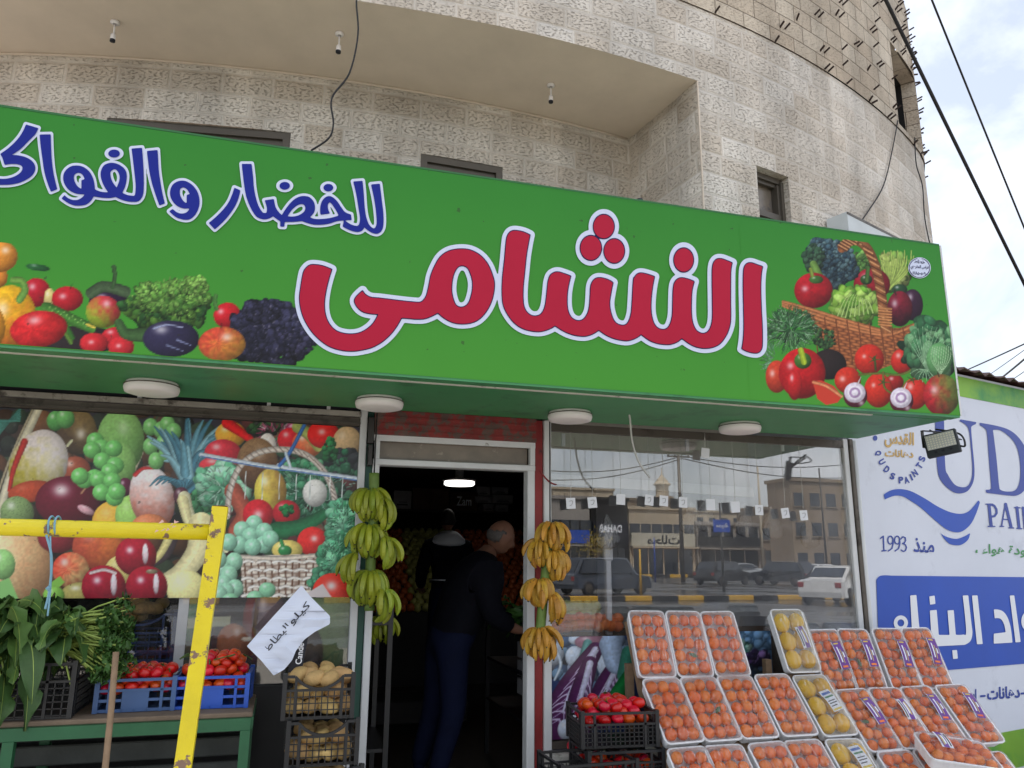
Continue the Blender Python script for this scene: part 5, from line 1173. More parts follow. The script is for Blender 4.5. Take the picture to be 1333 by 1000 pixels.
flat([], [], (1270, 895, 1340, 912), .004, "blue_dashes", M['navy_wall'], .8, lambda X, Y: np.minimum(seg_sdf([(1277,906.5),(1282,906)], 1.3, X, Y), seg_sdf([(1330,903),(1335,902.5)], 1.3, X, Y)))
m_ = MB(); m_.tube([wp(.02,.1,.02), wp(.02,2.44,.02)], .02, 8); wb(m_, "corner_pipe", M['white_paint'], pw)

# ------------------------------------------------------------------ fruit shapes
def blob(r, seed, sx=1, sy=1, sz=1, amp=.1, fr=1.4, n=14, m=10):
    rr = random.Random(seed); o = Vector((rr.random()*50, rr.random()*50, rr.random()*50)); P = []; F = []
    P.append(Vector((0,0,-1)))
    for i in range(1, m):
        ph = -math.pi/2+math.pi*i/m
        for k in range(n):
            t = 2*math.pi*k/n; P.append(Vector((math.cos(ph)*math.cos(t), math.cos(ph)*math.sin(t), math.sin(ph))))
    P.append(Vector((0,0,1)))
    for k in range(n): F.append((0, 1+(k+1)%n, 1+k))
    for i in range(m-2):
        for k in range(n):
            a = 1+i*n+k; b = 1+i*n+(k+1)%n; F.append((a, b, b+n, a+n))
    e = len(P)-1; s = 1+(m-2)*n
    for k in range(n): F.append((s+k, s+(k+1)%n, e))
    V = []
    for p in P:
        q = p*(1+amp*mnoise.noise(p*fr+o)*1.6); V.append((q.x*r*sx, q.y*r*sy, q.z*r*sz))
    return V, F
def fruit_mesh(name, mat, *a, **k):
    V, F = blob(*a, **k); mb = MB(); mb.add(V, F, 0, True); return mb.mesh(name, mat)
rnd = random.Random(11)
mand = [fruit_mesh("mandarin", M['mandarin'], .0345, s, 1, 1, .86, .03) for s in range(3)]
mel = [fruit_mesh("yellow_melon", M['lemon'], .052, s, .95, 1.12, .9, .04) for s in range(2)]
pots = [fruit_mesh("potato", M['potato'], .042, s+20, 1.45-.15*(s%3), 1, .86, .13, 1.1, n=16, m=12) for s in range(5)]
def tomato_mesh(s):
    mb = MB(); V, F = blob(.034, s, 1, 1, .84, .02, n=20, m=12)
    W = []
    for v in V:
        t = math.atan2(v[1], v[0]); k = 1+.035*math.cos(5*t+s)*math.hypot(v[0], v[1])/.034; d = .006*math.exp(-(v[0]**2+v[1]**2)/.00012)*(1 if v[2] > 0 else .4)
        W.append((v[0]*k, v[1]*k, v[2]-d*(1 if v[2] > 0 else -1)))
    mb.add(W, F, 0, True); return mb.mesh("tomato", M['tomato'])
toms = [tomato_mesh(s) for s in range(3)]
def calyx_mesh():
    mb = MB()
    for k in range(5):
        t = k*1.2566; mb.add([(0,0,.026),(.005*math.cos(t+1.5),.005*math.sin(t+1.5),.0275),(.021*math.cos(t),.021*math.sin(t),.027),(.005*math.cos(t-1.5),.005*math.sin(t-1.5),.0275)], [(0,3,2,1),(0,1,2,3)])
    mb.tube([(0,0,.024),(.002,.001,.036),(.007,.003,.043)], .0022, 6); return mb.mesh("calyx", M['vine'])
cal = calyx_mesh()
def put(name, me, loc, rot, label, cat, group, scale=1.0, part=None):
    o = link(name, me); o.location = loc; o.rotation_euler = rot; o.scale = (scale,)*3; tag(o, label, cat, group)
    if part is not None: link(part.name, part, o)
    return o

# ------------------------------------------------------------------ wrapped trays of mandarins and melons
TW, TL, TH = .231, .384, .066
def rrect(w_, l_, r, n=5):
    out = []
    for (cx, cy, a0) in ((w_/2-r, l_/2-r, 0), (-w_/2+r, l_/2-r, 90), (-w_/2+r, -l_/2+r, 180), (w_/2-r, -l_/2+r, 270)):
        for k in range(n+1):
            t = R(a0+90*k/n); out.append((cx+r*math.cos(t), cy+r*math.sin(t)))
    return out
def dens(P, n):
    P = np.array(P+[P[0]]); s = np.concatenate([[0], np.cumsum(np.hypot(*np.diff(P, axis=0).T))]); u = np.linspace(0, s[-1], n, endpoint=False)
    return np.c_[np.interp(u, s, P[:, 0]), np.interp(u, s, P[:, 1])]
def tray_mesh():
    mb = MB(); n = 96; V = []
    rings = [(TW-.03, TL-.03, .02, 0, 0), (TW-.012, TL-.012, .025, TH-.012, .0035), (TW, TL, .028, TH-.010, 0), (TW+.001, TL+.001, .028, TH, 0), (TW-.016, TL-.016, .022, TH+.001, 0), (TW-.02, TL-.02, .02, TH-.006, 0), (TW-.042, TL-.042, .016, .008, 0)]
    for (a, b, r, z, wv) in rings:
        P = dens(rrect(a, b, r), n)
        for k, (x, y) in enumerate(P):
            f = 1-(wv/.1)*(1 if (k//3) % 2 else 0); V.append((x*f, y*f, z))
    F = [tuple(range(n-1, -1, -1))]
    for i in range(len(rings)-1):
        for k in range(n):
            j = (k+1) % n; F.append((i*n+k, i*n+j, i*n+n+j, i*n+n+k))
    F.append(tuple((len(rings)-1)*n+k for k in range(n))); mb.add(V, F, 0, False); return mb.mesh("foam_tray", M['foam'])
tray_me = tray_mesh()
def film_mesh(pts, r, seed):
    """stretch film pulled over the fruit: touches their tops, dips between them, meets the tray's lip"""
    nx, ny = 26, 44; V = []; F = []; o = Vector((seed*3.1, seed*7.7, 0))
    for j in range(ny+1):
        for i in range(nx+1):
            u, v = i/nx*2-1, j/ny*2-1; x, y = u*(TW/2-.002), v*(TL/2-.002); h = 0
            for (fx, fy, fz) in pts:
                d = math.hypot(x-fx, y-fy); h = max(h, (fz+math.sqrt(max(0, (r*1.1)**2-d*d))) if d < r*1.1 else 0)
            e = min(1, (1-max(abs(u), abs(v)))*5.5); z = max(TH+.002, h*.985+.004, (TH+r*.98)*e*.97+(1-e)*TH)
            z += .0018*mnoise.noise(Vector((x*60, y*25, 0))+o)*e; V.append((x, y, z))
    for j in range(ny):
        for i in range(nx): a = j*(nx+1)+i; F.append((a, a+1, a+nx+2, a+nx+1))
    mb = MB(); mb.add(V, F, 0, True); return mb.mesh("wrap_film", M['film'])
def layout(kind, seed):
    rr = random.Random(seed); P = []
    if kind == 'melon':
        for j in range(3):
            for i in range(2): P.append(((i-.5)*.096+rr.uniform(-.004,.004), (j-1)*.112+rr.uniform(-.005,.005), .054))
    else:
        for j in range(5 if kind == 'mandarin' else 6):
            for i in range(3): P.append(((i-1)*.0655+rr.uniform(-.004,.004), (j-(2 if kind == 'mandarin' else 2.5))*(.0685 if kind == 'mandarin' else .0575)+rr.uniform(-.006,.006), .052+(rr.uniform(0,.006) if kind == 'mandarin' else (.014 if (i+j) % 2 else .0))))
    return P
kinds = {}
for kind in ('mandarin', 'clementine', 'melon'):
    for v in range(3):
        P = layout(kind, v+3); kinds[(kind, v)] = (P, film_mesh(P, .052 if kind == 'melon' else .034, v+1))
def label_mesh(P, r, x0, y0, x1, y1, twist=0.0):
    return None
lab_me = {}
def sticker(w_, l_, mats, marks):
    """a paper label lying on the film, curved over the fruit, with printed marks"""
    mb = MB(); n = 6
    def sheet(a, b, c, d, z, mi):
        V = []; F = []
        for j in range(n+1):
            for i in range(3):
                x = a+(c-a)*i/2; y = b+(d-b)*j/n; V.append((x, y, z+.004*math.cos(y/l_*5)))
        for j in range(n):
            for i in range(2): q = j*3+i; F.append((q, q+1, q+4, q+3))
        mb.add(V, F, mi, True)
    sheet(-w_/2, -l_/2, w_/2, l_/2, 0, 0)
    for (a, b, c, d, mi, z) in marks: sheet(a*w_, b*l_, c*w_, d*l_, z, mi)
    return mb.mesh("pack_label", mats)
M['lab_yellow'] = pmat("yellow_label_ink", rgb(214,190,60), .4, var=.1); M['lab_blue'] = pmat("blue_label_ink", rgb(52,96,176), .4, var=.1); M['lab_green'] = pmat("green_label_ink", rgb(40,120,70), .4, var=.1)
lab_p = sticker(.066, .165, [M['purple'], M['label_white'], M['lab_yellow'], M['mandarin']], [(-.5,-.5,-.44,.5,1,.001),(-.20,-.26,-.06,.30,1,.0015),(.06,-.30,.12,.22,2,.0015),(-.3,.40,.2,.45,2,.0015),(.2,-.1,.34,.1,1,.0015),(-.25,-.45,.3,-.38,3,.0015)])
lab_w = sticker(.062, .13, [M['label_white'], M['purple'], M['ink'], M['lab_yellow']], [(-.16,-.5,.34,.5,1,.001),(-.06,-.25,.1,.3,0,.0015),(.12,-.3,.22,.36,3,.0015),(-.4,-.4,-.28,.4,2,.0012)])
lab_b = sticker(.075, .13, [M['label_white'], M['lab_blue'], M['lab_green'], M['ink'], M['lab_yellow']], [(-.42,.28,.42,.4,1,.001),(-.42,.12,.42,.2,2,.001),(-.4,-.05,.3,-.01,3,.001),(-.4,-.16,.35,-.12,3,.001),(-.4,-.28,.2,-.24,3,.001),(-.42,-.46,.42,-.38,4,.001)])
leaf_bit = MB(); leaf_bit.add([(0,-.03,0),(.012,-.008,.002),(.01,.014,.003),(0,.032,0),(-.01,.012,.002),(-.012,-.01,.001)], [(0,1,2,3,4,5)]); leaf_me = leaf_bit.mesh("leaf", M['leaf'])
def pack(X, Y, Z, down, kind, label, cat, lab=None, seed=0, yaw=0.0, flip=False):
    """X, Y, Z is the middle of the upper rim; down = direction towards the lower edge"""
    d = Vector(down).normalized(); yv = -d; xv = Vector((1, 0, 0)); xv = (xv-yv*xv.dot(yv)).normalized()
    zv = xv.cross(yv)
    Rm = Matrix((xv, yv, zv)).transposed().to_4x4()
    rr = random.Random(seed*13+1)
    Rm = Rm @ Matrix.Rotation(R(rr.uniform(-2.0, 2.0))+yaw, 4, 'Z')
    nm = "melon_tray" if kind == 'melon' else "mandarin_tray"
    t = thing(nm, label, cat, (0,0,0), 0, "film-wrapped fruit trays on the sloping rack")
    c = Vector((X, Y, Z)) - (Rm.to_3x3() @ Vector((0, TL/2 if not yaw else 0, TH)))
    Rm.translation = c; t.matrix_world = Rm
    link("foam_tray", tray_me, t)
    P, fm = kinds[(kind, seed % 3)]
    for (x, y, z) in P:
        o = link("yellow_melon" if kind == 'melon' else "mandarin", rr.choice(mel if kind == 'melon' else mand), t); o.location = (x, y, z)
        o.rotation_euler = (rr.uniform(-.5,.5), rr.uniform(-.5,.5), rr.uniform(0, 6)) if kind != 'melon' else (rr.uniform(-.2,.2), rr.uniform(-.2,.2), rr.uniform(-.4,.4))
        o.scale = (rr.uniform(.88, 1.03),)*3 if kind == 'mandarin' else ((rr.uniform(.84,.93),)*3 if kind == 'clementine' else (rr.uniform(.94,1.0),)*3)
    link("wrap_film", fm, t)
    if lab:
        me, x, y, a = lab; top = max(p[2] for p in P)+(.052 if kind == 'melon' else .034)*.98
        o = link("pack_label", me, t); o.location = (x, y, top); o.rotation_euler = (0, 0, R(a))
    if kind != 'melon' and seed % 4 == 1:
        o = link("leaf", leaf_me, t); o.location = (rr.uniform(-.05,.05), rr.uniform(-.1,.0), .082); o.rotation_euler = (0, 0, rr.uniform(0, 3))
    return t
dA = (0, -.16, -.352); dB = (0, -.262, -.285); dC = (0, -.275, -.27)
rowname = {'A':"top", 'B':"middle", 'C':"lowest"}
def xs_of(px, py, Y): return float(at(px, py, Y)[0])
plan = []
# upper row by the radicchio print
for i, (pl, pr_) in enumerate(((816,863),(866,908),(910,952))):
    plan.append(('A', xs_of((pl+pr_)/2, 794, 4.28), 4.27, 1.318-.004*i, dA, 'mandarin', None, f"film-wrapped foam tray of mandarins, {ORD[i]} from the radicchio print in the upper row"))
plan.append(('A', xs_of(1021,793,4.28), 4.27, 1.318, dA, 'melon', (lab_w, .035, .005, 8), "film-wrapped foam tray of round yellow melons standing alone beside the small poster"))
for i, (pl, pr_) in enumerate(((1050,1086),(1088,1126),(1133,1170),(1172,1206))):
    plan.append(('A', xs_of((pl+pr_)/2, 818, 4.28), 4.27, 1.195, dA, 'clementine', (lab_p, .045, .02+.01*(i%2), 4-4*i), f"tray of small mandarins with a purple label, {ORD[i]} past the melons, upper row"))
for i, (pl, pr_) in enumerate(((836,881),(884,929),(932,976),(980,1025))):
    plan.append(('B', xs_of((pl+pr_)/2, 882, 4.12), 4.115, .968, dB, 'mandarin', None, f"film-wrapped foam tray of mandarins, {ORD[i]} from the tomato crate in the middle row"))
plan.append(('B', xs_of(1051,881,4.12), 4.115, .955, dB, 'melon', (lab_b, .025, .0, 14), "film-wrapped tray of yellow melons with a white and blue label in the middle row"))
for i, (pl, pr_) in enumerate(((1085,1126),(1129,1168),(1171,1207),(1214,1255))):
    plan.append(('B', xs_of((pl+pr_)/2, 897, 4.06), 4.055, .878, dB, 'clementine', (lab_p if i != 1 else lab_w, .04, .03, 6-5*i), f"tray of small mandarins with a purple label, {ORD[i]} past the labelled melons, middle row"))
for i, (pl, pr_) in enumerate(((870,916),(918,964),(976,1018),(1022,1066))):
    plan.append(('C', xs_of((pl+pr_)/2, 971, 3.83), 3.835, .672, dC, 'mandarin', None, f"partly seen tray of mandarins at the photo's bottom edge, {ORD[i]} from the tomato crate"))
plan.append(('C', xs_of(1097,973,3.83), 3.835, .664, dC, 'melon', (lab_b, .02, .06, 10), "partly seen tray of yellow melons with a blue and green label at the bottom edge"))
for i, (pl, pr_) in enumerate(((1142,1183),(1190,1228))):
    plan.append(('C', xs_of((pl+pr_)/2, 985, 3.79), 3.79, .598, dC, 'clementine', None, f"partly hidden tray of mandarins at the bottom edge, {ORD[i]} from the melons there"))
plan.append(('C', xs_of(1283,980,3.79), 3.79, .555, dC, 'clementine', None, "tray of small mandarins at the lower right corner behind the loose tray"))
for k, (row, X, Y, Z, dn, kind, lb_, lbl) in enumerate(plan):
    pack(X, Y, Z, dn, kind, lbl, "fruit tray", lb_, k)
# a loose tray lying across the others
P0 = [Vector(at(1172,957,3.72)), Vector(at(1267,950,3.72))]
Pc = at(1247, 982, 3.62)
t = pack(float(Pc[0]), 3.62, float(Pc[2])+.02, (.0, -.30, -.14), 'clementine', "loose tray of small mandarins lying crosswise over the middle row", "fruit tray", (lab_w, .03, .07, 88), 31, R(74))
t["group"] = "film-wrapped fruit trays on the sloping rack"
# the rack below them
rk = thing("display_rack", "sloping wooden rack under the rows of wrapped fruit trays", "rack", (3.0, 4.0, .12))
m_ = MB()
prL = [(4.33,1.30),(4.365,1.30),(4.20,.93),(3.92,.64),(3.62,.36),(3.58,.36),(3.885,.65),(4.165,.945)]; prR = [(4.33,1.17),(4.365,1.17),(4.185,.80),(3.87,.52),(3.60,.28),(3.56,.28),(3.835,.53),(4.15,.815)]
prM = [(4.165,.945),(4.20,.93),(3.92,.64),(3.62,.36),(3.58,.36),(3.885,.65)]
for (xa, xb, pr) in ((1.97, 2.58, prL), (2.60, 2.93, prM), (2.95, 3.13, prL), (3.15, 4.08, prR)):
    V = [(xa, y, z-.05) for y, z in pr]+[(xb, y, z-.05) for y, z in pr]; n = len(pr)
    m_.add(V, [tuple(range(n)), tuple(range(2*n-1, n-1, -1))]+[(i, i+n, (i+1)%n+n, (i+1)%n) for i in range(n)])
wb(m_, "sloping_board", M['wood'], rk, True)
for x in (1.98, 2.9, 4.05):
    for y, z in ((4.33,1.02),(3.66,.26)):
        m_ = MB(); m_.bar((x,y,.12),(x,y,z),.04,.04,hint=(1,0,0)); wb(m_, "leg", M['wood'], rk)

# ------------------------------------------------------------------ crates
def crate_mesh(name, mat, w_, d_, h_, dip=True, rows=4, cols=9, solid=None, front_panel=False):
    mb = MB(); t = .008
    mb.box((-w_/2,-d_/2,0),(w_/2,d_/2,.008))
    def side(p, q, n_cols):
        p = Vector(p); q = Vector(q); dr = (q-p); L_ = dr.length; dr.normalize(); nn = dr.cross(Vector((0,0,1)))
        dipz = lambda u: h_-(.055*max(0, math.cos((u-.5)*math.pi*1.45))**.7 if dip else 0)*1.0
        m = 14
        pts = [(p+dr*(L_*k/m)) for k in range(m+1)]
        for k in range(m):
            a, b = pts[k], pts[k+1]; mb.bar((a.x,a.y,dipz(k/m)),(b.x,b.y,dipz((k+1)/m)),.014,.012)
        for z in [h_*.06+(h_*.62)*i/rows for i in range(rows+1)]:
            mb.bar((p.x,p.y,z),(q.x,q.y,z),.005,.004 if solid is None else .012)
        for k in range(n_cols+1):
            a = p+dr*(L_*k/n_cols); mb.bar((a.x,a.y,.0),(a.x,a.y,h_*.68),.005,.005,hint=(1,0,0))
        for k in (0, .16, .84, 1): 
            a = p+dr*(L_*k); mb.bar((a.x,a.y,.0),(a.x,a.y,dipz(k)),.012,.012,hint=(1,0,0))
        mb.bar((p.x,p.y,h_*.68),(q.x,q.y,h_*.68),.012,.01)
        if front_panel:
            a, b = p+dr*(L_*.34), p+dr*(L_*.66); mb.box((min(a.x,b.x)-.003,min(a.y,b.y)-.003,h_*.1),(max(a.x,b.x)+.003,max(a.y,b.y)+.003,h_*.66))
    side((-w_/2,-d_/2,0),(w_/2,-d_/2,0),cols); side((w_/2,-d_/2,0),(w_/2,d_/2,0),cols); side((w_/2,d_/2,0),(-w_/2,d_/2,0),cols); side((-w_/2,d_/2,0),(-w_/2,-d_/2,0),cols)
    for sx in (-1, 1):
        for sy in (-1, 1): mb.bar((sx*w_/2,sy*d_/2,0),(sx*w_/2,sy*d_/2,h_+.014),.02,.02,hint=(1,0,0))
    return mb.mesh(name, mat)
def fill(meshes, name, n_x, n_y, w_, d_, base, r, label, cat, group, rr, layers=2, part=None, ppart=.0, flatz=.8, dome=.0, scale=(.9,1.1), rz=0.0, lie=False):
    """heap fruit into a crate whose centre (x, y, z of the fill top) is base"""
    for L_ in range(layers):
        for j in range(n_y-(L_ % 2)):
            for i in range(n_x-(L_ % 2)):
                x = (i+.5*(L_ % 2)-(n_x-1)/2)*w_/n_x+rr.uniform(-.2,.2)*r; y = (j+.5*(L_ % 2)-(n_y-1)/2)*d_/n_y+rr.uniform(-.2,.2)*r
                if L_ and dome and (x/(w_/2))**2+(y/(d_/2))**2 > dome*(1.1-.12*L_): continue
                z = base[2]+L_*r*1.25*flatz+rr.uniform(-.25,.25)*r
                s = rr.uniform(*scale); rot = (rr.uniform(-.6,.6), rr.uniform(-.6,.6), rr.uniform(0, 6.3)) if not lie else (rr.uniform(-.35,.35), rr.uniform(-.35,.35), rr.uniform(0, 6.3))
                c, sn = math.cos(rz), math.sin(rz)
                put(name, rr.choice(meshes), (base[0]+x*c-y*sn, base[1]+x*sn+y*c, z), rot, label, cat, group, s, part if (part is not None and rr.random() < ppart) else None)
pc = crate_mesh("black_crate", M['black_plastic'], .305, .36, .185, rows=4, cols=11)
pz = [.885, .690, .495]; 
for k in range(3):
    o = link("black_crate", pc); o.location = (.215+.022*k, 4.03-.02*k, pz[k]); o.rotation_euler = (0, 0, R(-2+2*k))
    tag(o, ["top black crate of the potato stack beside the door post","second black crate down in the potato stack by the door","lowest visible black crate of the potato stack by the door"][k], "crate", "stacked black potato crates")
    fill(pots, "potato", 4, 4, .28, .33, (.215+.022*k, 4.03-.02*k, pz[k]+.05), .042, f"potato heaped in the {['top','second','third'][k]} black crate by the door post", "potato", f"potatoes in the {['top','second','third'][k]} crate", random.Random(k+4), 2 if k else 3, dome=1.2 if k else .95, lie=True, flatz=1.15, scale=(.85,1.05))
    if k == 0: pass
m_ = MB(); m_.box((.06,3.83,.12),(.42,4.21,.49)); m_.box((.05,3.82,.40),(.43,4.22,.42)); tag(m_.build("crate_base", M['black_plastic']), "dark upturned crate base under the potato stack, mostly below the frame", "crate")
# tomato crates by the rack
tc_ = crate_mesh("black_crate", M['black_plastic'], .40, .30, .165, dip=False, rows=5, cols=16)
for k, (x, y, z, a) in enumerate(((1.755, 4.08, .665, -6), (1.765, 4.05, .485, -3), (1.55, 3.92, .47, 3))):
    o = link("black_crate", tc_); o.location = (x, y, z); o.rotation_euler = (0, 0, R(a))
    tag(o, ["black crate heaped with red tomatoes under the radicchio print","black crate of tomatoes below the heaped tomato crate","empty-looking black crate in front of the white riser beside the door"][k], "crate", "black tomato crates")
    if k < 2: fill(toms, "tomato", 5, 4, .36, .27, (x, y, z+(.125 if k == 0 else .09)), .034, ["red tomato heaped in the upper black crate under the radicchio print","red tomato in the lower black crate beside the mandarin rack"][k], "tomato", ["tomatoes in the upper black crate","tomatoes in the lower black crate"][k], random.Random(k+40), 3 if k == 0 else 1, cal, .3, dome=.9, rz=R(a))
m_ = MB(); m_.box((1.55,3.90,.12),(1.97,4.22,.484)); tag(m_.build("crate_base", M['black_plastic']), "dark base under the black tomato crates, mostly below the frame", "crate")
put("tomato", toms[0], (1.655, 4.40, .575), (.4,.2,0), "single red tomato lying on the white riser beside the radicchio print", "tomato", None, 1.05)

# ------------------------------------------------------------------ green table with blue crates, greens
tb = thing("green_table", "green painted market table with a worn board top standing before the left window", "table", (-1.0, 4.05, .12))
ZTB = .925
m_ = MB(); m_.box((-2.3,3.86,ZTB-.022),(-.075,4.36,ZTB), bev=.005); wb(m_, "board_top", pmat("worn_board", rgb(116,100,84), .85, var=.35, vscale=6, bump=.3, bscale=40), tb)
m_ = MB(); m_.bar((-2.3,3.85,ZTB-.045),(-.08,3.85,ZTB-.045),.03,.05); m_.bar((-.085,3.86,ZTB-.045),(-.085,4.36,ZTB-.045),.03,.05); wb(m_, "apron_rail", M['greenpaint'], tb)
for x, y in ((-1.02,3.85),(-.10,3.85),(-.10,4.34),(-1.95,3.85),(-1.0,4.34)):
    m_ = MB(); m_.bar((x,y,.12),(x-.0,y,ZTB-.07),.042,.042,hint=(1,0,0)); wb(m_, "leg", M['greenpaint'], tb)
m_ = MB(); m_.bar((-2.3,3.86,.615),(-.10,3.86,.615),.025,.045); wb(m_, "lower_rail", pmat("teal_rail", rgb(58,104,96), .6, var=.2), tb)
m_ = MB()
for k, (y, z) in enumerate(((4.30,.80),(4.27,.70),(4.22,.60))): m_.box((-2.3,y,z-.04),(-.12,y+.03,z+.045), bev=.006)
wb(m_, "back_boards", pmat("grey_weathered_boards", rgb(74,78,76), .8, var=.35, vscale=5, bump=.3), tb)
m_ = MB(); m_.box((-2.3,3.90,.50),(-.14,4.3,.52)); wb(m_, "lower_shelf", pmat("pale_shelf_sheet", rgb(150,152,156), .7, var=.2), tb)
rr = random.Random(77)
for x in (-.62,-.50,-.42,-.28, -.72): put("tomato", rr.choice(toms), (x, 4.02+rr.uniform(-.05,.05), .545), (rr.random(),.3,rr.random()*6), "red tomato on the low shelf under the green table", "tomato", "tomatoes on the low shelf", 1.1)
bc = crate_mesh("blue_crate", M['blue_plastic'], .315, .30, .135, dip=False, rows=2, cols=6, solid=1, front_panel=True)
bc2 = bc.copy(); bc2.materials.clear(); bc2.materials.append(M['blue_dull'])
for k, (x, me) in enumerate(((-.585, bc2), (-.262, bc))):
    o = link("blue_crate", me); o.location = (x, 4.13, ZTB+.002); o.rotation_euler = (0,0,R(1-3*k))
    tag(o, ["faded blue crate of tomatoes on the green table behind the wooden stick","bright blue crate heaped with vine tomatoes behind the yellow post"][k], "crate", "blue crates on the green table")
    fill(toms, "tomato", 6, 6, .30, .28, (x, 4.13, ZTB+.10), .029, ["red tomato in the faded blue crate on the table","red vine tomato heaped in the bright blue crate on the table"][k], "tomato", ["tomatoes in the faded blue crate","tomatoes in the bright blue crate"][k], random.Random(k+60), [3,5][k], cal, .3, dome=1.05, scale=(.66,.90))
    m_ = MB(); r3 = random.Random(k)
    for q in range(5+4*k):
        a = (x+r3.uniform(-.13,.13), 4.0+r3.uniform(-.02,.2), ZTB+.15+.05*k+r3.uniform(0,.02)); m_.tube(smooth_pts([a,(a[0]+r3.uniform(-.03,.03),a[1]-.01,a[2]+.012),(a[0]+r3.uniform(-.07,.07),a[1]-.02,a[2]-.01)]), .0028, 5)
    tag(m_.build("tomato_vine", M['vine']), ["green vine stems over the tomatoes in the faded blue crate","green vine stems over the tomatoes in the bright blue crate"][k], "vine stems")
# spinach and parsley in a black crate
gc = crate_mesh("black_crate", M['black_plastic'], .62, .40, .22, dip=False, rows=5, cols=18)
o = link("black_crate", gc); o.location = (-1.13, 4.09, ZTB+.002); tag(o, "wide black crate under the spinach on the green table", "crate")
def leaf(mb, base, dirv, L_, W_, droop, rr, mi=0, fold=.25):
    """one broad leaf: a curved blade that bends downwards along its length"""
    d = Vector(dirv).normalized(); side = d.cross(Vector((0,0,1))); 
    if side.length < .1: side = Vector((1,0,0))
    side.normalize(); side = (Matrix.Rotation(rr.uniform(-1.1,1.1), 3, d) @ side); nrm = side.cross(d).normalized()
    p = Vector(base); V = []; n = 7
    for i in range(n+1):
        t = i/n; w_ = W_*math.sin(math.pi*min(1, t**.75*.97+.03))**.8*(1-.15*t); c = p
        wv = .016*math.sin(i*2.1+6*rr.random())
        V += [c-side*w_+nrm*(fold*w_+wv), c-side*w_*.5+nrm*(fold*.25*w_), c, c+side*w_*.5+nrm*(fold*.25*w_), c+side*w_+nrm*(fold*w_-wv)]
        d = (d+Vector((0,0,-1))*droop/n).normalized(); p = p+d*L_/n; nrm = side.cross(d).normalized()
    F = []
    for i in range(n):
        for k in range(4): a = i*5+k; F.append((a, a+1, a+6, a+5))
    mb.add(V, F, mi, True)
    if W_ > .034:
        w2_ = W_*.045; rib = []
        for i in range(n+1): c = V[i*5+2]; k = 1-.7*i/n; rib += [c-side*w2_*k+nrm*.0022, c+side*w2_*k+nrm*.0022]
        mb.add(rib, [(2*i, 2*i+1, 2*i+3, 2*i+2) for i in range(n)], 2, True)
sp = thing("spinach_heap", "heap of broad dark green spinach leaves spilling over the black crate", "spinach", (-1.13, 4.05, ZTB+.2))
rr = random.Random(31); m_ = MB(); st_m = MB()
for i in range(170):
    x = rr.uniform(-1.55,-.86); y = rr.uniform(3.88,4.22); z = ZTB+.22+.26*(1-((x+1.2)/.5)**2*.4)*rr.random()**.6
    a = rr.uniform(-2.6,-.5); el = rr.uniform(-.1,.7); front = max(0, (4.06-y)/.2)
    dv = (math.cos(a)*.9, math.sin(a), el-.5*front); L_ = rr.uniform(.13,.24); leaf(m_, (x,y-.03,z), dv, L_, rr.uniform(.035,.062), rr.uniform(.9,2.6), rr, i % 2)
for i in range(16):
    x = rr.uniform(-1.5,-.95); leaf(m_, (x, 3.90+rr.uniform(-.03,.03), ZTB+rr.uniform(.2,.36)), (rr.uniform(-.5,.5),-.7,-.2), rr.uniform(.2,.30), rr.uniform(.045,.07), rr.uniform(2,3.4), rr)
for i in range(30):
    x = rr.uniform(-1.4,-.9); y = rr.uniform(3.86,4.1); z = ZTB+rr.uniform(.2,.42); st_m.tube(smooth_pts([(x,y,z),(x+rr.uniform(-.05,.05),y-.03,z-.08),(x+rr.uniform(-.08,.08),y-.05,z-.2)]), .004, 5)
wb(m_, "leaves", [M['leaf'], pmat("lighter_spinach_leaf", rgb(80,112,52), .5, var=.3, vscale=12, bump=.3, bscale=30), M['leaf_pale']], sp); wb(st_m, "stems", M['leaf_pale'], sp)
pb = thing("parsley_bunch", "bunch of pale stemmed parsley leaning beside the spinach before the dark glass", "parsley", (-.78, 4.1, ZTB+.2))
m_ = MB(); lf = MB(); rr = random.Random(8)
for i in range(120):
    a = rr.uniform(-.5,.5); b = rr.uniform(-.35,.35); p = Vector((-.90+rr.uniform(-.05,.05), 3.98+rr.uniform(-.05,.05), ZTB+.33+rr.uniform(-.06,.06)))
    q = p+Vector((.17+.06*rr.random(), -.03+b*.22, -.02+a*.26)); m_.tube([p, (p+q)/2+Vector((0,0,.015)), q], .0042, 5)
    for k in range(4):
        leaf(lf, q+Vector((rr.uniform(-.03,.02),rr.uniform(-.02,.02),rr.uniform(-.02,.02))), (rr.uniform(0,1),rr.uniform(-1,.5),rr.uniform(-.6,.8)), rr.uniform(.02,.045), rr.uniform(.008,.016), 1.0, rr)
wb(m_, "stems", M['leaf_pale'], pb); wb(lf, "leaves", M['parsley'], pb)
# wooden stick
m_ = MB(); a, b = at(151,849,3.70), at(137,1000,3.62); a, b = Vector(a), Vector(b); e = b+(b-a)*1.05
m_.tube([a, a+(b-a)*.5+Vector((.002,0,0)), b, e], .0125, 10); tag(m_.build("wooden_stick", M['wood']), "thin wooden stick leaning upright before the green table and the faded blue crate", "stick")
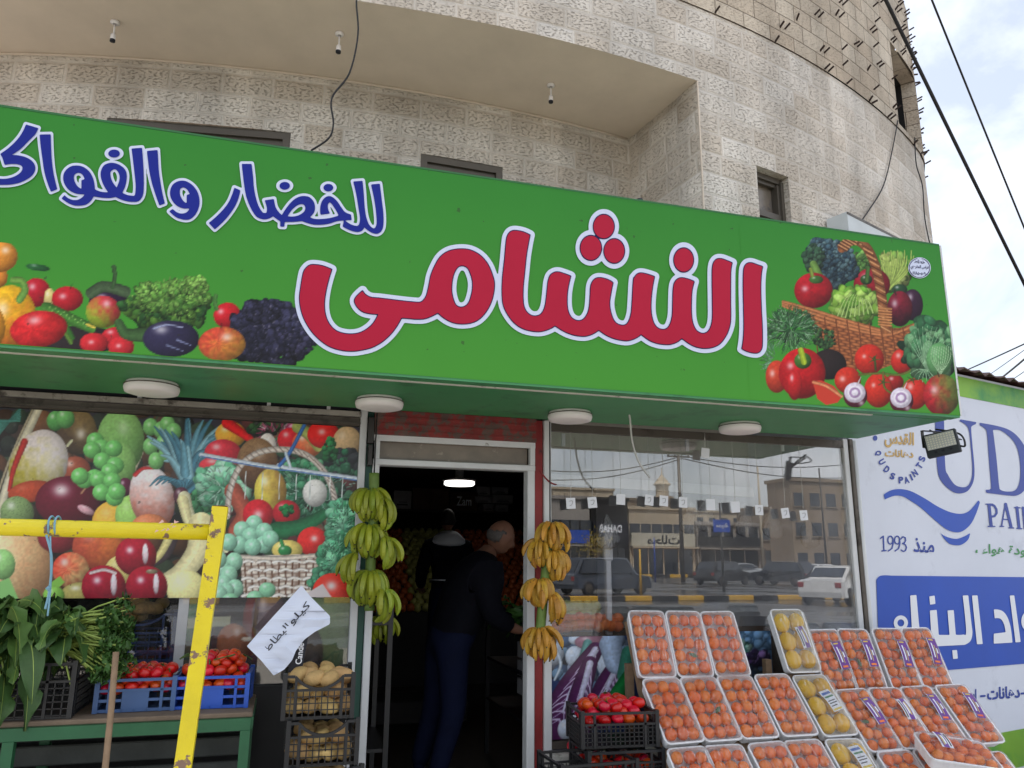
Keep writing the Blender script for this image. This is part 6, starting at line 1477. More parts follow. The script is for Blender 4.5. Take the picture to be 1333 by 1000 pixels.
# yellow tube frame close to the camera
yf = thing("yellow_frame", "yellow steel frame with chipped paint standing before the left window", "steel frame", (-.17, 1.9, 0))
P1, P2 = Vector(at(287,660,1.9)), Vector(at(238,1000,1.9)); dv = (P2-P1).normalized(); foot = P1+dv*(P1.z/-dv.z)*.995
m_ = MB(); m_.bar(P1, foot, .034, .034, hint=(0,1,0)); m_.bar(P1+Vector((0,0,.0005)), P1+Vector((0,0,.002)), .030, .030, mi=1, hint=(0,1,0)); wb(m_, "post", [M['yellow'], pmat("rusty_cut_end", rgb(120,56,34), .8, var=.3)], yf)
c1 = Vector(at(279,693,1.9)); c0 = Vector(at(-10,686,1.9)); cd = (c0-c1).normalized()
m_ = MB(); m_.tube([c1+Vector((-.004,0,0)), c1+cd*.6, c1+cd*1.5], .0180, 20); wb(m_, "cross_bar", M['yellow'], yf)
m_ = MB(); m_.lathe([(.0195,-.006),(.024,0),(.0195,.006)], 16, M=Matrix.Translation(c1+Vector((-.004,0,0))) @ Matrix.Rotation(R(90), 4, 'Y')); wb(m_, "weld_bead", M['yellow'], yf)
q = c1+cd*1.5; m_ = MB(); m_.bar(q+Vector((0,0,.05)), Vector((q.x-.15, 1.9, .01)), .046, .046, hint=(0,1,0)); wb(m_, "post", M['yellow'], yf)
m_ = MB()
s0 = Vector(at(62,684,1.875))
for k in range(2):
    cx = s0+Vector((.012*k,0,0)); m_.tube([cx+Vector((.001*math.sin(t*2), .0205*math.cos(t)+.025, .0205*math.sin(t))) for t in np.linspace(0, 6.28, 18)], .0022, 5)
m_.tube(smooth_pts([s0+Vector((0,0,-.02)), Vector(at(67,725,1.873)), Vector(at(65,765,1.872)), Vector(at(59,793,1.872))]), .0026, 6); m_.tube(smooth_pts([s0+Vector((.008,0,-.022)), Vector(at(66,760,1.871)), Vector(at(62,802,1.871))]), .0018, 6); m_.lathe([(0,-.006),(.006,0),(0,.006)], 8, M=Matrix.Translation(Vector(at(63,766,1.87))))
tag(m_.build("string", pmat("blue_string", rgb(112,156,176), .7, var=.2)), "pale blue string knotted round the yellow cross bar", "string")
m_ = MB(); tpc = Vector(at(214,688,1.873)); rr = random.Random(2)
for k in range(8): 
    a = tpc+Vector((rr.uniform(-.02,.02), -.0008*k, rr.uniform(-.010,.012))); m_.add([a, a+Vector((rr.uniform(.004,.014),-.001,.004)), a+Vector((rr.uniform(.0,.01),-.002,rr.uniform(.004,.010)))], [(0,1,2)])
tag(m_.build("tape_scrap", pmat("torn_tape", rgb(214,176,170), .7, var=.3, vscale=30, col2=rgb(160,80,80), patch=.55)), "torn scrap of pink tape stuck on the yellow cross bar", "tape")

# ------------------------------------------------------------------ paper sign with the hand-written words
ps = thing("paper_sign", "crumpled white paper sign with handwritten Arabic words above the potatoes", "paper sign", tuple(at(375,820,3.98)))
E4 = (220, 750, 4.0)
edge = [(690,48),(735,105),(838,208),(838,250),(760,290),(705,330),(660,390),(640,440),(600,487),(545,518),(480,440),(405,365),(470,290)]
def paper_pt(x, y):
    px, py = x/4+220, y/4+750; Y = 3.985+.018*mnoise.noise(Vector((x*.012, y*.012, 0)))+(.030*max(0, (x-640)/200) if y > 180 else 0)-.012*abs(math.sin((x-y*.6)*.02))*(1 if x > 560 and y > 220 else .15); return at(px, py, Y)
xs, ys, X, Y = grid(400, 44, 842, 522, 8); F = sdf(np.array(edge, float), X, Y)
def mpap(x, y): return np.array([paper_pt(a, b) for a, b in zip(x, y)])
m_ = iso_mesh(xs, ys, F, 0, mpap, "sheet", None, world=False); so = wb(m_, "sheet", M['paper'], ps)
sm = so.modifiers.new("thickness", 'SOLIDIFY'); sm.thickness = .0012
def pap_text(body, a, b, h, bold=.008):
    V, F_ = text_geo(shape_ar(body), bold); d = np.array(b, float)-np.array(a); n_ = np.array((d[1], -d[0]))/np.hypot(*d)*h
    Pq = np.array(a)+V[:, :1]*d+V[:, 1:]*n_; mb = MB(); mb.add([tuple(np.array(paper_pt(x, y))+np.array((0,-.004,0))) for x, y in Pq], F_); wb(mb, "handwriting", M['ink'], ps)
pap_text("البطاطا", (512,412), (640,272), 46); pap_text("كيلو", (648,262), (748,160), 46)
m_ = MB(); 
a, b = Vector(at(384,823,4.01)), Vector(at(394,875,4.01)); m_.box((-.032,-.004,-.095),(.030,.004,.085), M=Matrix.Translation((a+b)/2) @ Matrix.Rotation(R(7), 4, 'Y')); wb(m_, "backing_card", M['ink'], ps)
V, F_ = text_geo("Cande", .02); mb = MB(); c_ = np.array((a+b)/2)
mb.add([tuple(c_+np.array((-.012+v*.03, -.0055, -.05+(u)*.085))) if False else tuple(c_+np.array((.016-v*.030+.006*u, -.0055, -.055+u*.095))) for u, v in V], F_); wb(mb, "card_lettering", M['label_white'], ps)

# ------------------------------------------------------------------ banana bunches
def banana_mesh(name, mat, seed, L_=.168, r=.0188):
    rr = random.Random(seed); mb = MB(); n = 10; pts = []; rad = []
    bend = rr.uniform(1.05, 1.35); x = z = 0; a = rr.uniform(-.25,.05)
    for i in range(n+1):
        t = i/n; pts.append((x, 0, z)); x += math.cos(a)*L_/n; z -= math.sin(a)*L_/n*1.0; a += bend*1.5/n*(1 if t < .75 else .4)
        rad.append(r*(.36+.64*min(1, t/.22)) if t < .25 else r*(1 if t < .72 else max(.26, 1-((t-.72)/.28)**2*.78)))
    V0 = len(mb.v); mb.tube(pts, rad, 5, 0, True, False); 
    d = (Vector(pts[-1])-Vector(pts[-2])).normalized(); mb.tube([Vector(pts[-1]), Vector(pts[-1])+d*.008], [r*.27, r*.2], 6, 1)
    return mb.mesh(name, [mat, M['banana_tip']])
ban = {'g': [banana_mesh("banana", M['banana_g'], s, .168+.008*s) for s in range(3)], 'y': [banana_mesh("banana", M['banana_y'], s+5, .155+.008*s, .0180) for s in range(3)]}
def bunch(key, label, stalk, hands, seed):
    rr = random.Random(seed); top = Vector(stalk[0]); t = thing("banana_bunch", label, "banana bunch", tuple(stalk[-1]))
    m_ = MB(); m_.tube(smooth_pts(stalk), [.028]*(len(stalk)*6-5), 10); wb(m_, "stalk", M['stalk'], t)
    total = 0
    for (c, az0, az1, n, up_, sc) in hands:
        c = Vector(c)
        for row in range(2):
            for i in range(n-row):
                if total >= 96: break
                az = R(az0+(az1-az0)*((i+.5*row)/max(1, n-1)))+rr.uniform(-.06,.06)
                o = link("banana", rr.choice(ban[key]), t)
                o.rotation_mode = 'XYZ'; o.rotation_euler = (0, rr.uniform(-.2,.2)+up_+.26+(.38 if row else 0), az)
                rd = .022
                o.location = c+Vector((math.cos(az)*rd, math.sin(az)*rd, -.028*row+rr.uniform(-.006,.006)))-t.location; o.scale = (sc*rr.uniform(.84,.99),)*3; total += 1
    return t
def bp_(px, py, Y): return Vector(at(px, py, Y))
YB1 = 4.30
b1 = [bp_(487,616,YB1), bp_(486,680,YB1), bp_(482,740,YB1), bp_(481,795,YB1)]
bunch('g', "tall bunch of greenish bananas hanging at the door post beside the fruit poster", b1,
 [(bp_(483,638,YB1), -200, 20, 11, .0, 1.0), (bp_(497,650,YB1-.04), -100, 50, 5, .1, .95), (bp_(480,684,YB1), -205, 20, 11, .0, 1.02), (bp_(499,700,YB1-.05), -95, 55, 5, .1, 1.0), (bp_(466,722,YB1-.03), -200, -110, 4, .0, .95), (bp_(481,744,YB1), -200, 15, 11, .0, 1.05), (bp_(496,766,YB1-.04), -95, 40, 4, .15, 1.0)], 3)
YB2 = 4.30
b2 = [bp_(716,680,YB2), bp_(713,720,YB2), bp_(708,770,YB2), bp_(704,812,YB2), bp_(703,820,YB2)]
bunch('y', "bunch of riper yellow bananas hanging at the red door strip", b2,
 [(bp_(718,682,YB2), -190, 20, 8, .0, 1.0), (bp_(706,704,YB2), -210, -90, 6, .15, .95), (bp_(719,718,YB2), -120, 30, 8, .1, 1.0), (bp_(703,754,YB2), -215, -40, 8, .1, .95), (bp_(715,772,YB2), -100, 30, 7, .15, 1.0), (bp_(703,818,YB2), -215, 30, 11, .0, 1.0)], 4)
cable("hanging_rope", [bp_(487,618,YB1), (bp_(487,618,YB1).x, YB1, SZ0-.01)], .004, "thin rope holding the greenish banana bunch under the sign")
cable("hanging_rope", [bp_(716,682,YB2), (bp_(716,682,YB2).x, YB2, SZ0-.01)], .004, "thin rope holding the riper banana bunch under the sign")
cable("red_cord", smooth_pts([at(702,612,4.4), at(708,620,4.38), at(716,628,4.40), at(724,631,4.44)]), .005, "short red cord on the door post above the riper bananas", 'red_paint')
# ------------------------------------------------------------------ inside the shop
il = thing("ceiling_light", "small lit ceiling light glowing inside the dark shop doorway", "ceiling light", (1.62, 9.0, 2.56))
c_ = at(598, 627, 8.6); il.location = (c_[0], 8.6, c_[2])
m_ = MB(); m_.lathe([(0,0),(.17,0),(.175,-.03),(.16,-.045),(0,-.05)], 28); m_.build("light_cover", emit_mat("lit_lamp", (1, .97, .9), 1.9), il)
m_ = MB(); m_.lathe([(0,.001),(.19,.001),(.19,.02),(.05,.03),(.05,2.735-c_[2]),(0,2.735-c_[2])], 20); m_.build("light_base", M['lamp_white'], il)
# shelves with fruit along the back
sh = thing("fruit_shelf", "dark stepped shelf of fruit along the back wall of the shop", "shelf", (1.5, 11.6, .15))
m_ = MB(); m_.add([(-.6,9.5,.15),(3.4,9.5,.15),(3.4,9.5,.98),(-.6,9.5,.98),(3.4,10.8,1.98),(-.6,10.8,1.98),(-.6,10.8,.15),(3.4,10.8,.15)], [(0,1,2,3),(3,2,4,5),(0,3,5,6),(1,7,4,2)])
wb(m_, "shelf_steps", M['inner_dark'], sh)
rr = random.Random(9); m_ = MB(); m2 = MB()
V, F = blob(.052, 3, n=8, m=6)
for j in range(17):
    for i in range(38):
        x = -.55+3.9*(i+rr.random()*.4+.5*(j%2))/38; dst = m_ if (x < 1.55 or x > 2.25) else m2
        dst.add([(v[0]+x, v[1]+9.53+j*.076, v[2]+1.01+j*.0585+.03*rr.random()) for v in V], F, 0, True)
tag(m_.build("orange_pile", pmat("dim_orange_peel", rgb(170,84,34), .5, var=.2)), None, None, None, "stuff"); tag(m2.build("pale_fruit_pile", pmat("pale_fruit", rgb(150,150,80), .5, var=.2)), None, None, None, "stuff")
# cartons on a high shelf
zs_ = float(at(600, 665, 10.9)[2])
hs_ = thing("high_shelf", "dark high shelf carrying fruit cartons inside the shop", "shelf", (1.5, 11.0, 2.1)); m_ = MB(); m_.box((-.3,10.82,zs_-.03),(3.6,11.4,zs_)); wb(m_, "board", M['inner_dark'], hs_)
for x in (-.1, 1.5, 3.1): m_ = MB(); m_.bar((x,11.3,zs_-.03),(x,11.3,.15),.04,.04,hint=(1,0,0)); wb(m_, "shelf_post", M['inner_dark'], hs_)
def carton(name, x0, x1, z0, z1, Y, white, label, txt=None):
    t = thing(name, label, "carton", ((x0+x1)/2, Y+.15, z0), 0, "cartons on the high shelf"); mt = M['carton_white'] if white else M['carton']
    w_ = x1-x0-.008; h_ = z1-z0-.004
    m = MB(); m.box((-w_/2,-.15,0),(w_/2,.15,h_), bev=.004); m.build("carton_body", mt, t)
    m = MB(); m.bar((-w_/2-.001,-.152,h_-.03),(w_/2+.001,-.152,h_-.03),.006,.05); m.build("carton_lid", mt, t)
    if white:
        m = MB(); m.box((-w_*.3,-.1525,h_*.2),(w_*.3,-.151,h_*.28)); m.box((-w_*.2,-.1525,h_*.36),(w_*.25,-.151,h_*.40)); m.build("carton_print", M['ink'], t)
    if txt:
        V, F = text_geo(txt, .02); m = MB(); m.add([((u-.5)*w_*.55, -.154, h_*.25+v*h_*.5) for u, v in V], F); m.build("carton_lettering", M['label_white'] if not white else M['ink'], t)
def bx_(px): return float(at(px, 650, 10.9)[0])
zz = lambda py: float(at(600, py, 10.9)[2])
carton("carton", bx_(512), bx_(536), zs_+.002, zz(641), 10.9, True, "pale carton at the door side end of the high shelf inside the shop")
carton("carton", bx_(537), bx_(561), zs_+.002, zz(637), 10.9, False, "brown open carton second along the high shelf inside the shop")
carton("carton", bx_(561), bx_(585), zs_+.002, zz(637), 10.9, False, "brown open carton third along the high shelf, under the lit lamp")
carton("carton", bx_(586), bx_(622), zs_+.002, zz(640), 10.9, False, "dark carton with large pale lettering on the high shelf", "Zam")
carton("carton", bx_(629), bx_(643), zs_+.002, zz(655), 10.9, True, "small white carton beside the lettered carton on the high shelf")
carton("carton", bx_(645), bx_(662), zs_+.002, zz(655), 10.9, True, "small white carton at the jamb side end of the high shelf")
carton("carton", bx_(618), bx_(640), zz(654), zz(645), 10.9, True, "white carton lying in the middle layer of the stacked white cartons")
carton("carton", bx_(641), bx_(668), zz(654), zz(642), 10.9, True, "wide white carton in the middle layer of the stacked white cartons")
carton("carton", bx_(620), bx_(638), zz(644.5), zz(632), 10.9, True, "topmost white carton of the stack inside the shop")
carton("carton", bx_(640), bx_(662), zz(641.5), zz(632), 10.9, True, "topmost wide white carton beside the stack's top carton")
# bright dropped panel above the window display, partition, display of fruit behind the glass
bk_ = thing("window_bulkhead", "white dropped panel inside the shop above the window display", "panel", (2.5, 5.4, 2.1))
m_ = MB(); z0, z1 = float(at(720,629,5.4)[2]), float(at(1062,652,5.4)[2]); x0, x1 = float(at(712,629,5.4)[0]), float(at(1064,652,5.4)[0])
m_.add([(x0,5.4,z0),(x1,5.4,z1),(x1,5.4,2.73),(x0,5.4,2.73),(x0,5.5,z0),(x1,5.5,z1),(x1,5.5,2.73),(x0,5.5,2.73)], [(0,1,2,3),(5,4,7,6),(4,0,3,7),(1,5,6,2),(4,5,1,0)]); wb(m_, "panel_face", M['inner_white'], bk_)
m_ = MB(); m_.bar((x0,5.385,z0+.03),(x1,5.385,z1+.03),.03,.075); wb(m_, "panel_trim", pmat("bright_trim", rgb(232,232,228), .5, var=.02), bk_)
dsp = thing("window_display", "low display bench with fruit right behind the glass", "display bench", (2.5, 5.0, .15))
m_ = MB(); m_.box((1.60,4.64,.15),(3.66,5.2,1.13)); wb(m_, "bench", M['inner_dark'], dsp)
m_ = MB(); m_.box((1.60,4.64,1.132),(3.66,5.2,1.14)); wb(m_, "bench_top", M['carton'], dsp)
rr = random.Random(15); V, F = blob(.042, 5, n=12, m=8); gme = MB(); gme.add(V, F, 0, True); gme = gme.mesh("guava", pmat("pale_guava", rgb(186,190,120), .45, var=.1, rnd=.1))
for i in range(11):
    for j in range(2):
        px, py = 722+i*8.2, 815-9*j+rr.uniform(-2,2); P = at(px, py, 4.72+.07*j)
        if py < 800 and px > 790: continue
        put("mandarin", rr.choice(mand), (P[0], P[1], max(1.175, P[2])), (rr.random(),rr.random(),rr.random()*6), "loose mandarin in the heap behind the glass above the radicchio print", "mandarin", "mandarins behind the glass", 1.1)
for i in range(12):
    px, py = 728+(i % 6)*9+rr.uniform(-2,2), 800-10*(i//6); P = at(px, py, 4.86)
    put("guava", gme, (P[0], P[1], P[2]), (rr.random(),rr.random(),0), "pale green guava in the heap behind the glass above the mandarins", "guava", "guavas behind the glass", 1.0)
m_ = MB(); P = at(793, 800, 4.75); m_.box((P[0]-.018,4.74,1.14),(P[0]+.018,4.78,1.80), bev=.004); m_.box((P[0]-.03,4.735,1.60),(P[0]+.03,4.785,1.82), bev=.008)
tag(m_.build("scale_post", M['label_white']), "white weighing scale post behind the glass beside the guavas", "scale")
# clear bags hanging under the tags
bg_m = glass_mat("clear_bag", .16, rough=.12, bump=1.0)
for i, (px, py) in enumerate(((790,690),(900,672),(918,668),(970,675),(1005,678),(1052,690))):
    P = at(px, py, 4.72); m = MB(); V = []; rr = random.Random(i); n = 12
    for k, (r_, z) in enumerate(((.006,.10),(.02,.07),(.05,.02),(.075,-.05),(.07,-.10),(.03,-.125))):
        for q in range(n): t = 2*math.pi*q/n; w_ = r_*(1+.25*math.sin(3*t+k+i)); V.append((P[0]+w_*math.cos(t), P[1]+w_*.5*math.sin(t), P[2]+z))
    m.add(V, [(k*n+q, k*n+(q+1)%n, (k+1)*n+(q+1)%n, (k+1)*n+q) for k in range(5) for q in range(n)], 0, True)
    tag(m.build("plastic_bag", bg_m), f"clear plastic bag hanging inside the window, {ORD[i]} from the door", "plastic bag", "clear bags in the window")
# stand of greens and white crates just inside the right door jamb
st = thing("inner_stand", "black metal stand of greens and white trays just inside the doorway", "stand", (1.9, 5.6, .15))
m_ = MB()
for x in (1.62, 2.1):
    for y in (5.1, 6.2): m_.bar((x,y,.15),(x,y,1.22),.03,.03,hint=(1,0,0))
for z in (.55,.85,1.17): m_.bar((1.62,5.1,z),(2.1,5.1,z),.02); m_.bar((1.62,5.1,z),(1.62,6.2,z),.02); m_.box((1.62,5.1,z-.008),(2.1,6.2,z+.004))
wb(m_, "stand_frame", M['black_plastic'], st)
rr = random.Random(4); m_ = MB()
for i in range(70): leaf(m_, (rr.uniform(1.66,2.06), rr.uniform(5.15,6.1), 1.2), (rr.uniform(-1,1),rr.uniform(-1,.3),rr.uniform(0,.6)), rr.uniform(.14,.28), rr.uniform(.02,.045), 1.2, rr)
tag(m_.build("leafy_greens", M['parsley']), "loose leafy greens on the stand inside the right jamb", "greens")
for k, z in enumerate((1.0,.88,.76)):
    m = MB(); m.box((1.64,5.12,z-.06),(1.90,5.45,z+.04)); o = m.build("white_tray", M['carton_white']); tag(o, f"white fruit tray on the stand inside the doorway, {['topmost','middle','lowest'][k]} of its stack", "tray", "white trays inside the door")
    for q in range(5): put("mandarin", mand[q%3], (1.67+.05*q, 5.13, z+.055), (q,q,q), f"mandarin in the {['topmost','middle','lowest'][k]} white tray inside the doorway", "mandarin", "mandarins in the inner trays", .9)
# a dim bunch of bananas and racks
bunch('g', "dim small bunch of bananas inside the doorway behind the white door post", [bp_(497,790,4.95), bp_(497,800,4.95), bp_(497,812,4.95)], [(bp_(498,802,4.95), -200, 20, 7, .1, .9)], 9)
m_ = MB()
for x, y in ((.52,4.86),(.66,4.86),(.66,5.5)): m_.bar((x,y,.15),(x,y,1.32),.03,.03,hint=(1,0,0))
m_.bar((.52,4.86,1.22),(.66,4.86,1.22),.02); m_.bar((.66,4.86,1.22),(.66,5.5,1.22),.02); m_.box((.50,4.86,.5),(.67,5.5,.52)); tag(m_.build("dark_rack", M['black_plastic']), "dark slim rack just inside the doorway behind the white post", "rack")
m_ = MB(); m_.box((.9,7.4,.15),(1.75,7.9,.34), bev=.01); tag(m_.build("floor_step", M['inner']), "dim low step across the shop floor behind the customers", "step")
cr_ = crate_mesh("blue_crate", pmat("dark_blue_crate", rgb(34,58,110), .5, var=.15), .36, .30, .30, dip=True, rows=4, cols=6, solid=1)
o = link("blue_crate", cr_); P = at(180, 868, 4.80); o.location = (P[0], 4.80, 1.0); tag(o, "dark blue crate of reddish potatoes behind the left window glass", "crate")
for i in range(14): put("potato", pots[i%5], (P[0]+rr.uniform(-.14,.14), 4.72+rr.uniform(-.02,.16), 1.27+rr.uniform(0,.09)), (0,.3,i), "reddish potato in the dark blue crate behind the left glass", "potato", "potatoes behind the left glass", .9)
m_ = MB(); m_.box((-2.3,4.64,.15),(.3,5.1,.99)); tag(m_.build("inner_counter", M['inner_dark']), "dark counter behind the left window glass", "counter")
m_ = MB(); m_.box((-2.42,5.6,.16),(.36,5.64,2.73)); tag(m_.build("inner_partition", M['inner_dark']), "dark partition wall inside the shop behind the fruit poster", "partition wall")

# ------------------------------------------------------------------ people
def skin_mesh(name, joints, bones, mats, levels=2):
    """joints: {name: (x, y, z, rx, ry)}; bones: pairs; the first joint is the root"""
    idx = {k: i for i, k in enumerate(joints)}
    me = bpy.data.meshes.new(name); me.from_pydata([j[:3] for j in joints.values()], [(idx[a], idx[b]) for a, b in bones], [])
    o = bpy.data.objects.new(name, me); COL.objects.link(o)
    sk = o.modifiers.new("skin", 'SKIN'); 
    ly = me.skin_vertices[0] if me.skin_vertices else None
    if ly is None:
        b = bmesh.new(); b.from_mesh(me); b.verts.layers.skin.verify(); b.to_mesh(me); b.free(); ly = me.skin_vertices[0]
    for i, j in enumerate(joints.values()):
        ly.data[i].radius = (j[3], j[4] if len(j) > 4 else j[3]); ly.data[i].use_root = (i == 0)
    sk.use_smooth_shade = True
    ss_ = o.modifiers.new("sub", 'SUBSURF'); ss_.levels = levels; ss_.render_levels = levels
    bpy.context.view_layer.update()
    out = bpy.data.meshes.new_from_object(o.evaluated_get(bpy.context.evaluated_depsgraph_get())); bpy.data.objects.remove(o); bpy.data.meshes.remove(me)
    out.name = name; out.materials.clear()
    for m in (mats if isinstance(mats, list) else [mats]): out.materials.append(m)
    return out
M['skin'] = pmat("skin", rgb(128,90,72), .55, var=.06); M['jacket'] = pmat("dark_jacket", rgb(13,14,22), .85, var=.3, bump=.8, bscale=14, spec=.12); M['jeans'] = pmat("dark_jeans", rgb(16,22,46), .85, var=.2, bump=.6, bscale=16, spec=.12)
M['hair'] = pmat("grey_hair", rgb(96,92,90), .8, var=.3, vscale=40, bump=.5); M['hoodie'] = pmat("grey_hoodie", rgb(214,216,222), .85, var=.06, bump=.3); M['shoe'] = pmat("black_shoe", rgb(20,20,22), .5)
M['hair_dark'] = pmat("dark_hair", rgb(24,22,22), .7, var=.3, bump=.4)
def head_mesh(name, mat, s=1.0):
    """a head facing +X: skull, brow, eye hollows, nose, mouth, chin, ears"""
    V, F = blob(1, 1, amp=0, n=32, m=22); W = []
    for x, y, z in V:
        r = Vector((x*.098, y*.077, z*.118))
        if z < -.1 and x < 0: r.x *= 1-.35*min(1, -z)
        if z < -.25: r.y *= 1-.28*(-z-.25)/.75; r.x += .012*(-z-.25) if x > 0 else 0
        g = lambda cx, cy, cz, q: math.exp(-((x-cx)**2+(y-cy)**2+(z-cz)**2)/q)
        r.x += .026*g(1,0,-.16,.02)+.014*g(1,0,.02,.02)-.012*(g(.93,.36,.05,.03)+g(.93,-.36,.05,.03))+.007*(g(.93,.3,.22,.04)+g(.93,-.3,.22,.04))+.007*g(.9,0,-.47,.02)-.005*g(.95,0,-.38,.006)+.010*g(.75,0,-.75,.05)
        for sy in (-1, 1): r.y += sy*.020*g(-.05, sy*1.0, -.08, .022)
        W.append(tuple(r*s))
    mb = MB(); mb.add(W, F, 0, True); return mb
def person(label, pos, joints, hand_dir, mats, hair, head_at, head_rot, clothes, bald):
    t = thing("person", label, "person", pos)
    # body: one skin surface, with the head merged in
    bones = [("pelvis","belly"),("belly","chest"),("chest","neck0"),("neck0","neck1"),("pelvis","hipL"),("hipL","kneeL"),("kneeL","ankL"),("ankL","toeL"),("pelvis","hipR"),("hipR","kneeR"),("kneeR","ankR"),("ankR","toeR"),
             ("chest","shL"),("shL","elL"),("elL","wrL"),("wrL","plL"),("chest","shR"),("shR","elR"),("elR","wrR"),("wrR","plR")]
    J = dict(joints)
    for s in "LR":
        p = Vector(J["pl"+s][:3]); d = (p-Vector(J["wr"+s][:3])).normalized(); side = d.cross(Vector((0,0,1))); side = side.normalized() if side.length > .1 else Vector((1,0,0)); dn = side.cross(d)
        if dn.z > 0: dn = -dn
        for k, (off, ln) in enumerate(((-.027,.070),(-.009,.080),(.009,.076),(.027,.060))):
            a = p+side*off+d*.012; b = a+d*ln*.5+dn*ln*.12; c = b+d*ln*.35+dn*ln*.38
            J[f"f{s}{k}a"] = (*a, .0105); J[f"f{s}{k}b"] = (*b, .0092); J[f"f{s}{k}c"] = (*c, .0078); bones += [("pl"+s, f"f{s}{k}a"),(f"f{s}{k}a", f"f{s}{k}b"),(f"f{s}{k}b", f"f{s}{k}c")]
        a = p-d*.02-side*.034; b = a-side*.022+d*.028+dn*.01; J[f"t{s}a"] = (*a, .0115); J[f"t{s}b"] = (*b, .0090); bones += [("pl"+s, f"t{s}a"),(f"t{s}a", f"t{s}b")]
    pv = J['pelvis']; q = J['belly']; J['hem'] = (pv[0]-.01, pv[1], pv[2]-.11, pv[3]+.012, pv[4]+.012); J['waist'] = (pv[0]*.5+q[0]*.5, pv[1]*.5+q[1]*.5, pv[2]*.5+q[2]*.5, pv[3]*.9, pv[4]*.9)
    BJ = {k: v for k, v in J.items() if k not in ('hem', 'waist')}
    bm_ = skin_mesh("body", BJ, bones, M['skin']); bones += [('pelvis','hem'),('pelvis','waist')]
    hd = head_mesh("head", M['skin']); HM = Matrix.Translation(head_at) @ Euler(head_rot).to_matrix().to_4x4()
    b = bmesh.new(); b.from_mesh(bm_); n0 = len(b.verts); vs_ = [b.verts.new(HM @ Vector(v)) for v in hd.v]
    for f in hd.f:
        try: fc = b.faces.new([vs_[i] for i in f]); fc.smooth = True
        except ValueError: pass
    b.to_mesh(bm_); b.free(); 
    for mt_ in (M['jacket'], M['jeans']): bm_.materials.append(mt_)
    pal = [Vector(J['pl'+s][:3]) for s in 'LR']
    for pg in bm_.polygons:
        c = pg.center
        if c.z > J['neck0'][2]-.01 or min((c-q).length for q in pal) < .16: pg.material_index = 0
        else: pg.material_index = 1 if c.z > J['pelvis'][2] else 2
    link("body", bm_, t)
    for nm, mt, keep, extra in clothes:
        JJ = {k: (*v[:3], v[3]+extra, (v[4] if len(v) > 4 else v[3])+extra) for k, v in J.items() if k in keep or k == "pelvis" and False}
        bo = [(a_, b_) for a_, b_ in bones if a_ in JJ and b_ in JJ]; link(nm, skin_mesh(nm, JJ, bo, mt), t)
    # hair cap on the back and sides of the head
    V = []; F = []; idx = {}
    for i, (x, y, z) in enumerate(hd.v):
        q = Vector((x/.098, y/.077, z/.118))
        if (q.x < .30+.25*max(0, q.z) and q.z > -.48+.5*max(0, q.x) and (not bald or q.z < .42-.3*max(0, -q.x))) or (not bald and q.z > .35): idx[i] = len(V); V.append(HM @ Vector((x*1.07, y*1.08, z*1.06)))
    for f in hd.f:
        if all(i in idx for i in f): F.append(tuple(idx[i] for i in f))
    mb = MB(); mb.add(V, F, 0, True); ho = mb.build("hair", hair, t); so_ = ho.modifiers.new("thickness", 'SOLIDIFY'); so_.thickness = .010; so_.offset = -1
    return t
TOP = ("belly","chest","neck0","shL","elL","wrL","shR","elR","wrR","pelvis"); LEG = ("waist","pelvis","hipL","kneeL","ankL","hipR","kneeR","ankR")
# man in a dark jacket, seen from behind, bending towards the stand on his right, head in profile
P = at(652, 697, 5.3); px_, py_ = float(P[0])-.225-.25, 5.25
jo = {"pelvis":(0,0,.97,.165,.14),"belly":(.03,.02,1.15,.185,.15),"chest":(.09,.06,1.38,.20,.155),"neck0":(.15,.09,1.535,.068),"neck1":(.18,.10,1.585,.06),
 "hipL":(-.06,.10,.89,.105),"kneeL":(-.02,.13,.51,.068),"ankL":(-.07,.12,.12,.045),"toeL":(.10,.13,.055,.04),"hipR":(-.02,-.10,.89,.105),"kneeR":(.05,-.12,.51,.068),"ankR":(.0,-.13,.12,.045),"toeR":(.17,-.14,.055,.04),
 "shL":(.11,.25,1.40,.08),"elL":(.30,.30,1.17,.055),"wrL":(.46,.20,1.07,.034),"plL":(.53,.16,1.06,.035,.020),"shR":(.08,-.15,1.40,.085),"elR":(.17,-.23,1.14,.058),"wrR":(.33,-.20,1.08,.035),"plR":(.40,-.18,1.07,.036,.02)}
p1 = person("balding person in a dark jacket and jeans bending over greens inside the doorway", (px_, py_, .15), jo, None, None, M['hair'], Vector((.225,.10,1.665)), (R(4), R(20), R(-20)),
 [("jacket", M['jacket'], TOP, .022), ("trousers", M['jeans'], LEG, .018), ("shoe", M['shoe'], ("ankL","toeL"), .014), ("shoe", M['shoe'], ("ankR","toeR"), .014)], True)
p1.rotation_euler = (0, R(9), 0)
# second customer with a pale hood, back turned, further in
P = at(577, 950, 8.2); 
jo2 = {"pelvis":(0,0,.96,.145,.12),"belly":(0,.01,1.14,.15,.12),"chest":(0,.03,1.38,.165,.125),"neck0":(.0,.04,1.53,.06),"neck1":(.0,.05,1.58,.055),
 "hipL":(-.10,0,.88,.095),"kneeL":(-.11,.02,.50,.064),"ankL":(-.12,0,.12,.044),"toeL":(-.13,.15,.055,.038),"hipR":(.10,0,.88,.095),"kneeR":(.11,.03,.50,.064),"ankR":(.12,0,.12,.044),"toeR":(.13,.15,.055,.038),
 "shL":(-.20,.02,1.40,.072),"elL":(-.27,.05,1.13,.05),"wrL":(-.24,.22,.98,.033),"plL":(-.22,.29,.96,.034,.02),"shR":(.20,.02,1.40,.072),"elR":(.27,.05,1.13,.05),"wrR":(.24,.22,.98,.033),"plR":(.22,.29,.96,.034,.02)}
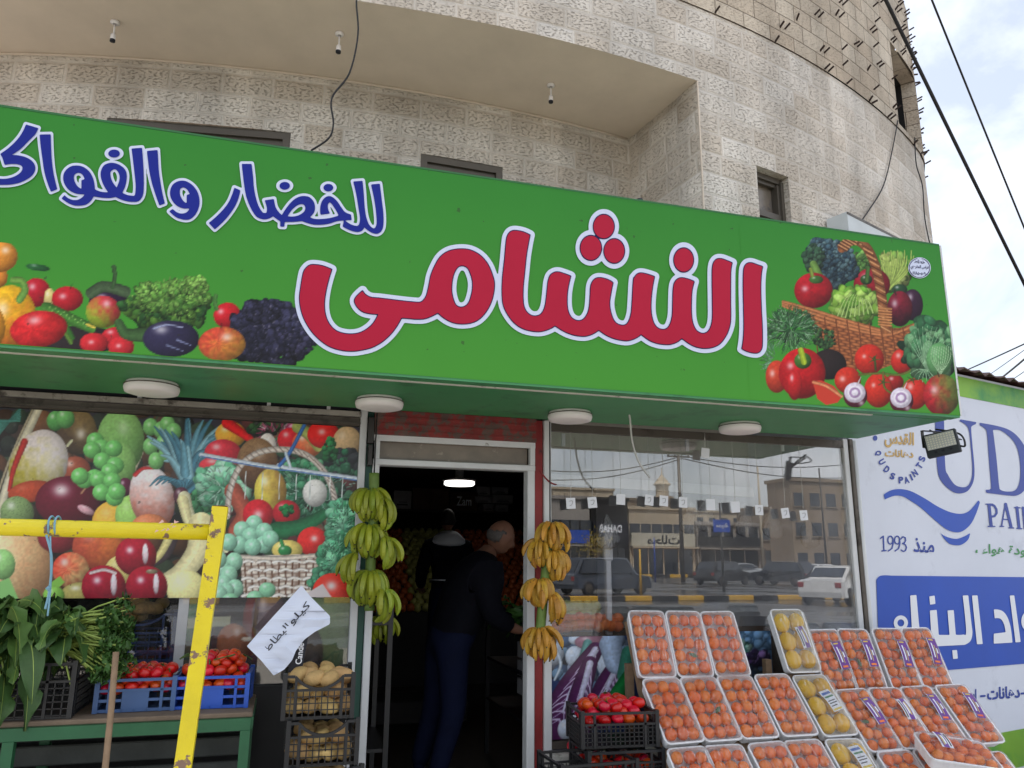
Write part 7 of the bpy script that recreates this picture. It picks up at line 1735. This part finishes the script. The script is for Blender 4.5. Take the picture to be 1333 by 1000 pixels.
p2 = person("person with a pale grey hood over a dark coat, back turned, deep in the shop", (float(P[0]), 8.2, .33), jo2, None, None, M['hair_dark'], Vector((.0,.06,1.68)), (0, 0, R(90)),
 [("coat", M['jacket'], TOP, .022), ("trousers", M['jeans'], LEG, .018), ("shoe", M['shoe'], ("ankL","toeL"), .014), ("shoe", M['shoe'], ("ankR","toeR"), .014)], False)
hd = skin_mesh("hood", {"a":(0,.0,1.42,.27,.165),"b":(0,-.03,1.50,.16,.13),"c":(0,-.05,1.57,.10,.09)}, [("a","b"),("b","c")], M['hoodie']); link("hood", hd, p2)
m_ = MB(); m_.tube([(.16*math.cos(a_)*1.15, .15*math.sin(a_), 1.06) for a_ in np.linspace(math.pi, 2*math.pi, 9)], .008, 6); m_.build("coat_stripe", M['label_white'], p2)

# ------------------------------------------------------------------ overhead cables on the right
def far_cable(pa, pb, ya, yb, r, label, sag=.25):
    a, b = Vector(at(*pa, ya)), Vector(at(*pb, yb)); d = b-a; a2 = a-d*.25; b2 = b+d*.6
    pts = []
    for i in range(21): t = i/20; p = a2+(b2-a2)*t; p.z -= sag*4*(t-.25/1.85)*(t-1.25/1.85)*-1*.5; pts.append(p)
    cable("power_cable", pts, r, label, group="cables over the street")
far_cable((1153,0),(1333,369),4.6,5.6,.016,"thick twisted black cable crossing the stone wall and the sky",.05)
far_cable((1213,0),(1333,296),5.2,6.2,.010,"thin black cable beside the thick twisted cable in the sky",.05)
far_cable((1258,482),(1333,448),9.5,7.5,.010,"upper cable running down to the paint shop's roof",.02)
far_cable((1282,492),(1333,456),9.5,7.5,.005,"hair-thin cable just under the upper roof cable",.02)
far_cable((1305,491),(1333,468),9.5,8.0,.014,"thick short cable nearest the roof edge of the paint shop",.02)
far_cable((1318,494),(1333,484),9.5,8.0,.006,"lowest thin cable over the paint shop's roof",.01)

# ------------------------------------------------------------------ the street behind, seen mirrored in the window
def mir(px, py, Yv):
    p = at(px, py, Yv); return np.array((p[0], 2*YF-p[1], p[2]))
p_ = MB(); p_.box((-60,-22.6,.0),(90,-21.2,.14)); tag(p_.build("median_strip", pmat("reddish_paving", rgb(120,84,76), .7, var=.2, vscale=1)), kind="structure")
p_ = MB(); p_.box((-80,-78,.0),(140,-64,.15)); tag(p_.build("far_pavement", pmat("pale_paving", rgb(176,140,96), .7, var=.15, vscale=.5)), kind="structure")
M['kerb_y'] = pmat("yellow_kerb_paint", rgb(206,160,40), .6, var=.15); M['kerb_b'] = pmat("black_kerb_paint", rgb(34,33,34), .6, var=.15)
for (y, z, x0, x1, st, nm, lb) in ((-21.05,.20,-20,46,1.2,"kerb","near kerb painted in yellow and black blocks along the road"),(-63.8,.30,-10,90,2.0,"kerb","far kerb painted in yellow and black blocks across the road")):
    m_ = MB(); x = x0; k = 0
    while x < x1: m_.box((x+.005,y-.15,0),(x+st-.005,y+.15,z), k % 2, bev=.02); x += st; k += 1
    tag(m_.build(nm, [M['kerb_y'], M['kerb_b']]), lb, "kerb")
def car(pos, rz, col, label, L_=4.4, W_=1.8, Hh=1.5, suv=True):
    t = thing("parked_car", label, "car", pos, rz, "cars on the street opposite"); mt = pmat("car_paint", col, .25, var=.03, coat=.6)
    l = L_/2; pr = [(-l,.30),(-l+.02,.62),(-l+.12,.86),(-l+.95,.98)] + ([(-l+1.45,Hh-.02),(-l+1.9,Hh),(l-.55,Hh-.03),(l-.15,1.0)] if suv else [(-l+1.65,Hh-.06),(-l+2.1,Hh),(l-1.35,Hh-.05),(l-.65,1.0)]) + [(l-.02,.92),(l,.5),(l-.05,.30)]
    sec = [(-.5,.93),(-.46,1.0),(.46,1.0),(.5,.93)]; mb = MB(); V = []; n = len(pr)
    for fy, k in sec:
        for x, z in pr:
            y = fy*W_*(1 if z < 1.0 else (.80 if abs(fy) == .5 else .78)); V.append((x*(k if abs(fy) == .5 else 1), y, z if abs(fy) < .5 or z < .4 else z-.03))
    F = [tuple(range(n)), tuple(range(4*n-1, 3*n-1, -1))]
    for r_ in range(3):
        for i in range(n): j = (i+1) % n; F.append((r_*n+i, r_*n+n+i, r_*n+n+j, r_*n+j))
    mb.add(V, F); mb.build("body", mt, t, True)
    gm = M['winglass']; a = 3; w_ = W_
    mb = MB(); p, q = pr[3], pr[4]; f = lambda t_, y: (p[0]+(q[0]-p[0])*t_-.012, y, p[1]+(q[1]-p[1])*t_+.012); mb.add([f(.1,-.36*w_),f(.1,.36*w_),f(.92,.34*w_),f(.92,-.34*w_)], [(0,1,2,3)]); mb.build("windscreen", gm, t)
    r6, r7 = pr[6], pr[7]
    for sy in (-1, 1):
        mb = MB(); mb.add([(pr[3][0]+.30, sy*(.508*w_), 1.03),(r7[0]-.18, sy*.508*w_, 1.03),(r6[0]-.10, sy*.430*w_, Hh-.12),(pr[4][0]+.14, sy*.430*w_, Hh-.12)], [(0,1,2,3)]); mb.build("side_window", gm, t)
        mb = MB(); mb.box((-l-.005, sy*.33*w_-.16,.64),(-l+.07, sy*.33*w_+.16,.78), bev=.02); mb.build("headlight", M['label_white'], t)
        mb = MB(); mb.box((pr[3][0]+.35, sy*.52*w_-.08,.98),(pr[3][0]+.5, sy*.52*w_+.08,1.1), bev=.02); mb.build("wing_mirror", mt, t)
        for x in (-l+.82, l-.82):
            mb = MB(); mb.lathe([(.0,-.10),(.24,-.10),(.32,-.09),(.335,-.04),(.335,.04),(.32,.09),(.24,.10),(0,.10)], 20, M=Matrix.Translation((x, sy*(.5*w_-.09), .335)) @ Matrix.Rotation(R(90), 4, 'X')); wo = mb.build("wheel", M['ink'], t)
            mb = MB(); mb.lathe([(0,-.106),(.2,-.104),(.21,-.10)], 14, M=Matrix.Translation((x, sy*(.5*w_-.09), .335)) @ Matrix.Rotation(R(90*sy), 4, 'X')); mb.build("rim", M['brownmetal'], wo)
    mb = MB(); p, q = pr[6], pr[7]; f = lambda t_, y: (p[0]+(q[0]-p[0])*t_+.014, y, p[1]+(q[1]-p[1])*t_+.014); mb.add([f(.12,-.34*w_),f(.12,.34*w_),f(.9,.36*w_),f(.9,-.36*w_)], [(0,1,2,3)]); mb.build("rear_window", gm, t)
    for sy in (-1, 1):
        mb = MB(); mb.box((l-.06, sy*.40*w_-.12,.66),(l+.006, sy*.40*w_+.12,.86), bev=.02); mb.build("tail_light", M['red_paint'], t)
    mb = MB(); mb.box((-l-.006,-.45,.42),(-l+.03,.45,.58), bev=.01); mb.build("grille", M['ink'], t)
    mb = MB(); mb.box((-l-.012,-.25,.40),(-l-.004,.25,.50)); mb.build("number_plate", M['label_white'], t)
def gpos(px, Yv): p = mir(px, 740, Yv); return (float(p[0]), float(p[1]), 0)
car(gpos(940, 50), R(155), rgb(28,28,32), "black car turning on the road, mirrored in the window before the blue road sign", 4.6, 1.85, 1.62)
car(gpos(1020, 48), R(70), rgb(40,42,46), "dark grey car facing the shop, mirrored in the window right of the black car", 4.5, 1.85, 1.66)
car(gpos(965, 70), R(10), rgb(150,154,160), "silver car farther away, mirrored in the window above the black car", 4.4, 1.75, 1.5, False)
car(gpos(1068, 54), R(100), rgb(206,208,212), "white car mirrored in the window behind the large white one", 4.3, 1.75, 1.5, False)
car(gpos(1094, 27), R(150), rgb(200,200,200), "large white car close to the kerb, mirrored at the window's far end", 4.5, 1.8, 1.5, False)
car(gpos(785, 36), R(165), rgb(52,60,74), "dark pickup-like car mirrored in the window behind the riper bananas", 4.8, 1.9, 1.75)
def block(px0, px1, py_top, Yv, depth, mt, label, floors=2, nwin=4, band=None, shop=True, cat="building"):
    a, b, c = mir(px0, 720, Yv), mir(px1, 720, Yv), mir((px0+px1)/2, py_top, Yv); x0, x1, y, h = float(a[0]), float(b[0]), float(a[1]), float(c[2])
    t = thing("street_building", label, cat, ((x0+x1)/2, y-depth/2, 0)); m = MB(); m.box((x0,y-depth,0),(x1,y,h)); m.box((x0-.2,y-depth-.2,h),(x1+.2,y+.2,h+.35)); wb(m, "wall", mt, t)
    if shop:
        m = MB(); m.box((x0+.4,y-.02,.1),(x1-.4,y+.03,2.9)); so_ = wb(m, "shop_window", M['winglass'], t)
        m = MB(); m.box((x0,y+.02,3.0),(x1,y+.9,3.15)); 
        for k in range(5): m.bar((x0+.3+(x1-x0-.6)*k/4,y+.05,.1),(x0+.3+(x1-x0-.6)*k/4,y+.05,3.0),.18,.12,hint=(1,0,0))
        wb(m, "canopy", mt, t)
    if band: m = MB(); m.box((x0+.1,y+.03,band[0]),(x1-.1,y+.25,band[1])); wb(m, "sign_band", band[2], t)
    for f in range(floors):
        z = (4.2 if shop else 1.2)+f*3.1
        if z+1.4 > h: break
        for k in range(nwin):
            x = x0+(x1-x0)*(k+.5)/nwin; m = MB(); m.box((x-.6,y-.02,z),(x+.6,y+.03,z+1.4)); w_ = wb(m, "window", M['winglass'], t); m = MB(); m.bar((x-.75,y+.08,z-.06),(x+.75,y+.08,z-.06),.12,.1); m.build("sill", mt, w_)
    return t, x0, x1, y, h
M['bwall1'] = pmat("beige_street_stone", rgb(140,124,106), .8, var=.2, vscale=.5); M['bwall2'] = pmat("grey_street_render", rgb(150,144,138), .8, var=.12, vscale=.4); M['bwall3'] = pmat("pale_street_stone", rgb(186,172,150), .8, var=.1, vscale=.4)
t, x0, x1, y, h = block(716, 768, 650, 74, 9, M['bwall2'], "low grey shop with a blue sign, mirrored at the window's door side", band=(3.3,4.6,M['blue_wall']))
t, x0, x1, y, h = block(770, 818, 652, 76, 9, M['inner_dark'], "dark shop front with a black sign, mirrored above the guavas", band=(3.6,5.6,M['ink']))
V, F = text_geo("DAHAB", .03); m = MB(); m.add([(x1-.8-(u)*(x1-x0-1.6), y+.262, 4.5+v*.8) for u, v in V], [f[::-1] for f in F]); wb(m, "sign_lettering", M['label_white'], t)
t, x0, x1, y, h = block(820, 905, 664, 78, 10, M['bwall3'], "long pale shop with a wide white sign and dark opening, mirrored behind the price tags", nwin=6, band=(3.2,4.6,pmat("cream_sign", rgb(190,186,170), .6)))
V, F = text_geo(shape_ar("المصطفى"), .03) if False else text_geo(shape_ar("محلات"), .03); m = MB(); m.add([(x1-2-(u)*(x1-x0-4), y+.262, 3.4+v*1.0) for u, v in V], [f[::-1] for f in F]); wb(m, "sign_lettering", M['ink'], t)
block(908, 990, 684, 80, 10, M['bwall2'], "grey flat-roofed shops mirrored behind the blue road sign", nwin=5, band=(3.4,4.4,M['inner_dark']))
block(992, 1032, 664, 82, 5, M['bwall1'], "beige building with few windows, mirrored behind the dark grey car", floors=3, nwin=3)
block(1034, 1118, 628, 70, 4, M['bwall1'], "tall beige stone building mirrored at the far end of the window", floors=3, nwin=4, shop=False)
block(640, 712, 640, 86, 12, M['bwall3'], "pale stone building behind the street, mostly out of the mirror's view", floors=3, nwin=4)
block(1125, 1300, 640, 74, 12, M['bwall2'], "grey stone building far along the street behind the camera", floors=3, nwin=6)
block(812, 880, 652, 110, 12, M['bwall1'], "beige upper storeys rising behind the long pale shop in the mirror", floors=3, nwin=6, shop=False)
block(720, 800, 638, 112, 12, M['bwall3'], "pale upper storeys far behind the dark shop in the mirror", floors=3, nwin=5, shop=False)
block(905, 1000, 668, 116, 12, M['bwall3'], "pale upper storeys far behind the grey flat-roofed shops", floors=3, nwin=6, shop=False)
mn = mir(862, 640, 130); tt = thing("minaret", "slender pale minaret mirrored above the roofs in the window", "minaret", (float(mn[0]), float(mn[1]), 0)); zt = float(mir(862,616,130)[2])
m = MB(); m.lathe([(1.6,0),(1.5,zt-6),(2.2,zt-5.6),(2.2,zt-5.2),(1.2,zt-5),(1.2,zt-2.4),(1.7,zt-2.2),(1.5,zt-2),(.9,zt-1.2),(.15,zt-.3),(.05,zt+1)], 12); m.build("tower", M['bwall3'], tt)
m = MB(); m.lathe([(2.05,zt-5.2),(2.05,zt-4.4),(1.95,zt-4.4),(1.95,zt-5.2)], 12); m.build("balcony_rail", M['bwall1'], tt)
def pole(px, py_top, Yv, r, nm, label, cat, mt, arm=None):
    b = mir(px, 720, Yv); c = mir(px, py_top, Yv); t = thing(nm, label, cat, (float(b[0]), float(b[1]), 0)); z = float(c[2]); m = MB(); m.tube([(0,0,0),(0,0,z)], [r*1.3, r*.8], 10); m.build("pole", mt, t)
    if arm: m = MB(); m.bar((-arm,0,z-.3),(arm,0,z-.3),.12); [m.lathe([(0,0),(.06,0),(.05,.2),(0,.22)], 8, M=Matrix.Translation((x,0,z-.24))) for x in (-arm*.9,-arm*.3,arm*.3,arm*.9)]; m.build("cross_arm", M['dark'], t)
    return t, z
pole(888, 590, 56, .14, "utility_pole", "grey utility pole with a cross arm mirrored in the middle of the window", "pole", M['brownmetal'], 1.0)
pole(993, 608, 62, .10, "lamp_post", "slim pale lamp post mirrored in the window above the dark grey car", "lamp post", M['bwall3'])
pole(1075, 610, 58, .08, "lamp_post", "slim dark lamp post mirrored before the tall beige building", "lamp post", M['dark'])
t, z = pole(940, 655, 38, .06, "road_sign", "blue road sign with white Arabic lettering on a dark post, mirrored in the window", "road sign", M['dark'])
c = mir(940, 685, 38); m = MB(); m.box((-.52,.08,float(c[2])-.34),(.52,.12,float(c[2])+.34), bev=.01); m.build("sign_plate", M['blue_wall'], t)
V, F = text_geo(shape_ar("مدينة"), .02) if 'ن' in AR else None; m = MB(); m.add([(.36-u*.72, .124, float(c[2])-.14+v*.3) for u, v in V], [f[::-1] for f in F]); m.build("sign_lettering", M['label_white'], t)
pole(833, 715, 33, .05, "bollard", "yellow bollard mirrored in the window beside the near kerb", "bollard", M['kerb_y']); pole(852, 700, 60, .05, "sign_post", "thin post of a small sign mirrored before the long pale shop", "sign post", M['blue_wall'])
for (pa, pb, ya, yb, lb) in (((700,612),(888,594),56,56,"upper mirrored street wire left of the utility pole"),((888,594),(1110,604),56,60,"upper mirrored street wire right of the utility pole"),((700,625),(888,597),58,56,"lower mirrored street wire left of the utility pole"),((888,597),(1110,622),56,62,"lower mirrored street wire right of the utility pole")):
    a, b = mir(*pa, ya), mir(*pb, yb); cable("street_wire", [Vector(a)+(Vector(b)-Vector(a))*k/10-Vector((0,0,.6*math.sin(math.pi*k/10))) for k in range(11)], .04, lb, group="wires over the street")
# a yellow-leaved street tree
tr = mir(775, 720, 50); tt = thing("street_tree", "small yellowish street tree mirrored in the window before the black sign", "tree", (float(tr[0]), float(tr[1]), 0)); m = MB(); m.tube([(0,0,0),(.05,0,1.2),(-.1,.1,2.2)], [.1,.08,.05], 8)
for k in range(6): m.tube([(-.05,.05,1.6+.1*k),(math.cos(k)*.6,math.sin(k)*.6,2.4+.15*k)], [.04,.015], 6)
m.build("trunk", M['wood'], tt); rr = random.Random(6); m = MB()
for i in range(700):
    p = Vector((rr.gauss(0,.5), rr.gauss(0,.5), 2.7+rr.gauss(0,.45))); leaf_v = [p+Vector((rr.uniform(-.09,.09),rr.uniform(-.09,.09),rr.uniform(-.09,.09))) for _ in range(3)]; m.add(leaf_v, [(0,1,2)])
m.build("crown", pmat("yellow_leaf", rgb(150,130,40), .6, var=.3), tt)
